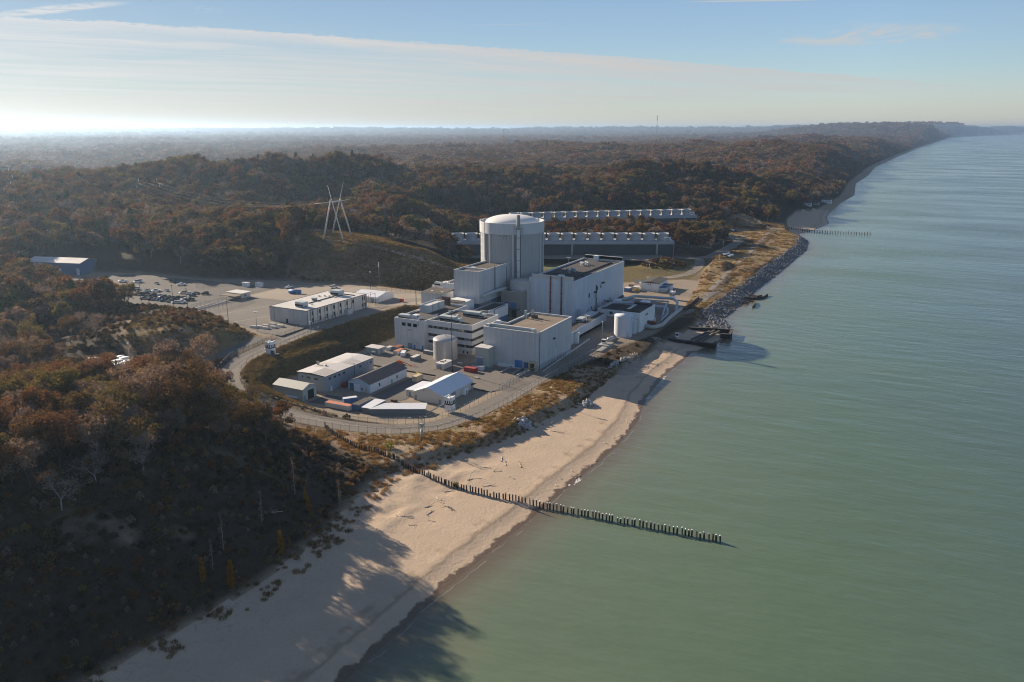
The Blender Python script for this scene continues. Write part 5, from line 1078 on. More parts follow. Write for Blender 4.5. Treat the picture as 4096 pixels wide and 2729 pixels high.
    for (a, ra), (c, rc) in zip(prof[:-1], prof[1:]): b.tube([(-147.5 + a * .2, 393 + a, 5.1), (-147.5 + c * .2, 393 + c, 5.1)], ra, 16, r1=rc, cap=False)
    b.build('shell', M['stain'], t); part(t, 'saddle', M['conc'], (-148.6, -146.8, 391, 391.6, 3.4, 4.3)); part(t, 'saddle', M['conc'], (-148.2, -146.4, 394.6, 395.2, 3.4, 4.3))
    # sunken steel barges / groyne remains
    for lb, Ps in (('rusted black steel hull half sunk by the rock shore, farther one', [[(-119, 573), (-104.4, 566), (-102, 570)], [(-118, 556), (-104, 557.5), (-100, 566), (-99.2, 576)], [(-104.4, 566), (-104, 557.5)]]), ('rusted black steel hull half sunk by the rock shore, nearer one', [[(-118, 543.5), (-105, 539)], [(-116, 552), (-103, 548), (-100.5, 540), (-100, 529)]])):
        t = thing('sunken_barge', (-108, Ps[0][0][1], -.5), lb, 'wreck'); b = MB()
        for P in Ps:
            for (ax, ay), (bx, by) in zip(P[:-1], P[1:]): L = math.hypot(bx - ax, by - ay); b.obox(((ax + bx) / 2, (ay + by) / 2), ((bx - ax) / L, (by - ay) / L), L + .3, .45, -2.5, 1.4)
        b.obox(((Ps[0][0][0] + Ps[1][-1][0]) / 2 - 3, (Ps[0][0][1] + Ps[1][0][1]) / 2 + 1), (.97, -.2), 12, 4, -2.5, .35); b.build('hull', M['blacksteel'], t)
lakeside()

def cooling_tower(p, q, n, base, deck, first, label):
    """p: the end near the lake, q: the far end"""
    L = math.hypot(q[0] - p[0], q[1] - p[1]); rz = math.atan2(q[1] - p[1], q[0] - p[0]); e = thing('cooling_tower', (p[0], p[1], base), label, 'cooling tower', None, rz)
    h = deck - base; W = 19.     # local: x runs along the tower, y = 0 the side to the plant (right of travel is +y here)
    s = -1                       # body lies on the far side
    y0, y1 = sorted((0, s * W)); b = MB(); b.box(0, L, y0, y1, h - 2.7, h); b.build('deck_band', M['ctwall'], e, local=True)
    b = MB(); b.box(0, .4, y0 + 1.5, y1 - 1.5, 0, h - 2.7); b.box(L - .4, L, y0 + 1.5, y1 - 1.5, 0, h - 2.7)
    for yy in (y0, y1): 
        for xx in (0, L - .5): b.quad([(xx, yy, h - 2.7), (xx + .5, yy, h - 2.7), (xx + .5, yy + (2.2 if yy == y0 else -2.2), 0), (xx, yy + (2.2 if yy == y0 else -2.2), 0)])
    b.build('end_wall', M['ctwall'], e, local=True)
    for yy, sg in ((y1, -1), (y0, 1)):
        b = MB(); nl = 17
        for i in range(nl):
            z = .6 + i * (h - 3.6) / nl; o = sg * (2.0 - 1.9 * z / h); b.quad([(0, yy + o, z), (L, yy + o, z), (L, yy + o + sg * .75, z + (h - 3.6) / nl * .8), (0, yy + o + sg * .75, z + (h - 3.6) / nl * .8)])
        b.build('louver_bank', M['louver'], e, local=True)
        for xx in (14, 88, 160) if sg == -1 else (60,):
            b = MB(); b.quad([(xx, yy + sg * .02, h - 2.7), (xx + 1.6, yy + sg * .02, h - 2.7), (xx + 1.6, yy + sg * 2.1, 0), (xx, yy + sg * 2.1, 0)]); b.tube([(xx + .8, yy - sg * .1, h), (xx + .8, yy + sg * 1.9 - sg * .2, 0)], .2, 5); b.build('access_bay', M['ctwall'], e, local=True)
    b = MB(); b.box(.6, L - .6, y0 + 3., y1 - 3., .2, h - 3); b.build('fill_core', M['dark'], e, local=True)
    for i in range(n):
        cx_ = first + 12 * i; b = MB(); b.lathe(cx_, (y0 + y1) / 2, [(5.1, h), (4.85, h + 1.6), (4.95, h + 3.2), (5.35, h + 4.9), (5.65, h + 6.0), (5.5, h + 6.0), (4.5, h + 3), (4.3, h + .3)], 36); b.lathe(cx_, (y0 + y1) / 2, [(4.4, h + .35), (.1, h + .4)], 24, 1)
        for a in (0, 2.09, 4.19): b.obox((cx_ + 2.1 * math.cos(a), (y0 + y1) / 2 + 2.1 * math.sin(a)), (math.cos(a), math.sin(a)), 4.2, .6, h + 2., h + 2.15, 1)
        b.build('fan_stack', [M['fan'], M['poledark']], e, local=True)
    b = MB(); b.box(3.2, 3.6, y1 - 4.5, y1 - .4, h, h + 3.6); b.box(3.2, 8.5, y1 - .7, y1 - .4, h + 2.7, h + 3.6); b.box(8.1, 8.5, y1 - .7, y1 - .4, h, h + 2.7); b.build('deck_stair', M['white'], e, local=True)
    b = MB(); b.box(L + .6, L + 5., y0 + 6, y1 - 6, 0, h + 1); b.build('stair_tower', M['ctwall'], e, local=True)
    b = MB()
    for yy in (y0 + .1, y1 - .1):
        b.bar((0, yy, h + 1.05), (L, yy, h + 1.05), .08)
        for xx in np.arange(0, L, 4.): b.bar((xx, yy, h), (xx, yy, h + 1.05), .08)
    b.build('handrail', M['galv'], e, local=True)
cooling_tower((-198.4, 676.6), (-370.6, 584.3), 16, 3.5, 20.2, 8.8, 'nearer long cooling tower with a row of flared fan stacks and dark louvers')
cooling_tower((-229, 862), (-393, 725), 17, 6.5, 24.0, 9.0, 'farther long cooling tower, half hidden by the orange and brown bushes')
# ------------------------------------------------------------------ lower yard, upper lot and everything smaller
def gable(e, x0, x1, y0, y1, z0, ze, zr, wm, rm, axis='y', ov=.35, rx=None, th=.14):
    """gabled house: ridge along axis"""
    b = MB()
    if axis == 'y':
        r = (x0 + x1) / 2 if rx is None else rx
        for y in (y0, y1): b.quad([(x0, y, z0), (x1, y, z0), (x1, y, ze), (r, y, zr), (x0, y, ze)])
        for x in (x0, x1): b.quad([(x, y0, z0), (x, y1, z0), (x, y1, ze), (x, y0, ze)])
        b.build('wall', wm, e); b = MB()
        for xa, sg in ((x0, -1), (x1, 1)):
            xo = xa + sg * ov; zo = ze - (zr - ze) * ov / abs(r - xa); q = [(xo, y0 - ov, zo), (xo, y1 + ov, zo), (r, y1 + ov, zr), (r, y0 - ov, zr)]
            b.quad([(p[0], p[1], p[2] + th) for p in q]); b.quad([(p[0], p[1], p[2] + .02) for p in q]); b.quad([(*q[0][:2], q[0][2] + .02), (*q[1][:2], q[1][2] + .02), (*q[1][:2], q[1][2] + th), (*q[0][:2], q[0][2] + th)]); b.quad([(*q[0][:2], q[0][2] + .02), (*q[3][:2], q[3][2] + .02), (*q[3][:2], q[3][2] + th), (*q[0][:2], q[0][2] + th)])
    else:
        r = (y0 + y1) / 2
        for x in (x0, x1): b.quad([(x, y0, z0), (x, y1, z0), (x, y1, ze), (x, r, zr), (x, y0, ze)])
        for y in (y0, y1): b.quad([(x0, y, z0), (x1, y, z0), (x1, y, ze), (x0, y, ze)])
        b.build('wall', wm, e); b = MB()
        for ya, sg in ((y0, -1), (y1, 1)):
            yo = ya + sg * ov; zo = ze - (zr - ze) * ov / abs(r - ya); q = [(x0 - ov, yo, zo), (x1 + ov, yo, zo), (x1 + ov, r, zr), (x0 - ov, r, zr)]
            b.quad([(p[0], p[1], p[2] + th) for p in q]); b.quad([(p[0], p[1], p[2] + .02) for p in q]); b.quad([(*q[0][:2], q[0][2] + .02), (*q[1][:2], q[1][2] + .02), (*q[1][:2], q[1][2] + th), (*q[0][:2], q[0][2] + th)])
    return b.build('roof', rm, e)
def yard_buildings():
    # long flat building
    e = thing('workshop', (-233.5, 270, 3.5), 'long grey workshop with a patchy light flat roof and small high windows', 'building')
    x0, x1, y0, y1, z0, z1 = -241.5, -225.7, 253.3, 287, 3.5, 11.1
    b = MB(); b.box(x0, x1, y0, y1, z0, z1); b.build('wall', M['greysiding'], e)
    b = MB(); xm = (x0 + x1) / 2; b.quad([(x0 - .3, y0 - .4, z1 + .05), (xm, y0 - .4, z1 + .55), (xm, y1 + .4, z1 + .55), (x0 - .3, y1 + .4, z1 + .05)]); b.quad([(xm, y0 - .4, z1 + .55), (x1 + .3, y0 - .4, z1 + .05), (x1 + .3, y1 + .4, z1 + .05), (xm, y1 + .4, z1 + .55)])
    b.quad([(x0 - .3, y0 - .4, z1 - .25), (x1 + .3, y0 - .4, z1 - .25), (x1 + .3, y0 - .4, z1 + .05), (xm, y0 - .4, z1 + .55), (x0 - .3, y0 - .4, z1 + .05)], 1); b.quad([(x1 + .3, y0 - .4, z1 - .25), (x1 + .3, y1 + .4, z1 - .25), (x1 + .3, y1 + .4, z1 + .05), (x1 + .3, y0 - .4, z1 + .05)], 1); b.build('roof', [M['rooflight'], M['poledark']], e)
    b = MB(); b.quad([(xm + .4, y0 + .2, z1 + .57), (x1 - .2, y0 + .2, z1 + .10), (x1 - .2, y0 + 8.5, z1 + .10), (xm + .4, y0 + 8.5, z1 + .57)]); b.quad([(x0 + 1, 262, z1 + .13), (xm - .3, 262, z1 + .56), (xm - .3, 270, z1 + .56), (x0 + 1, 270, z1 + .13)]); b.quad([(xm + 1.5, 272, z1 + .46), (x1 - .6, 272, z1 + .13), (x1 - .6, 279, z1 + .13), (xm + 1.5, 279, z1 + .46)]); b.build('roof_patch', mat('patched_roof', (.40, .375, .345), .8, .2, .2), e)
    for xx, w in ((-239, .7), (-236.2, 1.9), (-232, 1.9)): win(e, xx, xx + w, y0, y0, 8.7, 9.6, 's', frame='greysiding')
    for yy, w in ((255.3, 1.4), (258.7, 1.5), (261.8, 1.2), (264.8, 1.6), (276.5, 1.4), (279.3, .8), (281.6, 1.), (284.3, 1.2)): win(e, x1, x1, yy, yy + w, 8.9, 9.8, 'e', frame='greysiding')
    part(e, 'door', M['white'], (x1, x1 + .08, 256.2, 257.2, 3.5, 5.7))
    for xx in (-240.3, -239.5): 
        b = MB(); b.lathe(xx, 265, [(.28, z1), (.28, z1 + 1.6), (.45, z1 + 1.7), (.1, z1 + 2)], 10); b.build('flue', M['galv'], e)
    b = MB(); b.lathe(-235, 264.5, [(.55, z1 + .4), (.55, z1 + .8), (.7, z1 + 1.), (.1, z1 + 1.2)], 12); b.build('roof_vent', M['coping'], e)
    b = MB(); b.tube([(-232.5, 280, z1 + .4), (-232.5, 280, z1 + 4.2)], .06, 5); b.build('antenna', M['galv'], e)
    # shed with an open door
    e = thing('machine_shed', (-235, 244.5, 3.7), 'beige gabled shed with one wide dark open doorway', 'shed')
    gable(e, -243.5, -227.0, 240.2, 248.6, 3.6, 8.6, 10.2, M['sage'], M['sage'], 'x', .3); part(e, 'doorway', M['dark'], (-227.0, -226.92, 243, 246.9, 3.6, 7.6)); part(e, 'door_frame', M['coping'], (-227, -226.88, 242.75, 243, 3.6, 7.8), (-227, -226.88, 246.9, 247.15, 3.6, 7.8), (-227, -226.88, 242.75, 247.15, 7.6, 7.85)); part(e, 'side_door', M['greydoor'], (-227, -226.9, 240.9, 241.8, 3.6, 5.7))
    part(e, 'lean_shelf', M['greydoor'], (-236.5, -229.5, 238.9, 240.15, 3.9, 4.9)); part(e, 'awning', M['coping'], (-236.8, -229.2, 238.4, 240.15, 5.0, 5.12))
    # dark shingled store
    e = thing('shingled_store', (-214.3, 275, 3.5), 'pale blue store with a steep dark shingled roof', 'building')
    gable(e, -220.2, -208.4, 261.6, 289.2, 3.5, 7.7, 9.9, M['lbluesiding'], M['shingle'], 'y', .35)
    part(e, 'sliding_door', M['white'], (-217.0, -213.7, 261.42, 261.6, 3.5, 6.9)); part(e, 'door_leaf', M['bluewall'], (-219.4, -217.05, 261.45, 261.58, 3.5, 6.9)); part(e, 'door_rail', M['coping'], (-219.6, -211, 261.4, 261.58, 6.95, 7.15)); part(e, 'notice', M['red'], (-213.2, -212.3, 261.5, 261.6, 4.6, 5.4)); part(e, 'side_door', M['tan'], (-211, -210, 261.5, 261.6, 3.5, 5.6))
    for yy in (268, 281): win(e, -208.4, -208.4, yy, yy + 1, 5., 6.4, 'e')
    part(e, 'side_door', M['greydoor'], (-208.42, -208.3, 277, 278, 3.5, 5.6)); part(e, 'downpipe', M['coping'], (-208.4, -208.25, 275, 275.2, 3.5, 7.5))
    # white gabled hall
    e = thing('white_hall', (-180, 276, 3.5), 'white gabled hall with a bright metal roof and a lean-to on its left', 'building')
    gable(e, -187.2, -172.4, 264, 288.6, 3.5, 7.1, 10.1, M['creamwall'], M['roofmetal'], 'y', .3)
    b = MB(); b.box(-192.6, -187.25, 266.3, 279, 3.5, 6.6); b.build('lean_to', M['creamwall'], e); b = MB(); b.quad([(-192.9, 266, 6.62), (-187.2, 266, 6.95), (-187.2, 279.3, 6.95), (-192.9, 279.3, 6.62)]); b.quad([(-192.9, 266, 6.5), (-187.2, 266, 6.5), (-187.2, 266, 6.95), (-192.9, 266, 6.62)]); b.build('lean_to_roof', M['roofmetal'], e)
    part(e, 'door', M['greydoor'], (-186.5, -185.5, 263.9, 264, 3.5, 5.7)); part(e, 'door', M['greydoor'], (-174.4, -173.4, 263.9, 264, 3.5, 5.6)); part(e, 'door', M['greydoor'], (-191, -190.1, 266.2, 266.3, 3.5, 5.6)); win(e, -182, -181.5, 264, 264, 8, 8.5, 's', fr=.05)
    part(e, 'roller_door', M['greydoor'], (-172.4, -172.3, 270.8, 274, 3.5, 6.6)); part(e, 'porch', M['white'], (-172.4, -170.7, 279, 281.6, 3.5, 6.1)); part(e, 'porch_door', M['greydoor'], (-170.7, -170.62, 280, 281, 3.5, 5.5)); part(e, 'awning', M['poledark'], (-172.4, -170.8, 286.5, 289, 6, 6.2)); part(e, 'wall_cabinet', M['hvac'], (-172.4, -171.8, 287, 288.2, 3.5, 5.6))
    # long low sheds
    e = thing('low_shed', (-182, 249, 4.2), 'long low shed with a bright white ribbed roof, longer of the two by the road', 'shed')
    ax = (20. / math.hypot(20, 10.5), 10.5 / math.hypot(20, 10.5)); nx_, ny_ = -ax[1], ax[0]
    def lowshed(e, P, zf, zb, z0):
        (ax_, ay_), (bx_, by_), (cx_, cy_), (dx_, dy_) = P; b = MB()
        b.quad([(ax_, ay_, z0), (bx_, by_, z0), (bx_, by_, zf), (ax_, ay_, zf)]); b.quad([(bx_, by_, z0), (cx_, cy_, z0), (cx_, cy_, zb), (bx_, by_, zf)]); b.quad([(cx_, cy_, z0), (dx_, dy_, z0), (dx_, dy_, zb), (cx_, cy_, zb)]); b.quad([(dx_, dy_, z0), (ax_, ay_, z0), (ax_, ay_, zf), (dx_, dy_, zb)]); b.build('wall', M['greycont'], e)
        c = (np.mean([p[0] for p in P]), np.mean([p[1] for p in P])); o = [(c[0] + (x - c[0]) * 1.02, c[1] + (y - c[1]) * 1.06) for x, y in P]; b = MB(); zz = (zf, zf, zb, zb)
        b.quad([(x, y, z + .16) for (x, y), z in zip(o, zz)]); b.quad([(x, y, z + .02) for (x, y), z in zip(o, zz)][::-1])
        for i in range(4): j = (i + 1) % 4; b.quad([(*o[i], zz[i] + .02), (*o[j], zz[j] + .02), (*o[j], zz[j] + .16), (*o[i], zz[i] + .16)])
        b.build('roof', M['roofmetal'], e)
    lowshed(e, [(-192, 240.5), (-172.2, 250.6), (-175, 255.6), (-190, 247.6)], 5.9, 6.4, 3.4)
    e = thing('low_shed', (-196, 246, 3.6), 'shorter low shed with a bright white roof beside the blue grey cabin', 'shed'); lowshed(e, [(-196.6, 241), (-192.4, 241.4), (-192.6, 251.5), (-197.4, 250.8)], 5.7, 6.0, 3.4)
    def container(x0, x1, y0, y1, z0, z1, m, rm, name, label, cat, group=None, rz=0.):
        cx_, cy_ = (x0 + x1) / 2, (y0 + y1) / 2; e = thing(name, (cx_, cy_, z0), label, cat, group, rz); lx, ly, h = (x1 - x0) / 2, (y1 - y0) / 2, z1 - z0
        b = MB(); b.box(-lx + .06, lx - .06, -ly + .06, ly - .06, .12, h - .05)
        for sx in (-1, 1):
            for sy in (-1, 1): b.box(*sorted((sx * lx, sx * (lx - .16))), *sorted((sy * ly, sy * (ly - .16))), 0, h)
        for zz in (0.05, h - .18): b.box(-lx, lx, -ly, -ly + .1, zz, zz + .16); b.box(-lx, lx, ly - .1, ly, zz, zz + .16); b.box(-lx, -lx + .1, -ly, ly, zz, zz + .16); b.box(lx - .1, lx, -ly, ly, zz, zz + .16)
        b.build('shell', M[m], e, local=True); b = MB().box(-lx + .1, lx - .1, -ly + .1, ly - .1, h - .06, h + .02); b.build('roof', M[rm], e, local=True)
        d = MB(); d.box(-lx + .2, -.03, -ly - .03, -ly + .07, .2, h - .2); d.box(.03, lx - .2, -ly - .03, -ly + .07, .2, h - .2); d.build('door', M[m], e, local=True); return e
    G_ = 'containers and cabins in the lower yard'
    container(-202.2, -199.6, 284.4, 289.8, 3.5, 6.0, 'tan', 'tan', 'shipping_container', 'small sand yellow container between the shingled store and the white hall', 'container', G_)
    container(-188.6, -182.4, 307.3, 309.9, 3.5, 6.1, 'red', 'red', 'shipping_container', 'bright red container near the tan annex', 'container', G_)
    container(-187, -181, 312, 314.4, 3.5, 6.0, 'lbluesiding', 'greycont', 'shipping_container', 'pale blue container right behind the red one', 'container', G_)
    container(-221.2, -218.6, 310, 316, 3.5, 6.0, 'greycont', 'rooflight', 'shipping_container', 'dark grey container with a pale roof left of the steel tank', 'container', G_)
    container(-235.2, -232.6, 315.3, 321.5, 3.5, 6.0, 'creamwall', 'orangeroof', 'shipping_container', 'cream container with a rusty roof beside the white trailer', 'container', G_)
    container(-243.5, -241, 319.8, 323.5, 3.5, 5.8, 'tankwhite', 'rooflight', 'shipping_container', 'small white container by the office wing', 'container', G_)
    container(-240.6, -236.6, 321.5, 327, 3.5, 6.0, 'greycont', 'rust', 'shipping_container', 'grey container with a rusty red roof against the office wing', 'container', G_)
    container(-222.5, -216.5, 323.6, 326.2, 3.5, 5.9, 'greycont', 'rooflight', 'shipping_container', 'grey container with scribbled side behind the steel tank', 'container', G_)
    container(-202, -198.2, 241.2, 250.6, 3.7, 6.2, 'navy', 'roofb', 'site_cabin', 'blue grey cabin with a brown roof beside the white low sheds', 'cabin', G_)
    container(-214.2, -201.8, 239.2, 242.0, 3.7, 5.7, 'creamwall', 'orangeroof', 'old_trailer', 'long old trailer with a rusty orange roof beside the perimeter road', 'trailer', G_, R(2))
    e = container(-3, 3, -1.25, 1.25, 0, 2.3, 'navy', 'roofmetal', 'box_trailer', 'slanting blue box trailer with a white top behind the orange roofed trailer', 'trailer', G_); e.location = (-208.6, 248.4, 3.5); e.rotation_euler = (0, 0, R(52))
    container(-224.7, -223.4, 262.5, 266, 3.5, 5.6, 'red', 'red', 'shipping_container', 'narrow red container in the gap between workshop and shingled store', 'container', G_)
    e = thing('utility_cabin', (-245.5, 314.5, 4.0), 'small beige cabin with a white flat roof on a raised deck', 'cabin'); part(e, 'wall', M['sage'], (-249.5, -241.6, 311.6, 316.8, 4.2, 7.0)); part(e, 'roof', M['rooflight'], (-249.9, -241.2, 311.2, 317.2, 7.0, 7.3)); part(e, 'door', M['greydoor'], (-241.62, -241.5, 313, 315.4, 4.2, 6.4)); part(e, 'deck', M['concd'], (-250.5, -240.6, 309.5, 317.5, 3.4, 4.2)); unit(e, -244.8, -243, 309.9, 311.4, 4.2, 5.9)
    e = thing('concrete_hut', (-200.3, 309, 3.5), 'low concrete hut with a pale roof and grey hatch in front of the steel tank', 'building'); part(e, 'wall', M['creamwall'], (-202.6, -198.2, 304.9, 312.8, 3.5, 6.6)); part(e, 'roof', M['rooflight'], (-202.8, -198, 304.7, 313, 6.6, 6.85)); part(e, 'hatch', M['greydoor'], (-201.6, -199.4, 304.8, 304.92, 3.9, 6)); 
    b = MB(); b.bar((-201.8, 307.5, 6.95), (-199.6, 309.5, 7.2), .35); b.bar((-200.8, 308.2, 7.), (-200, 307, 7.1), .3); b.bar((-200.3, 308.9, 7.1), (-199.4, 309.7, 7.7), .25); b.build('roof_fitting', M['rustw'], e)
    b = MB()
    for x in (-203, -201.5, -199.8, -198): b.lathe(x, 303.7, [(.12, 3.5), (.12, 4.6), (.01, 4.7)], 8)
    b.build('bollard_row', M['yellow'], e)
    # steel tank
    e = thing('steel_tank', (-208.2, 322.3, 3.5), 'large stainless steel tank with a domed top in the lower yard', 'tank'); b = MB(); b.lathe(-208.2, 322.3, [(6.02, 3.4), (6.02, 13.8)], 56); b.build('shell', M['stain'], e)
    for zz in (6.2, 8.7, 11.2): b = MB(); b.lathe(-208.2, 322.3, [(6.02, zz), (6.06, zz), (6.06, zz + .1), (6.02, zz + .1)], 56, sm=False); b.build('weld_band', M['hvac'], e)
    b = MB(); b.lathe(-208.2, 322.3, [(6.15, 13.7)] + [(6.15 * math.cos(t), 13.8 + 1.9 * math.sin(t)) for t in np.linspace(0, 1.55, 8)], 48); b.build('dome', M['stain'], e); b = MB(); b.lathe(-208.2, 322.3, [(.3, 15.6), (.3, 16.2), (.4, 16.3), (.02, 16.5)], 10); b.build('vent', M['coping'], e)
    # boom lift
    e = thing('boom_lift', (-218.5, 302.6, 3.5), 'orange boom lift folded low beside the dirt road', 'lift'); b = MB(); b.box(-224, -221.5, 302, 304.4, 4.1, 4.9); b.box(-223.8, -222.2, 302.3, 304, 4.9, 5.7); b.build('chassis', M['orange'], e)
    for x in (-223.5, -222):
        for y in (302, 304.2):
            b = MB(); b.tube([(x, y - .15, 3.95), (x, y + .15, 3.95)], .45, 12); b.build('wheel', M['dark'], e)
    b = MB(); b.bar((-223.6, 303.1, 5.9), (-218.3, 302.9, 5.0), .5); b.bar((-218.3, 302.9, 5.0), (-214.8, 302.6, 4.1), .4); b.build('boom', M['orange'], e); b = MB(); b.box(-214.9, -213.1, 301.9, 303.5, 3.6, 3.8)
    for x in (-214.9, -213.1):
        for y in (301.9, 303.5): b.bar((x, y, 3.7), (x, y, 4.8), .12)
    for a, c in (((-214.9, 301.9), (-213.1, 301.9)), ((-213.1, 301.9), (-213.1, 303.5)), ((-213.1, 303.5), (-214.9, 303.5)), ((-214.9, 303.5), (-214.9, 301.9))): b.bar((*a, 4.8), (*c, 4.8), .12)
    b.build('basket', M['orange'], e)
    # white cargo trailer
    e = thing('cargo_trailer', (-229.6, 316.3, 3.5), 'white rounded cargo trailer parked by the cream container', 'trailer', None, R(-64))
    b = MB(); pr = [(-2.8, .6), (2.4, .6), (2.9, 1.0), (2.9, 2.1), (2.5, 2.6), (-2.6, 2.6), (-2.8, 2.4)]
    for y in (-1.1, 1.1): b.quad([(x, y, z) for x, z in pr])
    for (xa, za), (xb_, zb_) in zip(pr, pr[1:] + pr[:1]): b.quad([(xa, -1.1, za), (xb_, -1.1, zb_), (xb_, 1.1, zb_), (xa, 1.1, za)])
    b.build('body', M['white'], e, local=True); b = MB(); b.bar((2.8, 0, .7), (4.1, 0, .6), .15); b.build('hitch', M['poledark'], e, local=True)
    for x in (-.9, .2):
        for y in (-1.15, 1.15):
            b = MB(); b.tube([(x, y - .1, .4), (x, y + .1, .4)], .38, 12); b.build('wheel', M['dark'], e, local=True)
    # right hand buildings beyond the tall hall
    e = thing('store_building', (-175, 550, 3.5), 'white store with a dark low pitched roof beyond the tall hall', 'building')
    x0, x1, y0, y1 = -179.5, -166.8, 535.5, 557; b = MB(); b.quad([(x0, y0, 3.4), (x1, y0, 3.4), (x1, y0, 9.6), (x0, y0, 9.6)]); b.quad([(x1, y0, 3.4), (x1, y1, 3.4), (x1, y1, 9.6), (x1, y0, 9.6)]); b.quad([(x0, y1, 3.4), (x0, y0, 3.4), (x0, y0, 9.6), (x0, y1, 9.6)]); b.quad([(x1, y1, 3.4), (x0, y1, 3.4), (x0, y1, 9.6), (x1, y1, 9.6)]); b.build('wall', M['white'], e)
    b = MB(); xm = (x0 + x1) / 2
    for q in ([(x0 - .6, y0 - .6, 9.5), (xm, y0 - .6, 10.4), (xm, y1 + .6, 10.4), (x0 - .6, y1 + .6, 9.5)], [(xm, y0 - .6, 10.4), (x1 + .6, y0 - .6, 9.5), (x1 + .6, y1 + .6, 9.5), (xm, y1 + .6, 10.4)]): b.quad([(p[0], p[1], p[2] + .18) for p in q]); b.quad(q[::-1])
    b.quad([(x0 - .6, y0 - .6, 9.5), (x1 + .6, y0 - .6, 9.5), (x1 + .6, y0 - .6, 9.68), (xm, y0 - .6, 10.58), (x0 - .6, y0 - .6, 9.68)]); b.quad([(x1 + .6, y0 - .6, 9.5), (x1 + .6, y1 + .6, 9.5), (x1 + .6, y1 + .6, 9.68), (x1 + .6, y0 - .6, 9.68)]); b.build('roof', M['roofd'], e)
    for xx in (-174.8, -173): win(e, xx, xx + .7, y0, y0, 8.2, 8.9, 's', fr=.06)
    part(e, 'side_annex', M['tankwhite'], (-166.75, -162.5, 537, 544, 3.4, 6.4)); part(e, 'annex_roof', M['bluewall'], (-166.7, -162.2, 536.7, 544.3, 6.4, 6.7)); part(e, 'side_annex', M['white'], (-166.75, -160.5, 545, 550, 3.4, 7.1)); part(e, 'annex_roof', M['bluewall'], (-166.7, -160.2, 544.7, 550.3, 7.1, 7.4))
    for i, (x, y, w, l, m, rm, lb) in enumerate([(-186.5, 528, 4, 6, 'navy', 'rooflight', 'blue cabin with a white roof beyond the tall hall'), (-183, 535, 4, 5, 'creamwall', 'rooflight', 'cream cabin beside the white store'), (-187, 540, 6, 3, 'greycont', 'rust', 'grey cabin with rusty roof behind the tall hall'), (-184.5, 552, 3, 6, 'tankwhite', 'rooflight', 'white cabin behind the dark roofed store'), (-190, 561, 6, 3, 'sage', 'roofb', 'green grey cabin with flat brown roof behind the store')]):
        container(x - w / 2, x + w / 2, y - l / 2, y + l / 2, 3.5, 6.3, m, rm, 'site_cabin', lb, 'cabin', 'cabins beyond the tall hall')
    part(thing('yellow_skid', (-180.5, 531, 3.5), 'yellow machine skid standing in front of the cream cabin', 'machine'), 'body', M['yellow'], (-181.8, -179.4, 530, 532, 3.5, 5.2), (-181.3, -180.2, 530.3, 531.5, 5.2, 6.1))
    # admin building on the upper lot
    e = thing('administration_building', (-302, 338, 13.4), 'long two storey beige building with narrow windows and a white flat roof', 'office building')
    x0, x1, y0, y1, z0, z1 = -315.5, -289, 313, 363.8, 13.3, 21.3
    b = MB(); b.box(x0, x1, y0, y1, z0, z1); ys = [313 + 50.6 * ((u - 752) / 1023.) ** 1.03 for u in (757, 808, 855, 927, 975, 1045, 1095, 1165, 1215, 1280, 1325, 1390, 1435, 1500, 1543, 1705, 1750, 1774)]
    for y in ys: b.box(x1, x1 + .12, y, y + .28, z0, z1 - .1, 1)
    for ya, yb in zip(ys[0:-3:2], ys[1:-3:2]): b.box(x1, x1 + .05, ya + .3, yb, z0, z1 - .3, 2)
    for x in (-312.3,): b.box(x, x + .15, y0 - .08, y0, z0, z1 - .1, 1)
    b.build('wall', [M['adminwall'], M['poledark'], M['creamwall']], e)
    for u in (790, 838, 908, 957, 1029, 1075, 1146, 1192, 1261, 1305, 1372, 1416, 1481, 1521, 1692, 1734):
        yy = 313 + 50.6 * ((u - 752) / 1023.) ** 1.03
        for za in (14.6, 18.4): 
            if za < 15 and u == 1521: continue
            win(e, x1, x1, yy + .1, yy + 1.2, za, za + 2.0, 'e', fr=.06, frame='poledark')
    b = MB(); b.box(x0 + .3, x1 - .3, y0 + .3, y1 - .3, z1, z1 + .12); b.build('roof', M['rooflight'], e); b = MB(); b.box(x0 - .1, x1 + .15, y0 - .12, y0 + .3, z1, z1 + .22); b.box(x1 - .3, x1 + .15, y0 + .3, y1, z1, z1 + .22); b.box(x0 - .1, x0 + .3, y0 + .3, y1, z1, z1 + .22); b.box(x0 + .3, x1 - .3, y1 - .3, y1 + .1, z1, z1 + .22); b.build('roof_edge', M['poledark'], e)
    b = MB(); b.box(-301.4, -300.7, 328, 358, z1 + .12, z1 + .5); b.box(-303, -292, 356.5, 357.1, z1 + .12, z1 + .6); b.build('roof_curb', M['poledark'], e)
    unit(e, -301.5, -296, 318, 322.2, z1 + .3, z1 + 3.0); unit(e, -304.5, -298.5, 350.5, 355.5, z1 + .5, z1 + 3.3); unit(e, -305, -302.5, 335, 337, z1 + .2, z1 + 1.7)
    for x, y, s in ((-309, 345, .9), (-306.5, 347, .8), (-303.5, 347.5, .8), (-299, 347, 1.), (-297.5, 326, .7), (-311.5, 357, .8), (-296, 349, .7)): part(e, 'roof_vent', M['coping'], (x, x + s, y, y + s, z1 + .12, z1 + .9))
    part(e, 'door', M['dark'], (-303.8, -302.6, y0 - .06, y0 + .02, 13.4, 15.7)); part(e, 'meter_cabinet', M['hvac'], (-288.85, -286.4, 343.5, 347.6, 13.3, 16.2))
    t = thing('frame_tent', (-300, 388, 13.4), 'white gabled tent at the end of the administration building', 'tent'); gable(t, -310, -291.5, 377, 394, 13.3, 16.6, 18.3, M['white'], M['roofmetal'], 'x', .2); part(t, 'door', M['greydoor'], (-296, -294, 376.9, 377, 13.4, 15.7))
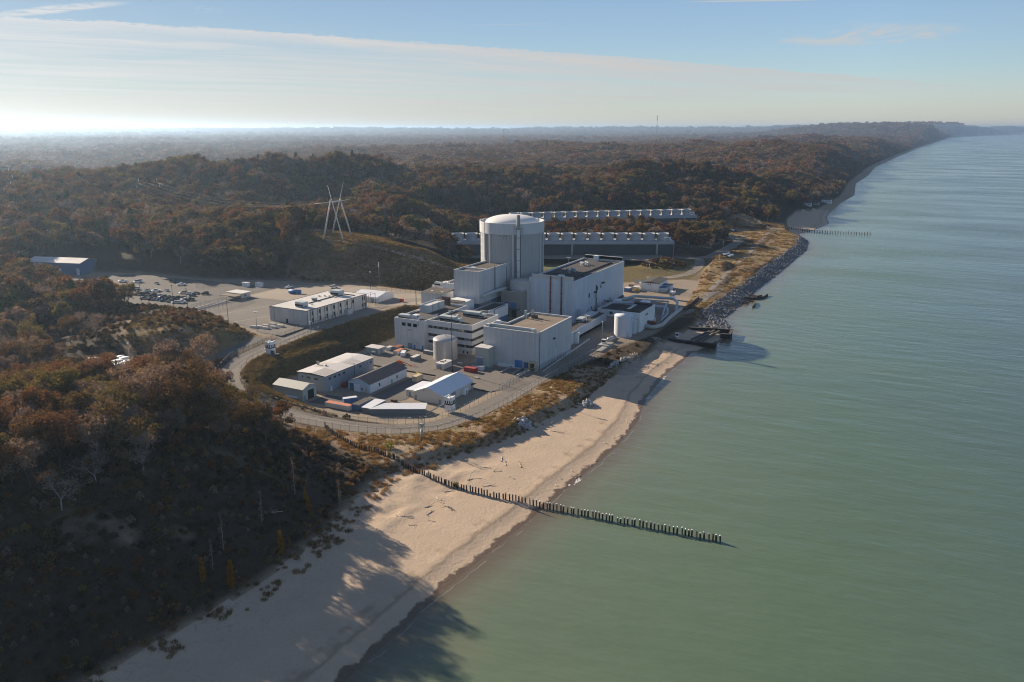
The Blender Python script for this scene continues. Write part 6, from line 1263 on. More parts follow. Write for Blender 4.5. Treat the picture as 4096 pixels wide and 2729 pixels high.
    t = thing('tube_scaffold', (-289, 369, 13.4), 'thin open scaffold frame between the administration building and the tent', 'frame'); b = MB()
    for x in (-292, -288.5):
        for y in (365, 371.5): b.bar((x, y, 13.4), (x, y, 20.8), .16)
    for z in (17, 20.6): b.bar((-288.5, 365, z), (-288.5, 371.5, z), .14); b.bar((-292, 371.5, z), (-288.5, 371.5, z), .14); b.bar((-292, 365, z), (-292, 371.5, z), .14)
    b.bar((-288.5, 365, 13.4), (-288.5, 371.5, 20.6), .14); b.build('frame', M['post'], t)
    # gatehouse, blue tank, hall
    t = thing('gatehouse', (-379, 350, 13.6), 'small flat roofed gatehouse with a covered walk between the parking lot and the yard', 'gatehouse'); part(t, 'wall', M['creamwall'], (-384.5, -373, 347.5, 355, 13.4, 16.4)); part(t, 'roof', M['rooflight'], (-385.5, -372.4, 346.8, 355.6, 16.4, 16.7)); part(t, 'canopy', M['rooftan'], (-384, -370.8, 340.5, 346.6, 15.9, 16.15))
    win(t, -373, -373, 350, 351.6, 14.3, 15.6, 'e')
    for x in (-383.5, -371.3): 
        b = MB(); b.bar((x, 341, 13.4), (x, 341, 15.9), .2); b.build('post', M['poledark'], t)
    t = thing('horizontal_tank', (-354.5, 374.8, 13.5), 'long blue horizontal tank on the upper yard below the grass hill', 'tank'); b = MB(); b.tube([(-358.4, 373.6, 14.8), (-351, 376.1, 14.8)], 1.25, 18); b.build('shell', M['blue'], t); part(t, 'saddle', M['conc'], (-357.6, -356.9, 372.8, 375.3, 13.4, 14.2)); part(t, 'saddle', M['conc'], (-353.1, -352.4, 374.3, 376.8, 13.4, 14.2))
    t = thing('blue_hall', (-540, 345, 14), 'long dark blue metal hall with a pale roof at the wood edge', 'building'); cx_, cy_ = -543, 342
    t.location = (-558.5, 354.6, 13.6); t.rotation_euler = (0, 0, R(17)); gable(t, -22, 22, -9, 9, 0, 8.5, 10.8, M['navy'], M['rooflight'], 'x', .4); 
    for ch in t.children: ch.data.transform(Matrix.Translation(t.location))
    for nm, xx, w in (('roller_door', 1.8, 4.4), ('door', 18.6, 2.4)):
        b = MB().box(xx, xx + w, -9.12, -8.98, 0, 4.6); b.build(nm, M['tankwhite'], t, local=True)
    # round tanks in the dune hollow
    for i, (x, y, r) in enumerate([(-309.3, 207.5, 2.3), (-304.4, 207.9, 2.3), (-305.6, 212.3, 2.3), (-300.7, 209.2, 2.3), (-301.2, 213.8, 2.2), (-306.9, 216.6, 2.0), (-311.8, 212.2, 2.0), (-313.5, 206.5, 1.9), (-297, 211.5, 2.2), (-296.5, 216, 1.9), (-310.5, 217.5, 1.5), (-302.5, 218.3, 1.6), (-318, 209.5, 2.2)]):
        z = 17.9; e = thing('round_tank', (x, y, h1(x, y)), 'round white topped tank among its like in the dune hollow', 'tank', 'round tanks in the dune hollow'); b = MB(); b.lathe(x, y, [(r, h1(x, y) - 1), (r, z)], 24); b.build('shell', M['creamwall'], e); b = MB(); b.lathe(x, y, [(r + .08, z - .05), (r + .08, z + .12), (.05, z + .3)], 24); b.build('lid', M['white'], e)
yard_buildings()

def tower(x, y, z, h, label, base=None):
    e = thing('guard_tower', (x, y, z), label, 'guard tower'); s = 1.55
    part(e, 'lower_shaft', M['white'], (x - s, x + s, y - s, y + s, z, z + h * .52)); part(e, 'black_band', M['dark'], (x - s - .12, x + s + .12, y - s - .12, y + s + .12, z + h * .52, z + h * .60)); part(e, 'cabin', M['white'], (x - s - .04, x + s + .04, y - s - .04, y + s + .04, z + h * .60, z + h))
    for dx in (-1.1, -.05, 1.0): part(e, 'gun_port', M['dark'], (x + dx - .25, x + dx + .25, y - s - .1, y - s, z + h * .62, z + h * .80))
    for dy in (-1.0, .1, 1.1): part(e, 'gun_port', M['dark'], (x + s, x + s + .1, y + dy - .25, y + dy + .25, z + h * .62, z + h * .80))
    b = MB()
    for sx in (-1, 1):
        for sy in (-1, 1): b.box(x + sx * (s - .2) - .28, x + sx * (s - .2) + .28, y + sy * (s - .2) - .28, y + sy * (s - .2) + .28, z + h, z + h + .42)
        b.box(x + sx * s - .1, x + sx * s + .1, y - s, y + s, z + h, z + h + .25)
    b.lathe(x, y, [(.35, z + h), (.35, z + h + .6), (.05, z + h + .8)], 10); b.build('battlement', M['white'], e)
    return e
t = tower(-269.9, 266.4, 12.0, 6.0, 'white guard tower on a tall concrete block above the curved road'); part(t, 'base_block', M['conc'], (-272.2, -267.2, 264.2, 269.2, 5.5, 12.0)); part(t, 'base_step', M['conc'], (-267.2, -265.9, 265.2, 268.5, 6, 9.4)); part(t, 'stair', M['post'], (-268.2, -266.3, 264.6, 265.2, 12, 14.4))
tower(-164.2, 256.6, 4.6, 6.0, 'white guard tower with a black band beside the white hall'); tower(-150.5, 515.3, 4.0, 5.0, 'distant white guard tower behind the silver pipes')
s_ = thing('stair_ramp', (-168.5, 252.5, 4), 'open metal stair leaning beside the near white guard tower', 'stair'); b = MB(); b.bar((-171.5, 250.3, 3.9), (-165.9, 255.6, 8.0), .25); b.bar((-172, 251.2, 3.9), (-166.4, 256.5, 8.0), .25); b.bar((-171.5, 250.3, 4.9), (-165.9, 255.6, 9.0), .1); b.build('stringer', M['galv'], s_)

# ------------------------------------------------------------------ poles
def pole(x, y, z, h, label, kind='wood', m='poledark', r=.16):
    e = thing('light_pole' if kind != 'wood' else 'utility_pole', (x, y, z), label, 'pole'); b = MB(); b.tube([(x, y, z - .3), (x, y, z + h)], r, 8, r1=r * .6); b.build('pole', M[m], e)
    if kind == 'wood': b = MB(); b.bar((x - 1.1, y, z + h - .6), (x + 1.1, y, z + h - .6), .16); b.build('crossarm', M[m], e)
    if kind == 'flood':
        b = MB(); b.bar((x - 1.6, y + .3, z + h), (x + 1.6, y - .3, z + h), .14); b.build('crossarm', M['galv'], e)
        for i, dx in enumerate((-1.5, -.5, .5, 1.5)): b = MB(); b.box(x + dx - .32, x + dx + .32, y - .5, y + .2, z + h + .02, z + h + .42); b.build('lamp_head', M['lamp'], e)
    if kind == 'camera':
        b = MB(); b.box(x - .35, x + .35, y - .3, y + .3, z + h, z + h + .5); b.build('lamp_head', M['lamp'], e)
    return e
pole(-334.7, 301.1, 13.4, 11.4, 'dark wooden pole on the upper lot beside the grass mound'); pole(-303.3, 291.1, 13.4, 10.2, 'flood light pole with four lamps at the corner of the upper lot', 'flood', 'galv')
pole(-272.9, 297.3, 12.9, 7.5, 'thin steel pole beside the curved road fence', 'camera', 'galv', .1); pole(-325.1, 423.7, 15, 13, 'pale thin pole at the foot of the grass hill', 'camera', 'galv', .14)
pole(-419.4, 312.2, 14, 10.5, 'wooden pole on the near side of the parking lot, leftmost of three'); pole(-392, 313, 14, 12.5, 'wooden pole on the near side of the parking lot, middle of three'); pole(-374, 308, 14, 13, 'wooden pole with two white boxes at the parking lot corner')
e = pole(-192.7, 303.9, 3.5, 30, 'very tall dark mast rising in front of the steel tank', 'mast', 'poledark', .22); b = MB(); b.bar((-194, 304, 33.3), (-191.4, 304, 33.3), .2)
for x in (-194, -193.1, -192.2, -191.4): b.box(x - .3, x + .3, 303.6, 304.3, 33.4, 33.8)
b.build('lamp_head', M['galv'], e)
pole(-224.5, 271.5, 3.5, 8.5, 'dark post standing against the long grey workshop', 'camera', 'poledark', .15); pole(-305.4, 218, 15, 9, 'thin lamp pole beside the round white topped tanks', 'camera', 'galv', .1); pole(-287.5, 229.5, 12.4, 8, 'lamp pole on the road bend below the grass mound', 'flood', 'galv', .1)
pole(-318, 405, 13.4, 12, 'lamp pole with white head under the grass hill', 'camera', 'poledark', .12); pole(-268, 384, 13.4, 25, 'tall dark pole with yellow foot in front of the corrugated store', 'mast', 'poledark', .2); pole(-150, 386, 3.5, 12, 'pale steel pole beside the concrete platform', 'camera', 'galv', .1)
pole(-165, 400, 3.5, 11, 'pale steel pole before the connecting gallery', 'camera', 'galv', .1)
for i, (x, y, lb) in enumerate(((-150, 640, 'lamp pole on the lakeside grass beyond the pipes'), (-172, 745, 'lamp pole beside the far gravel road'), (-196, 603, 'lamp pole by the brown mound behind the hall'), (-262, 594, 'double lamp pole before the nearer cooling tower'))): pole(x, y, h1(x, y), 9, lb, 'flood' if i > 1 else 'camera', 'galv', .1)
e = thing('camera_tower', (-157.4, 226.5, 4.6), 'lattice camera tower on a thick post at the road bend above the beach', 'tower'); b = MB(); b.tube([(-157.4, 226.5, 3.8), (-157.4, 226.5, 8.4)], .42, 10); b.build('post', M['galv'], e); b = MB()
for dx in (-.8, .8):
    for dy in (-.8, .8): b.bar((-157.4 + dx, 226.5 + dy, 7.4), (-157.4 + dx, 226.5 + dy, 13.4), .12)
for z in np.arange(7.8, 13.5, 1.4):
    for a, c in (((-.8, -.8), (.8, -.8)), ((.8, -.8), (.8, .8)), ((.8, .8), (-.8, .8)), ((-.8, .8), (-.8, -.8))): b.bar((-157.4 + a[0], 226.5 + a[1], z), (-157.4 + c[0], 226.5 + c[1], min(z + 1.4, 13.4)), .09)
b.build('lattice', M['post'], e); part(e, 'camera_box', M['hvac'], (-158, -156.8, 226, 227.1, 9.5, 10.6))

# ------------------------------------------------------------------ fences
def fence(Q, h, label, step=3.5, link=True, z=None, group=None, wire=True):
    Q = [(*q, h1(*q)) if len(q) == 2 else q for q in Q]; A = np.array([q[:2] for q in Q], float); seg = np.r_[0, np.cumsum(np.hypot(*np.diff(A, axis=0).T))]; n = max(2, int(round(seg[-1] / step)) + 1); n = min(n, 100)
    s = np.linspace(0, seg[-1], n); X = np.interp(s, seg, A[:, 0]); Y = np.interp(s, seg, A[:, 1]); Z = hz(X, Y)
    e = thing('chain_link_fence', (X[0], Y[0], Z[0]), label, 'fence', group); pm = MB(); pm.tube([(0, 0, -.3), (0, 0, h)], .055, 5); pm.bar((0, 0, h), (.25, .25, h + .45), .07); me = pm.mesh('fence_post', M['post'])
    for x, y, z in zip(X, Y, Z): o = bpy.data.objects.new('post', me); COL.objects.link(o); o.parent = e; o.location = (x - X[0], y - Y[0], z - Z[0])
    b = MB()
    for i in range(n - 1): b.quad([(X[i], Y[i], Z[i] + .1), (X[i + 1], Y[i + 1], Z[i + 1] + .1), (X[i + 1], Y[i + 1], Z[i + 1] + h), (X[i], Y[i], Z[i] + h)])
    b.build('mesh_panel', M['link'], e); b = MB(); b.tube([(x, y, z + h) for x, y, z in zip(X, Y, Z)], .035, 4); b.build('top_rail', M['post'], e)
    if wire:
        b = MB(); g = np.random.default_rng(n)
        for i in range(n - 1):
            for f in g.random(3): b.box(X[i] + (X[i + 1] - X[i]) * f - .1, X[i] + (X[i + 1] - X[i]) * f + .1, Y[i] + (Y[i + 1] - Y[i]) * f - .1, Y[i] + (Y[i + 1] - Y[i]) * f + .1, Z[i] + h + .1, Z[i] + h + .3)
        b.build('razor_wire', M['lamp'], e)
def offs(Q, d, i0=0, i1=None):
    Q = np.array([q[:2] for q in Q], float)[i0:i1]; T = np.gradient(Q, axis=0); T /= np.linalg.norm(T, axis=1)[:, None]; return [(float(x), float(y)) for x, y in Q + np.stack([-T[:, 1], T[:, 0]], -1) * d]
fence(offs(ROAD, -5.2, 2, 14), 2.4, 'chain link fence along the outer edge of the curved perimeter road'); fence(offs(ROAD, -5.2, 13, 20), 2.4, 'chain link fence between perimeter road and beach grass'); fence(offs(ROAD, 4.9, 4, 14), 2.2, 'chain link fence along the inner edge of the curved road'); fence(offs(ROAD, 5.2, 13, 19), 2.4, 'chain link fence between the lower yard and the lakeside road', 3.2)
fence(offs(ROAD, -11.5, 8, 13), 2.6, 'outermost chain link fence in the grass above the post row', 4.2, wire=False); fence([(-160.5, 291), (-159.5, 308)], 2.4, 'short fence with gate in front of the loading doors', 2.4)
fence([(-386.3, 408), (-400, 431), (-413.2, 457), (-396, 463)], 2.6, 'left fence line climbing the grass hill to the pylon', 3.0, wire=False); fence([(-369.3, 404), (-376, 413), (-381, 424)], 2.6, 'right, shorter fence line climbing the grass hill', 2.8, wire=False)
fence([(-424.5, 358), (-418, 383), (-388, 405)], 3., 'tall fence at the wooded foot of the hill behind the upper yard', 5., wire=False); fence([(-375.5, 309), (-374.2, 340)], 2.8, 'fence between the parking lot and the barrier blocks', 3.2, wire=False); fence([(-361, 306), (-362.2, 340), (-366, 347)], 2.8, 'fence on the yard side of the barrier blocks', 3.2, wire=False)
fence([(-129.6, 528), (-136, 615), (-141.6, 723), (-149.5, 812), (-156.4, 908)], 2.8, 'long pale fence along the lakeside path beyond the pipes', 5., wire=False); fence([(-156.4, 908), (-169.7, 941), (-191.3, 972), (-231, 935)], 2.8, 'fence round the far end of the lakeside grass', 4., wire=False)
fence([(-203, 700), (-190, 712), (-183, 770), (-186, 812)], 2.8, 'fence beside the far gravel road below the bushes', 5., wire=False); fence([(-205, 606), (-186, 602), (-172, 618), (-173.5, 650)], 2.6, 'fence round the brown grass mound', 4., wire=False); fence([(-182, 529), (-150, 532), (-133, 528)], 2.4, 'fence in front of the distant white store', 3.5, wire=False)
fence([(-318, 402), (-290, 410), (-268, 412)], 2.4, 'fence below the grass hill behind the tent', 3.2, wire=False); fence([(-139.5, 400), (-143, 350), (-146, 322)], 2.6, 'shaded fence between the service building road and the rock shore', 3.5, wire=False)

t = thing('barrier_fence', (-154.5, 340, 3.6), 'low fence on white blocks along the lake side of the service building', 'fence'); b = MB(); b2 = MB()
for y in np.arange(326, 392, 2.6): b.box(-155.6 + (y - 326) * -.06 - .35, -155.6 + (y - 326) * -.06 + .35, y - .75, y + .75, 3.55, 4.15); b2.tube([(-155.6 + (y - 326) * -.06, y, 4.1), (-155.6 + (y - 326) * -.06, y, 5.9)], .05, 5)
b2.quad([(-155.6, 326, 4.1), (-159.5, 391, 4.1), (-159.5, 391, 5.8), (-155.6, 326, 5.8)], 1); b.build('base_block', M['white'], t); b2.build('panel', [M['post'], M['link']], t)
for i, (x, y, L, W, H, m, lb) in enumerate(((-196.5, 317, 2.4, 1.6, 1.2, 'wood', 'stack of grey timber pallets beside the steel tank'), (-226.5, 297, 3, 1.2, .9, 'hvac', 'grey equipment skid behind the long grey workshop'), (-205.5, 293.5, 1.6, 1.2, 1.1, 'yellow', 'small yellow cabinet at the corner of the shingled store'), (-178, 301, 2.2, 1.4, 1.0, 'wood', 'stack of timber by the dirt track above the white hall'), (-193, 258, 2.6, 1.4, 1., 'rustw', 'rusty scrap bin beside the white lean-to'), (-300, 372, 2.4, 1.4, 1.2, 'hvac', 'grey skid by the tube scaffold'))):
    e = thing('stacked_pallets' if m == 'wood' else 'equipment_skid', (x, y, h1(x, y)), lb, 'pallets' if m == 'wood' else 'equipment'); b = MB(); z = h1(x, y)
    for j in range(5): b.box(x - L / 2 + .05 * (j % 2), x + L / 2 - .04 * (j % 3), y - W / 2, y + W / 2, z + j * H / 5 + .05, z + (j + 1) * H / 5 - .03)
    b.build('load', M[m], e); part(e, 'runner', M['poledark'], (x - L / 2, x - L / 2 + .2, y - W / 2, y + W / 2, z - .05, z + .06), (x + L / 2 - .2, x + L / 2, y - W / 2, y + W / 2, z - .05, z + .06))
M['bright'] = mat('pale_concrete_block', (.52, .48, .41), .85, .1, .5)
# concrete barrier blocks
def barrier(x, y, L, W, rz, label, group, h=1.): 
    b = MB(); p = [(-W / 2, 0), (W / 2, 0), (W / 2 * .8, h * .35), (W / 2 * .55, h), (-W / 2 * .55, h), (-W / 2 * .8, h * .35)]
    for s in (-1, 1): b.quad([(s * L / 2, a, z) for a, z in p])
    for (a, z), (a2, z2) in zip(p, p[1:] + p[:1]): b.quad([(-L / 2, a, z), (L / 2, a, z), (L / 2, a2, z2), (-L / 2, a2, z2)])
    o = bpy.data.objects.new('concrete_barrier', b.mesh('concrete_barrier', M['bright'])); COL.objects.link(o); o.location = (x, y, h1(x, y) + .05); o.rotation_euler = (0, 0, rz); tag(o, label, 'barrier', group)
for x, y in ((-311, 296.3), (-308.2, 297.6), (-303.6, 297.4), (-301.4, 300.8), (-299.8, 304.2), (-307.9, 301.4), (-306.4, 305.3)): barrier(x, y, 3.6, 2.2, R(10), 'pale broad concrete block in front of the administration building end', 'concrete blocks before the administration building', 1.1)
for i in range(10): f = i / 9.; barrier(-372.3 + f * -2.2, 310.8 + f * 25, 4.6, 1.1, R(4), 'pale concrete barrier in the slanting row between lot and yard', 'concrete barriers between the parking lot and the yard', .9)

# ------------------------------------------------------------------ cars
def car_mesh(name, kind, paint):
    b = MB()
    if kind == 'pickup': L, W, body, cab = 5.6, 1.95, [(-2.8, .45), (2.8, .45), (2.8, .95), (2.6, 1.1), (1.35, 1.2), (-.7, 1.2), (-.75, 1.15), (-2.8, 1.15)], [(1.3, 1.2), (.7, 1.85), (-.55, 1.85), (-.75, 1.2)]
    elif kind == 'suv': L, W, body, cab = 4.8, 1.9, [(-2.4, .4), (2.4, .4), (2.4, .85), (2.2, 1.05), (1.1, 1.15), (-2.35, 1.15)], [(1.1, 1.15), (.45, 1.75), (-2.1, 1.75), (-2.35, 1.15)]
    elif kind == 'van': L, W, body, cab = 5.2, 2.0, [(-2.6, .4), (2.6, .4), (2.6, .95), (2.1, 1.2), (-2.6, 1.2)], [(2.05, 1.2), (1.2, 2.1), (-2.5, 2.1), (-2.6, 1.2)]
    else: L, W, body, cab = 4.6, 1.8, [(-2.3, .35), (2.3, .35), (2.3, .7), (2.15, .85), (1.0, .95), (-1.6, .98), (-2.25, .92)], [(1.0, .95), (.25, 1.42), (-1.0, 1.42), (-1.7, .97)]
    w = W / 2
    def prism(P, w0, w1, m):
        zmax = max(z for _, z in P); zmin = min(z for _, z in P); f = lambda z: w0 + (w1 - w0) * (z - zmin) / (zmax - zmin)
        for s in (-1, 1): b.quad([(x, s * f(z), z) for x, z in (P if s < 0 else P[::-1])], m)
        for (xa, za), (xb_, zb_) in zip(P, P[1:] + P[:1]): b.quad([(xa, -f(za), za), (xa, f(za), za), (xb_, f(zb_), zb_), (xb_, -f(zb_), zb_)], m)
    prism(body, w, w * .96, 0); prism(cab, w * .94, w * .76, 1)
    r = [p for p in cab if p[1] == max(q[1] for q in cab)]; x0, x1 = min(p[0] for p in r), max(p[0] for p in r); b.box(x0 - .05, x1 + .05, -w * .78, w * .78, r[0][1] - .02, r[0][1] + .06, 0)
    for sx in (-L * .3, L * .3):
        for sy in (-1, 1): b.tube([(sx, sy * (w - .2), .33), (sx, sy * (w + .01), .33)], .33, 10, 2)
    b.box(L / 2 - .04, L / 2 + .02, -w * .9, -w * .55, .6, .78, 3); b.box(L / 2 - .04, L / 2 + .02, w * .55, w * .9, .6, .78, 3)
    return b.mesh(name, [paint, M['carglass'], M['dark'], M['lamp']])
def gloss(name, c, r=.22): 
    m = mat(name, c, r, .03, 1., spec=.5); return m
M['carglass'] = gloss('car_glass', (.02, .024, .028), .06)
PAINT = {'white': gloss('white_car_paint', (.75, .75, .74)), 'silver': gloss('silver_car_paint', (.42, .43, .44)), 'black': gloss('black_car_paint', (.015, .016, .018), .12), 'navy': gloss('navy_car_paint', (.02, .035, .07), .15), 'grey': gloss('grey_car_paint', (.12, .125, .13)), 'blue': gloss('blue_car_paint', (.03, .14, .36)), 'red': gloss('maroon_car_paint', (.20, .025, .025)), 'champagne': gloss('champagne_car_paint', (.42, .37, .29))}
CARS = [(-486.6,349.9,'pickup','white',1),(-476.1,353.5,'van','white',1),(-459.6,355.4,'car','silver',0),(-441.4,360.2,'pickup','white',1),(-454.4,364,'suv','black',0),(-474.5,336.1,'suv','black',0),(-466,335.9,'pickup','black',0),(-459.3,322.4,'pickup','silver',0),(-455.2,336.1,'suv','white',1),(-443.6,336,'pickup','white',0),(-438.2,338,'pickup','white',1),(-432.8,341.7,'car','silver',0),(-417.9,341.8,'suv','champagne',1),(-412.2,342.2,'car','white',1),(-409.6,344.8,'car','grey',1),(-405.5,338.2,'car','navy',1),(-403,346,'suv','black',1),(-445,323.9,'pickup','black',0),(-438.8,325,'suv','black',1),(-434.6,327.5,'van','navy',1),(-425.4,318.4,'car','navy',1),(-422.3,320.6,'car','grey',1),(-419.4,319,'car','black',1),(-416.4,319.9,'car','red',1),(-413.3,320.3,'car','blue',1),(-409.4,319.8,'car','black',1),(-427.5,326.9,'suv','black',1),(-421.6,328.2,'suv','silver',1),(-424.4,327.6,'car','navy',1),(-418.2,326.8,'suv','grey',1),(-412.2,327,'pickup','black',1),(-407.3,328,'suv','black',1),(-404,320.3,'car','navy',1),(-403.8,329,'suv','black',1),(-400.9,328.3,'car','white',1),(-396.6,328.8,'pickup','black',1),(-398.4,319.6,'car','silver',1),(-395.2,321.6,'suv','white',1)]
CN = {'pickup': 'pickup truck', 'suv': 'estate car', 'van': 'van', 'car': 'saloon car'}
def cars():
    cache = {}; rg = np.random.default_rng(4); cnt = {}
    wh = {'row': ''}
    for i, (x, y, k_, c_, d_) in enumerate(CARS):
        if (k_, c_) not in cache: cache[(k_, c_)] = car_mesh('%s_%s' % (c_, k_), k_, PAINT[c_])
        o = bpy.data.objects.new('parked_' + k_ if k_ != 'suv' else 'parked_car', cache[(k_, c_)]); COL.objects.link(o); o.location = (x, y, h1(x, y) + .07); o.rotation_euler = (0, 0, (R(62) if d_ else R(168)) + rg.normal(0, .05) + (math.pi if d_ and rg.random() < .6 else 0))
        where = 'in the shade under the wood' if y > 347 else 'in the sunlit far row' if y > 333 else 'in the crowded middle row' if y > 323.2 else 'in the nearest row beside the brush'
        tag(o, '%s %s parked %s of the parking lot' % ({'champagne': 'beige', 'navy': 'dark blue', 'grey': 'dark grey', 'red': 'dark red'}.get(c_, c_), CN[k_], where), 'car' if k_ in ('car', 'suv') else 'truck' if k_ == 'pickup' else 'van', 'vehicles in the parking lot')
    for x, y, k_, c_, rz, lb in ((-371, 386.5, 'pickup', 'white', 80, 'white pickup truck under the grass hill near the fence'), (-344.8, 400.3, 'van', 'white', 70, 'white van parked behind the administration building')):
        if (k_, c_) not in cache: cache[(k_, c_)] = car_mesh('%s_%s' % (c_, k_), k_, PAINT[c_])
        o = bpy.data.objects.new('parked_' + k_, cache[(k_, c_)]); COL.objects.link(o); o.location = (x, y, h1(x, y) + .07); o.rotation_euler = (0, 0, R(rz)); tag(o, lb, 'truck' if k_ == 'pickup' else 'van')
cars()
for x, y, lb in ((-400.1, 377.7, 'larger white hut with lamps under the wooded hill'), (-392.3, 381.8, 'smaller white hut beside the larger one under the wooded hill')):
    e = thing('white_hut', (x, y, h1(x, y)), lb, 'hut'); z = h1(x, y); part(e, 'wall', M['white'], (x - 2.2, x + 2.2, y - 1.5, y + 1.5, z - .2, z + 2.6)); part(e, 'roof', M['rooflight'], (x - 2.4, x + 2.4, y - 1.7, y + 1.7, z + 2.6, z + 2.8))
for x, y, lb in ((-280, 386, 'red box standing on the apron by the tall pole'), ): 
    part(thing('red_box', (x, y, 13.5), lb, 'box'), 'body', M['red'], (x - 1, x + 1, y - .8, y + .8, 13.4, 15.2), (x - 1.05, x + 1.05, y - .85, y + .85, 15.2, 15.35))
# ------------------------------------------------------------------ pylons, groynes, shore
def pylon():
    e = thing('pole_pylon', (-385, 452, h1(-385, 452)), 'pale tapered four legged pylon crossing its legs on the grass hill', 'pylon')
    zt = 67.
    legs = [((-391.1, 446.4), (-386.4, 453.5)), ((-375.1, 448.8), (-390, 455.0)), ((-393.6, 458.9), (-381.5, 458.2)), ((-378.2, 462.4), (-386.0, 462.0))]
    T = {}
    def leg(base, tip, top, r0, r1):
        z = h1(*base) - .6; b = MB(); b.tube([(*base, z), (*tip, top)], r0, 10, r1=r1); b.build('leg', M['pylon'], e)
    # two A frames; one leg of each runs on as a horn
    leg((-391.1, 446.4), (-386.6, 451.2), 65.6, .62, .42); leg((-375.1, 448.8), (-389.5, 452.2), 75.5, .62, .12)
    leg((-393.6, 458.9), (-381.2, 459.8), 77.5, .62, .12); leg((-378.2, 462.4), (-384.6, 459.2), 65.8, .62, .42)
    b = MB(); b.tube([(-398, 446.5, 62.2), (-391, 449.8, 63.2), (-386.2, 452, 64)], .25, 6); b.tube([(-386.2, 452, 63.6), (-383.5, 459.5, 64.2)], .55, 8); b.tube([(-383.5, 459.5, 64.2), (-381, 466, 64.8)], .35, 6, r1=.12); b.build('crossarm', M['pylon'], e)
    return e
pylon()
def lattice(x, y, h, label, arms):
    z = h1(x, y); e = thing('lattice_pylon', (x, y, z), label, 'pylon'); b = MB(); s0, s1 = 4.2, 1.0
    for sx in (-1, 1):
        for sy in (-1, 1): b.bar((x + sx * s0, y + sy * s0, z), (x + sx * s1, y + sy * s1, z + h), .35)
    n = 9
    for i in range(n):
        f0, f1 = i / n, (i + 1) / n; a, c = s0 + (s1 - s0) * f0, s0 + (s1 - s0) * f1
        for (p, q) in (((-a, -a), (c, -c)), ((a, -a), (-c, -c)), ((a, -a), (c, c)), ((a, a), (c, -c)), ((-a, a), (c, c)), ((a, a), (-c, c))): b.bar((x + p[0], y + p[1], z + h * f0), (x + q[0], y + q[1], z + h * f1), .2)
    b.build('lattice', M['poledark'], e); ux, uy = .55, .835
    for fz, L in arms:
        b = MB(); b.bar((x - uy * 0 - ux * L, y - uy * L, z + h * fz), (x + ux * L, y + uy * L, z + h * fz), .4); b.bar((x - ux * L, y - uy * L, z + h * fz), (x, y, z + h * fz + 2), .25); b.bar((x + ux * L, y + uy * L, z + h * fz), (x, y, z + h * fz + 2), .25); b.build('crossarm', M['poledark'], e)
        for s in (-1, 1): b = MB(); b.bar((x + s * ux * L, y + s * uy * L, z + h * fz - 2.6), (x + s * ux * L, y + s * uy * L, z + h * fz), .5); b.build('insulator', M['lamp'], e)
lattice(-742, 425, 42, 'dark lattice pylon with pale insulators standing in the wood at far left', ((.98, 8), (.84, 10), (.70, 8)))
lattice(-668, 520, 38, 'dark lattice pylon among the trees between the far left one and the grass hill', ((.96, 8), (.80, 10)))
def cable(a, c, sag, label):
    e = bpy.data.objects.new('power_line', None); P = [Vector(a) * (1 - t) + Vector(c) * t - Vector((0, 0, 4 * sag * t * (1 - t))) for t in np.linspace(0, 1, 16)]; b = MB(); b.tube(P, .05, 4); one('power_line', b, M['post'], label, 'cable', 'power lines over the wood')
for i, (dz, dx) in enumerate(((0, -8), (0, 8), (-6, -9), (-6, 9))): cable((-668 + dx * .55, 520 + dx * .835, h1(-668, 520) + 35 + dz), (-742 + dx * .55, 425 + dx * .835, h1(-742, 425) + 39 + dz), 5, 'thin power line sagging between the two dark lattice pylons')
for i, (y, z) in enumerate(((446.5, 61.8), (452, 63.2), (466, 64.2))): cable((-398 if i == 0 else -386 if i == 1 else -381, y, z), (-668 + (i - 1) * 4.5, 520 + (i - 1) * 7, h1(-668, 520) + 32), 9, 'thin power line sagging from the pale pylon to the wood')
for x, y, h, lb in ((-1930, 3560, 95, 'slender radio mast rising from the hazy plain at left of centre'), (-2200, 6800, 190, 'slender radio mast on the far horizon right of centre')):
    z = h1(x, y); e = thing('radio_mast', (x, y, z), lb, 'mast'); b = MB(); b.bar((x, y, z), (x, y, z + h), h * .018)
    for f in (.55, .8, .93): b.box(x - h * .02, x + h * .02, y - 1, y + 1, z + h * f, z + h * (f + .03))
    b.build('mast', M['poledark'], e)
# groyne posts
def posts(P, top, w, label, group, seed):
    g = np.random.default_rng(seed); b = MB(); b.obox((0, 0), (1, 0), w, .30, -5, 0); b.obox((0, .16), (1, 0), w * .45, .1, -5, 0); me = b.mesh('sheet_pile_post', M['blacksteel']); out = []
    for (x, y) in P:
        x += g.normal(0, .12); y += g.normal(0, .08)
        o = bpy.data.objects.new('sheet_pile_post', me); COL.objects.link(o); z = max(h1(x, y), 0); o.location = (x, y, z + top * (g.uniform(.86, 1.08) if g.random() > .06 else g.uniform(.45, .7))); o.rotation_euler = (g.normal(0, .025), g.normal(0, .025), R(-38) + g.normal(0, .06)); tag(o, label, 'post', group); out.append(o)
    return out
def along(A, n):
    A = np.array(A, float); seg = np.r_[0, np.cumsum(np.hypot(*np.diff(A, axis=0).T))]; s = np.linspace(0, seg[-1], n); return [(float(np.interp(t, seg, A[:, 0])), float(np.interp(t, seg, A[:, 1]))) for t in s]
posts(along([(-195.2, 217.1), (-188.8, 213.3), (-180, 209.4), (-173.4, 207.2)], 22), 1.9, .5, 'dark steel post of the row running down the grassy slope', 'groyne posts on the slope', 1)
posts(along([(-172, 206.9), (-165.5, 207.2), (-157.3, 206.6), (-148, 205.2), (-137.8, 203.3), (-127.5, 202.4)], 43), 1.9, .5, 'dark steel post of the row crossing the upper sand', 'groyne posts on the upper sand', 2)
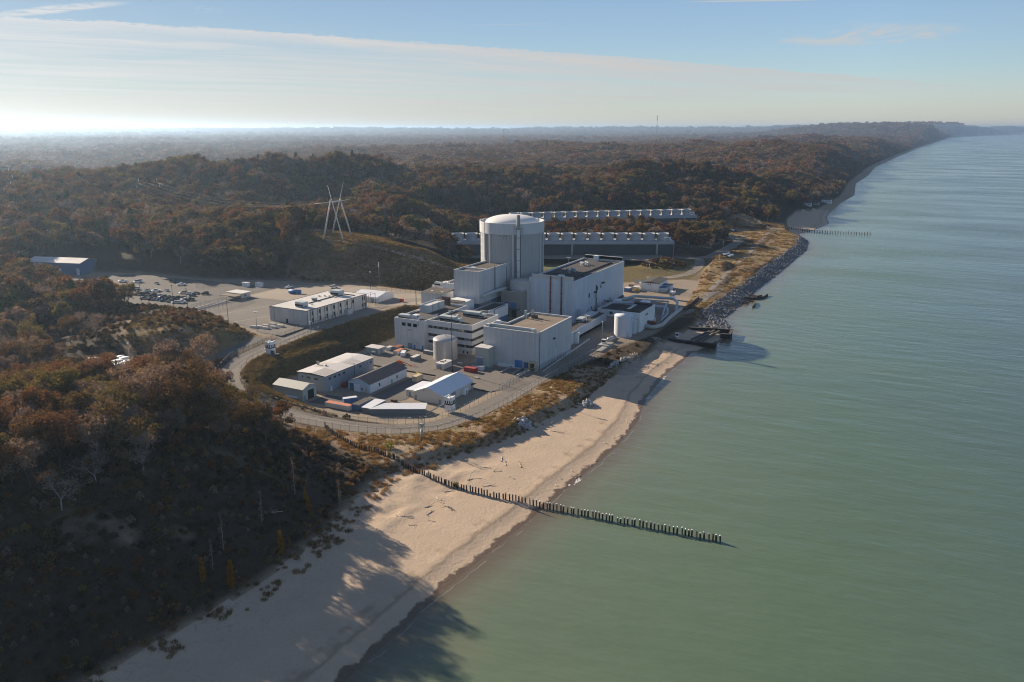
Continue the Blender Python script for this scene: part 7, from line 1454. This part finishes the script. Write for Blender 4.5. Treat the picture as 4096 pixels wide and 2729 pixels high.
posts(along([(-126, 202.6), (-113, 203), (-103.8, 205.2)], 22), 2.0, .5, 'dark steel post of the row on the lower beach', 'groyne posts on the lower beach', 3)
WP = posts(along([(-102.3, 205.3), (-72, 208), (-43.7, 210.6)], 53), 1.85, .5, 'dark steel post of the row standing in the water off the near beach', 'groyne posts in the water', 4)
posts(along([(-149.9, 975.3), (-126, 967), (-63.1, 975.7)], 33), 2.6, .9, 'dark post of the distant row standing in the bay', 'distant groyne posts', 5)
def gulls():
    b = MB(); prof = [(-.24, .02), (-.18, .07), (-.05, .11), (.08, .10), (.16, .06), (.2, .02)]
    for (a, ra), (c, rc) in zip(prof[:-1], prof[1:]): b.tube([(a, 0, .18 + a * .25), (c, 0, .18 + c * .25)], ra, 8, r1=rc, cap=False)
    b.tube([(.14, 0, .24), (.19, 0, .33)], .05, 8); b.tube([(.2, 0, .33), (.26, 0, .32)], .02, 5, 1, r1=.004); b.quad([(-.2, -.05, .14), (-.2, .05, .14), (-.36, .04, .1), (-.36, -.04, .1)], 1)
    for s in (-1, 1): b.quad([(.1, s * .1, .23), (-.22, s * .09, .16), (-.3, s * .05, .15), (-.05, s * .11, .14)], 2); b.tube([(0, s * .04, 0), (0, s * .04, .1)], .01, 4, 1)
    me = b.mesh('gull', [M['bird'], M['poledark'], M['hvac']]); g = np.random.default_rng(6)
    for i, p in enumerate(WP):
        if i < 2 or g.random() < .22: continue
        o = bpy.data.objects.new('gull', me); COL.objects.link(o); o.location = p.location + Vector((0, 0, .0)); o.rotation_euler = (0, 0, g.uniform(0, 6.28)); o.scale = (1.5,) * 3; tag(o, 'white gull perched on a dark post standing in the water', 'bird', 'gulls on the posts')
    for i in range(22):
        y = g.uniform(212, 300); x = float(xs(y)) - g.uniform(.5, 5); o = bpy.data.objects.new('gull', me); COL.objects.link(o); o.location = (x, y, h1(x, y)); o.rotation_euler = (0, 0, g.uniform(0, 6.28)); o.scale = (1.3,) * 3; tag(o, 'white gull standing on the wet sand at the waterline', 'bird', 'gulls on the waterline')
gulls()
# driftwood
def log(x, y, L, rz, label, r=.22, root=True, up=.12, seed=0, group='driftwood on the beach'):
    g = np.random.default_rng(seed + 50); b = MB(); n = 6; P = [(L * (t - .5), g.normal(0, .05 * L * .3), r * .6 + up * L * t) for t in np.linspace(0, 1, n)]; b.tube(P, r, 8, r1=r * .45)
    for _ in range(3 if L > 3 else 2):
        t = g.uniform(.4, .95); p = (L * (t - .5), 0, r + up * L * t); q = (p[0] + g.uniform(.3, 1.) * L * .25, p[1] + g.normal(0, .25) * L * .5, p[2] + g.uniform(.05, .25) * L * .4); b.tube([p, q], r * .4, 5, r1=.03)
    if root:
        for a in np.linspace(0, 5.5, 6): b.tube([(-L / 2, 0, r * .6), (-L / 2 - .35, math.cos(a) * .7 * r / .22, max(.02, r * .6 + math.sin(a) * .7 * r / .22))], r * .5, 5, r1=.03)
    o = bpy.data.objects.new('driftwood_log', b.mesh('driftwood_log', M['wood'])); COL.objects.link(o); o.location = (x, y, h1(x, y) - .06); o.rotation_euler = (0, 0, rz); tag(o, label, 'driftwood', group)
for i, (x, y, L, rz, lb) in enumerate([(-126.2, 230.6, 4.2, 118, 'bleached log lying straight on the upper beach above the post row'), (-123.3, 227.9, 4., 125, 'second bleached log just below the straight one above the post row'), (-118.4, 229.5, 4.6, 130, 'long bleached log lying alone on open sand above the post row'), (-126.8, 220.9, 3.2, 10, 'short grey log lying level across the upper sand'), (-127.7, 211.6, 4.6, 100, 'forked log standing out of the sand near the posts'), (-119.4, 209.4, 4., 40, 'dark rooted stump throwing a broad shadow above the posts'), (-123.3, 220.8, 2.2, 80, 'small pointed stump sticking up from the sand'), (-116.1, 218.7, 3.4, 160, 'thin branch lying on the rippled sand above the posts'), (-128.7, 200, 3.6, 40, 'log leaning against the dark posts on their near side'), (-125.6, 191.3, 8.5, 155, 'long crooked bare trunk lying below the post row'), (-129.1, 187, 4., 70, 'tangled root stump in the middle of the churned sand'), (-130.2, 178.9, 3.4, 20, 'grey log at the edge of the tree shadow'), (-122.6, 180.2, 2.2, 10, 'small dark root on the open sand below the posts'), (-126, 184.6, 4.2, 95, 'pale curved branch beside the tangled root stump'), (-126.2, 175.3, 2., 30, 'short piece of driftwood nearest the tree shadow'), (-125.3, 270.5, 2.6, 100, 'stubby upright log below the left boulder pile'), (-119.4, 276.3, 1.5, 20, 'dark lump of driftwood alone on the wide sand'), (-120, 263.5, 6.5, 5, 'thin pole lying level on the sand below the left boulder pile'), (-156.5, 150, 6., 35, 'bleached fallen trunk among the poplars at the dune foot'), (-131, 178, 4.5, 20, 'half buried log in the shaded sand')]):
    log(x, y, L, R(rz), lb, .10 + .013 * L, i not in (3, 7, 17), .03 if i not in (4, 6, 15) else .3, i)
e = thing('upright_stump', (-101.6, 203.4, h1(-101.6, 203.4)), 'pale pointed driftwood trunk standing upright in the post row at the waterline', 'driftwood'); b = MB(); b.tube([(-101.6, 203.4, .0), (-101.5, 203.5, 2.2), (-101.9, 203.7, 4.2)], .5, 8, r1=.05); b.tube([(-101.4, 203.3, .2), (-101.1, 203.3, 2.6)], .3, 6, r1=.08); b.build('trunk', M['wood'], e)
# boulders
def rock_mesh(seed, n=2):
    import bmesh
    g = np.random.default_rng(seed); bm = bmesh.new(); bmesh.ops.create_icosphere(bm, subdivisions=n, radius=1.); s = g.uniform(.65, 1.1, 3); pl = [(lambda v: v / np.linalg.norm(v))(g.normal(size=3)) for _ in range(7)]
    for v in bm.verts:
        c = np.array(v.co)
        for p in pl:
            d = c @ p - g.uniform(.60, .66)
            if d > 0: c = c - p * d * .9
        v.co = Vector(c * s)
    me = bpy.data.meshes.new('boulder'); bm.to_mesh(me); bm.free(); return me
ROCKS = [rock_mesh(60 + i) for i in range(6)]
for r in ROCKS: r.materials.append(M['rock'])
def pile(P, n, label, group, seed, s0=.6, s1=1.3):
    g = np.random.default_rng(seed); P = np.array(P)
    for i in range(n):
        w = g.dirichlet([.8] * len(P)); x, y = w @ P + g.normal(0, .5, 2); s = g.uniform(s0, s1); o = bpy.data.objects.new('boulder', ROCKS[i % 6]); COL.objects.link(o); o.location = (x, y, h1(x, y) + s * .35 + (g.random() < .3) * s * .8); o.rotation_euler = tuple(g.uniform(0, 6.28, 3)); o.scale = (s,) * 3; tag(o, label, 'boulder', group)
pile([(-137.5, 260.5), (-133.2, 262.5), (-129, 262), (-126.5, 260.5), (-131, 257.5), (-133, 257.5)], 70, 'grey boulder in the left rock pile on the beach below the perimeter road', 'boulders of the left pile', 1)
pile([(-124.5, 296), (-123.6, 301.5), (-119.8, 301.5), (-117, 299.5), (-121.6, 293), (-123, 298)], 75, 'grey boulder in the right rock pile on the open beach', 'boulders of the right pile', 2)
pile([(-130, 331), (-129, 345), (-131, 356), (-127, 366), (-128, 372)], 60, 'pale boulder in the broken line along the shaded bank', 'boulders along the shaded bank', 3, .3, .8)
def riprap():
    g = np.random.default_rng(8); RL = []
    for i in range(5):
        me = rock_mesh(90 + i, 1); me.materials.append(M['rockd']); RL.append(bpy.data.objects.new('riprap_%d' % i, me))
    c = hidden(RL, 'rock_library'); y = g.uniform(470, 905, 9000); w = xs(y) - xb(y); t = g.random(9000) * 1.12 - .1; x = xs(y) - t * np.maximum(w, 8)
    x2, y2 = g.uniform(-118, -98.5, 500), g.uniform(454, 486, 500); k = x2 < xs(y2) + 1.5; x, y = np.concatenate([x, x2[k]]), np.concatenate([y, y2[k]])
    z = hz(x, y); n = len(x); rot = g.uniform(0, 6.28, (n, 3)); k = (z > -.6) & (fbm(x / 5, y / 5, 2, 66) > .34)
    scatter('riprap', np.stack([x, y, z + .1], -1)[k], g.integers(0, 5, n)[k], rot[k], (g.uniform(.4, 1.0, n) ** 1.0 * g.choice([.7, 1., 1.5], n))[k], c)
    # tangle of driftwood and rubble under the bank by the intake
    b = MB(); 
    DL = []
    for i in range(3):
        b = MB(); b.tube([(-1.2, 0, 0), (0, .1 * i, .08), (1.2, 0, .02)], .09, 5, r1=.04); DL.append(bpy.data.objects.new('stick_%d' % i, b.mesh('stick', M['wood'])))
    DL.append(bpy.data.objects.new('stone_0', ROCKS[0].copy())); DL[-1].data.transform(Matrix.Scale(.35, 4)); c2 = hidden(DL, 'tangle_library'); n = 2300
    P = np.array([(-126, 330), (-128.5, 356), (-130, 382), (-120, 384), (-112, 376), (-120, 360), (-122, 334)]); Q = np.array([(-130, 412), (-120, 410), (-112, 394), (-121, 393)]); wts = g.dirichlet([.7] * 7, n); xy = wts @ P; wq = g.dirichlet([.8] * 4, 500); xy = np.concatenate([xy, wq @ Q]) + g.normal(0, .7, (n + 500, 2)); kk = fbm(xy[:, 0] / 4, xy[:, 1] / 4, 2, 4) > .42; xy = xy[kk]; n = len(xy); rot = np.stack([g.normal(0, .1, n), g.normal(0, .15, n), g.uniform(0, 3.14, n)], -1)
    scatter('driftwood_litter', np.concatenate([xy, hz(xy[:, 0], xy[:, 1])[:, None] + .08], 1), g.choice(4, n, p=[.28, .28, .24, .2]), rot, g.uniform(.4, 1.3, n), c2)
riprap()
# foam along the water's edge
def foam():
    m = bpy.data.materials.new('foam'); m.use_nodes = True; k = NT(m.node_tree); b_ = k.add('ShaderNodeBsdfPrincipled', {'Base Color': (.55, .53, .49), 'Roughness': .9}); k.add('ShaderNodeOutputMaterial', {'Surface': b_})
    b = MB(); ys = np.arange(60, 405, .5); off = .9 + 1.5 * (fbm(ys / 7, ys * 0, 4, 44) - .5) * 2; wd = np.clip((fbm(ys / 4 + 9, ys * 0 + 3, 3, 45) - .30) * .22, .0, .07)
    for i in range(len(ys) - 1):
        if wd[i] < .03 or wd[i + 1] < .03: continue
        x0, x1 = xs(ys[i]) + off[i], xs(ys[i + 1]) + off[i + 1]; b.quad([(x0 - wd[i] / 2, ys[i], .03), (x0 + wd[i] / 2, ys[i], .03), (x1 + wd[i + 1] / 2, ys[i + 1], .03), (x1 - wd[i + 1] / 2, ys[i + 1], .03)])
    g = np.random.default_rng(9)
    for cx_, cy_, L in ((-96.2, 229.5, 5), (-102.5, 322, 5), (-105, 352, 8)):
        for _ in range(26):
            y = cy_ + g.normal(0, L * .35); x = cx_ + (xs(y) - xs(cy_)) + g.normal(0, .35); s = g.uniform(.15, .45); a = g.uniform(0, 6.28, 7); a.sort(); b.quad([(x + math.cos(t) * s, y + math.sin(t) * s * 1.6, .034 + .001 * _) for t in a])
    o = b.build('foam', m); tag(o, kind='stuff')
foam()
# white pipes stored on the far grass
def stored(P, label):
    for i, ((ax, ay), (bx, by)) in enumerate(P):
        z = max(h1(ax, ay), h1(bx, by)); e = MB(); e.tube([(ax, ay, z + .9), (bx, by, z + .9)], 1.0, 16, cap=False); e.tube([(ax, ay, z + .9), (bx, by, z + .9)], .86, 16, 1, cap=False); one('stored_pipe', e, [M['white'], M['dark']], label[i], 'pipe', 'large white pipes stored on the grass')
stored([((-161.8, 699), (-158.5, 711)), ((-155.3, 692), (-154.3, 707))], ['left of two big white pipes stored near the lakeside path', 'right of two big white pipes stored near the lakeside path']); stored([((-211.5, 893.5), (-196, 884)), ((-209.5, 902), (-194, 892.5))], ['nearer of the two white pipes stored at the far end of the grass', 'farther of the two white pipes stored at the far end of the grass'])
for x, y, w, l, h, lb, m in ((-167, 1236, 9, 8, 4, 'small white cottage at the wood edge above the far bay', 'white'), (-160, 1272, 8, 8, 4, 'grey cottage right of the small white one above the far bay', 'greysiding'), (-153, 1332, 14, 9, 4.5, 'long white cottage nearest the water on the far bay', 'white'), (-163, 1528, 9, 8, 4, 'distant cottage on the rocky point beyond the bay', 'creamwall'), (-212, 2205, 12, 10, 6, 'most distant white house on the shore', 'white')):
    z = h1(x, y); e = thing('cottage', (x, y, z), lb, 'house'); gable(e, x - w / 2, x + w / 2, y - l / 2, y + l / 2, z - 2, z + h, z + h + 2.4, M[m], M['roofd'], 'x', .5)
    for dx in (-.28, .05, .3): win(e, x + dx * w - .5, x + dx * w + .7, y - l / 2, y - l / 2, z + 1.2, z + 2.6, 's')
# ------------------------------------------------------------------ air
def build_haze():
    b = MB(); b.box(-62000, 62000, -8000, 62000, -12, 175); m = bpy.data.materials.new('haze_air'); m.use_nodes = True; k = NT(m.node_tree)
    v = k.add('ShaderNodeVolumePrincipled', {'Color': (.50, .72, 1.0), 'Density': HAZE, 'Anisotropy': .6}); k.add('ShaderNodeOutputMaterial', {'Volume': v})
    o = b.build('haze', m); tag(o, kind='stuff')
HAZE = 0.66e-4
build_haze()
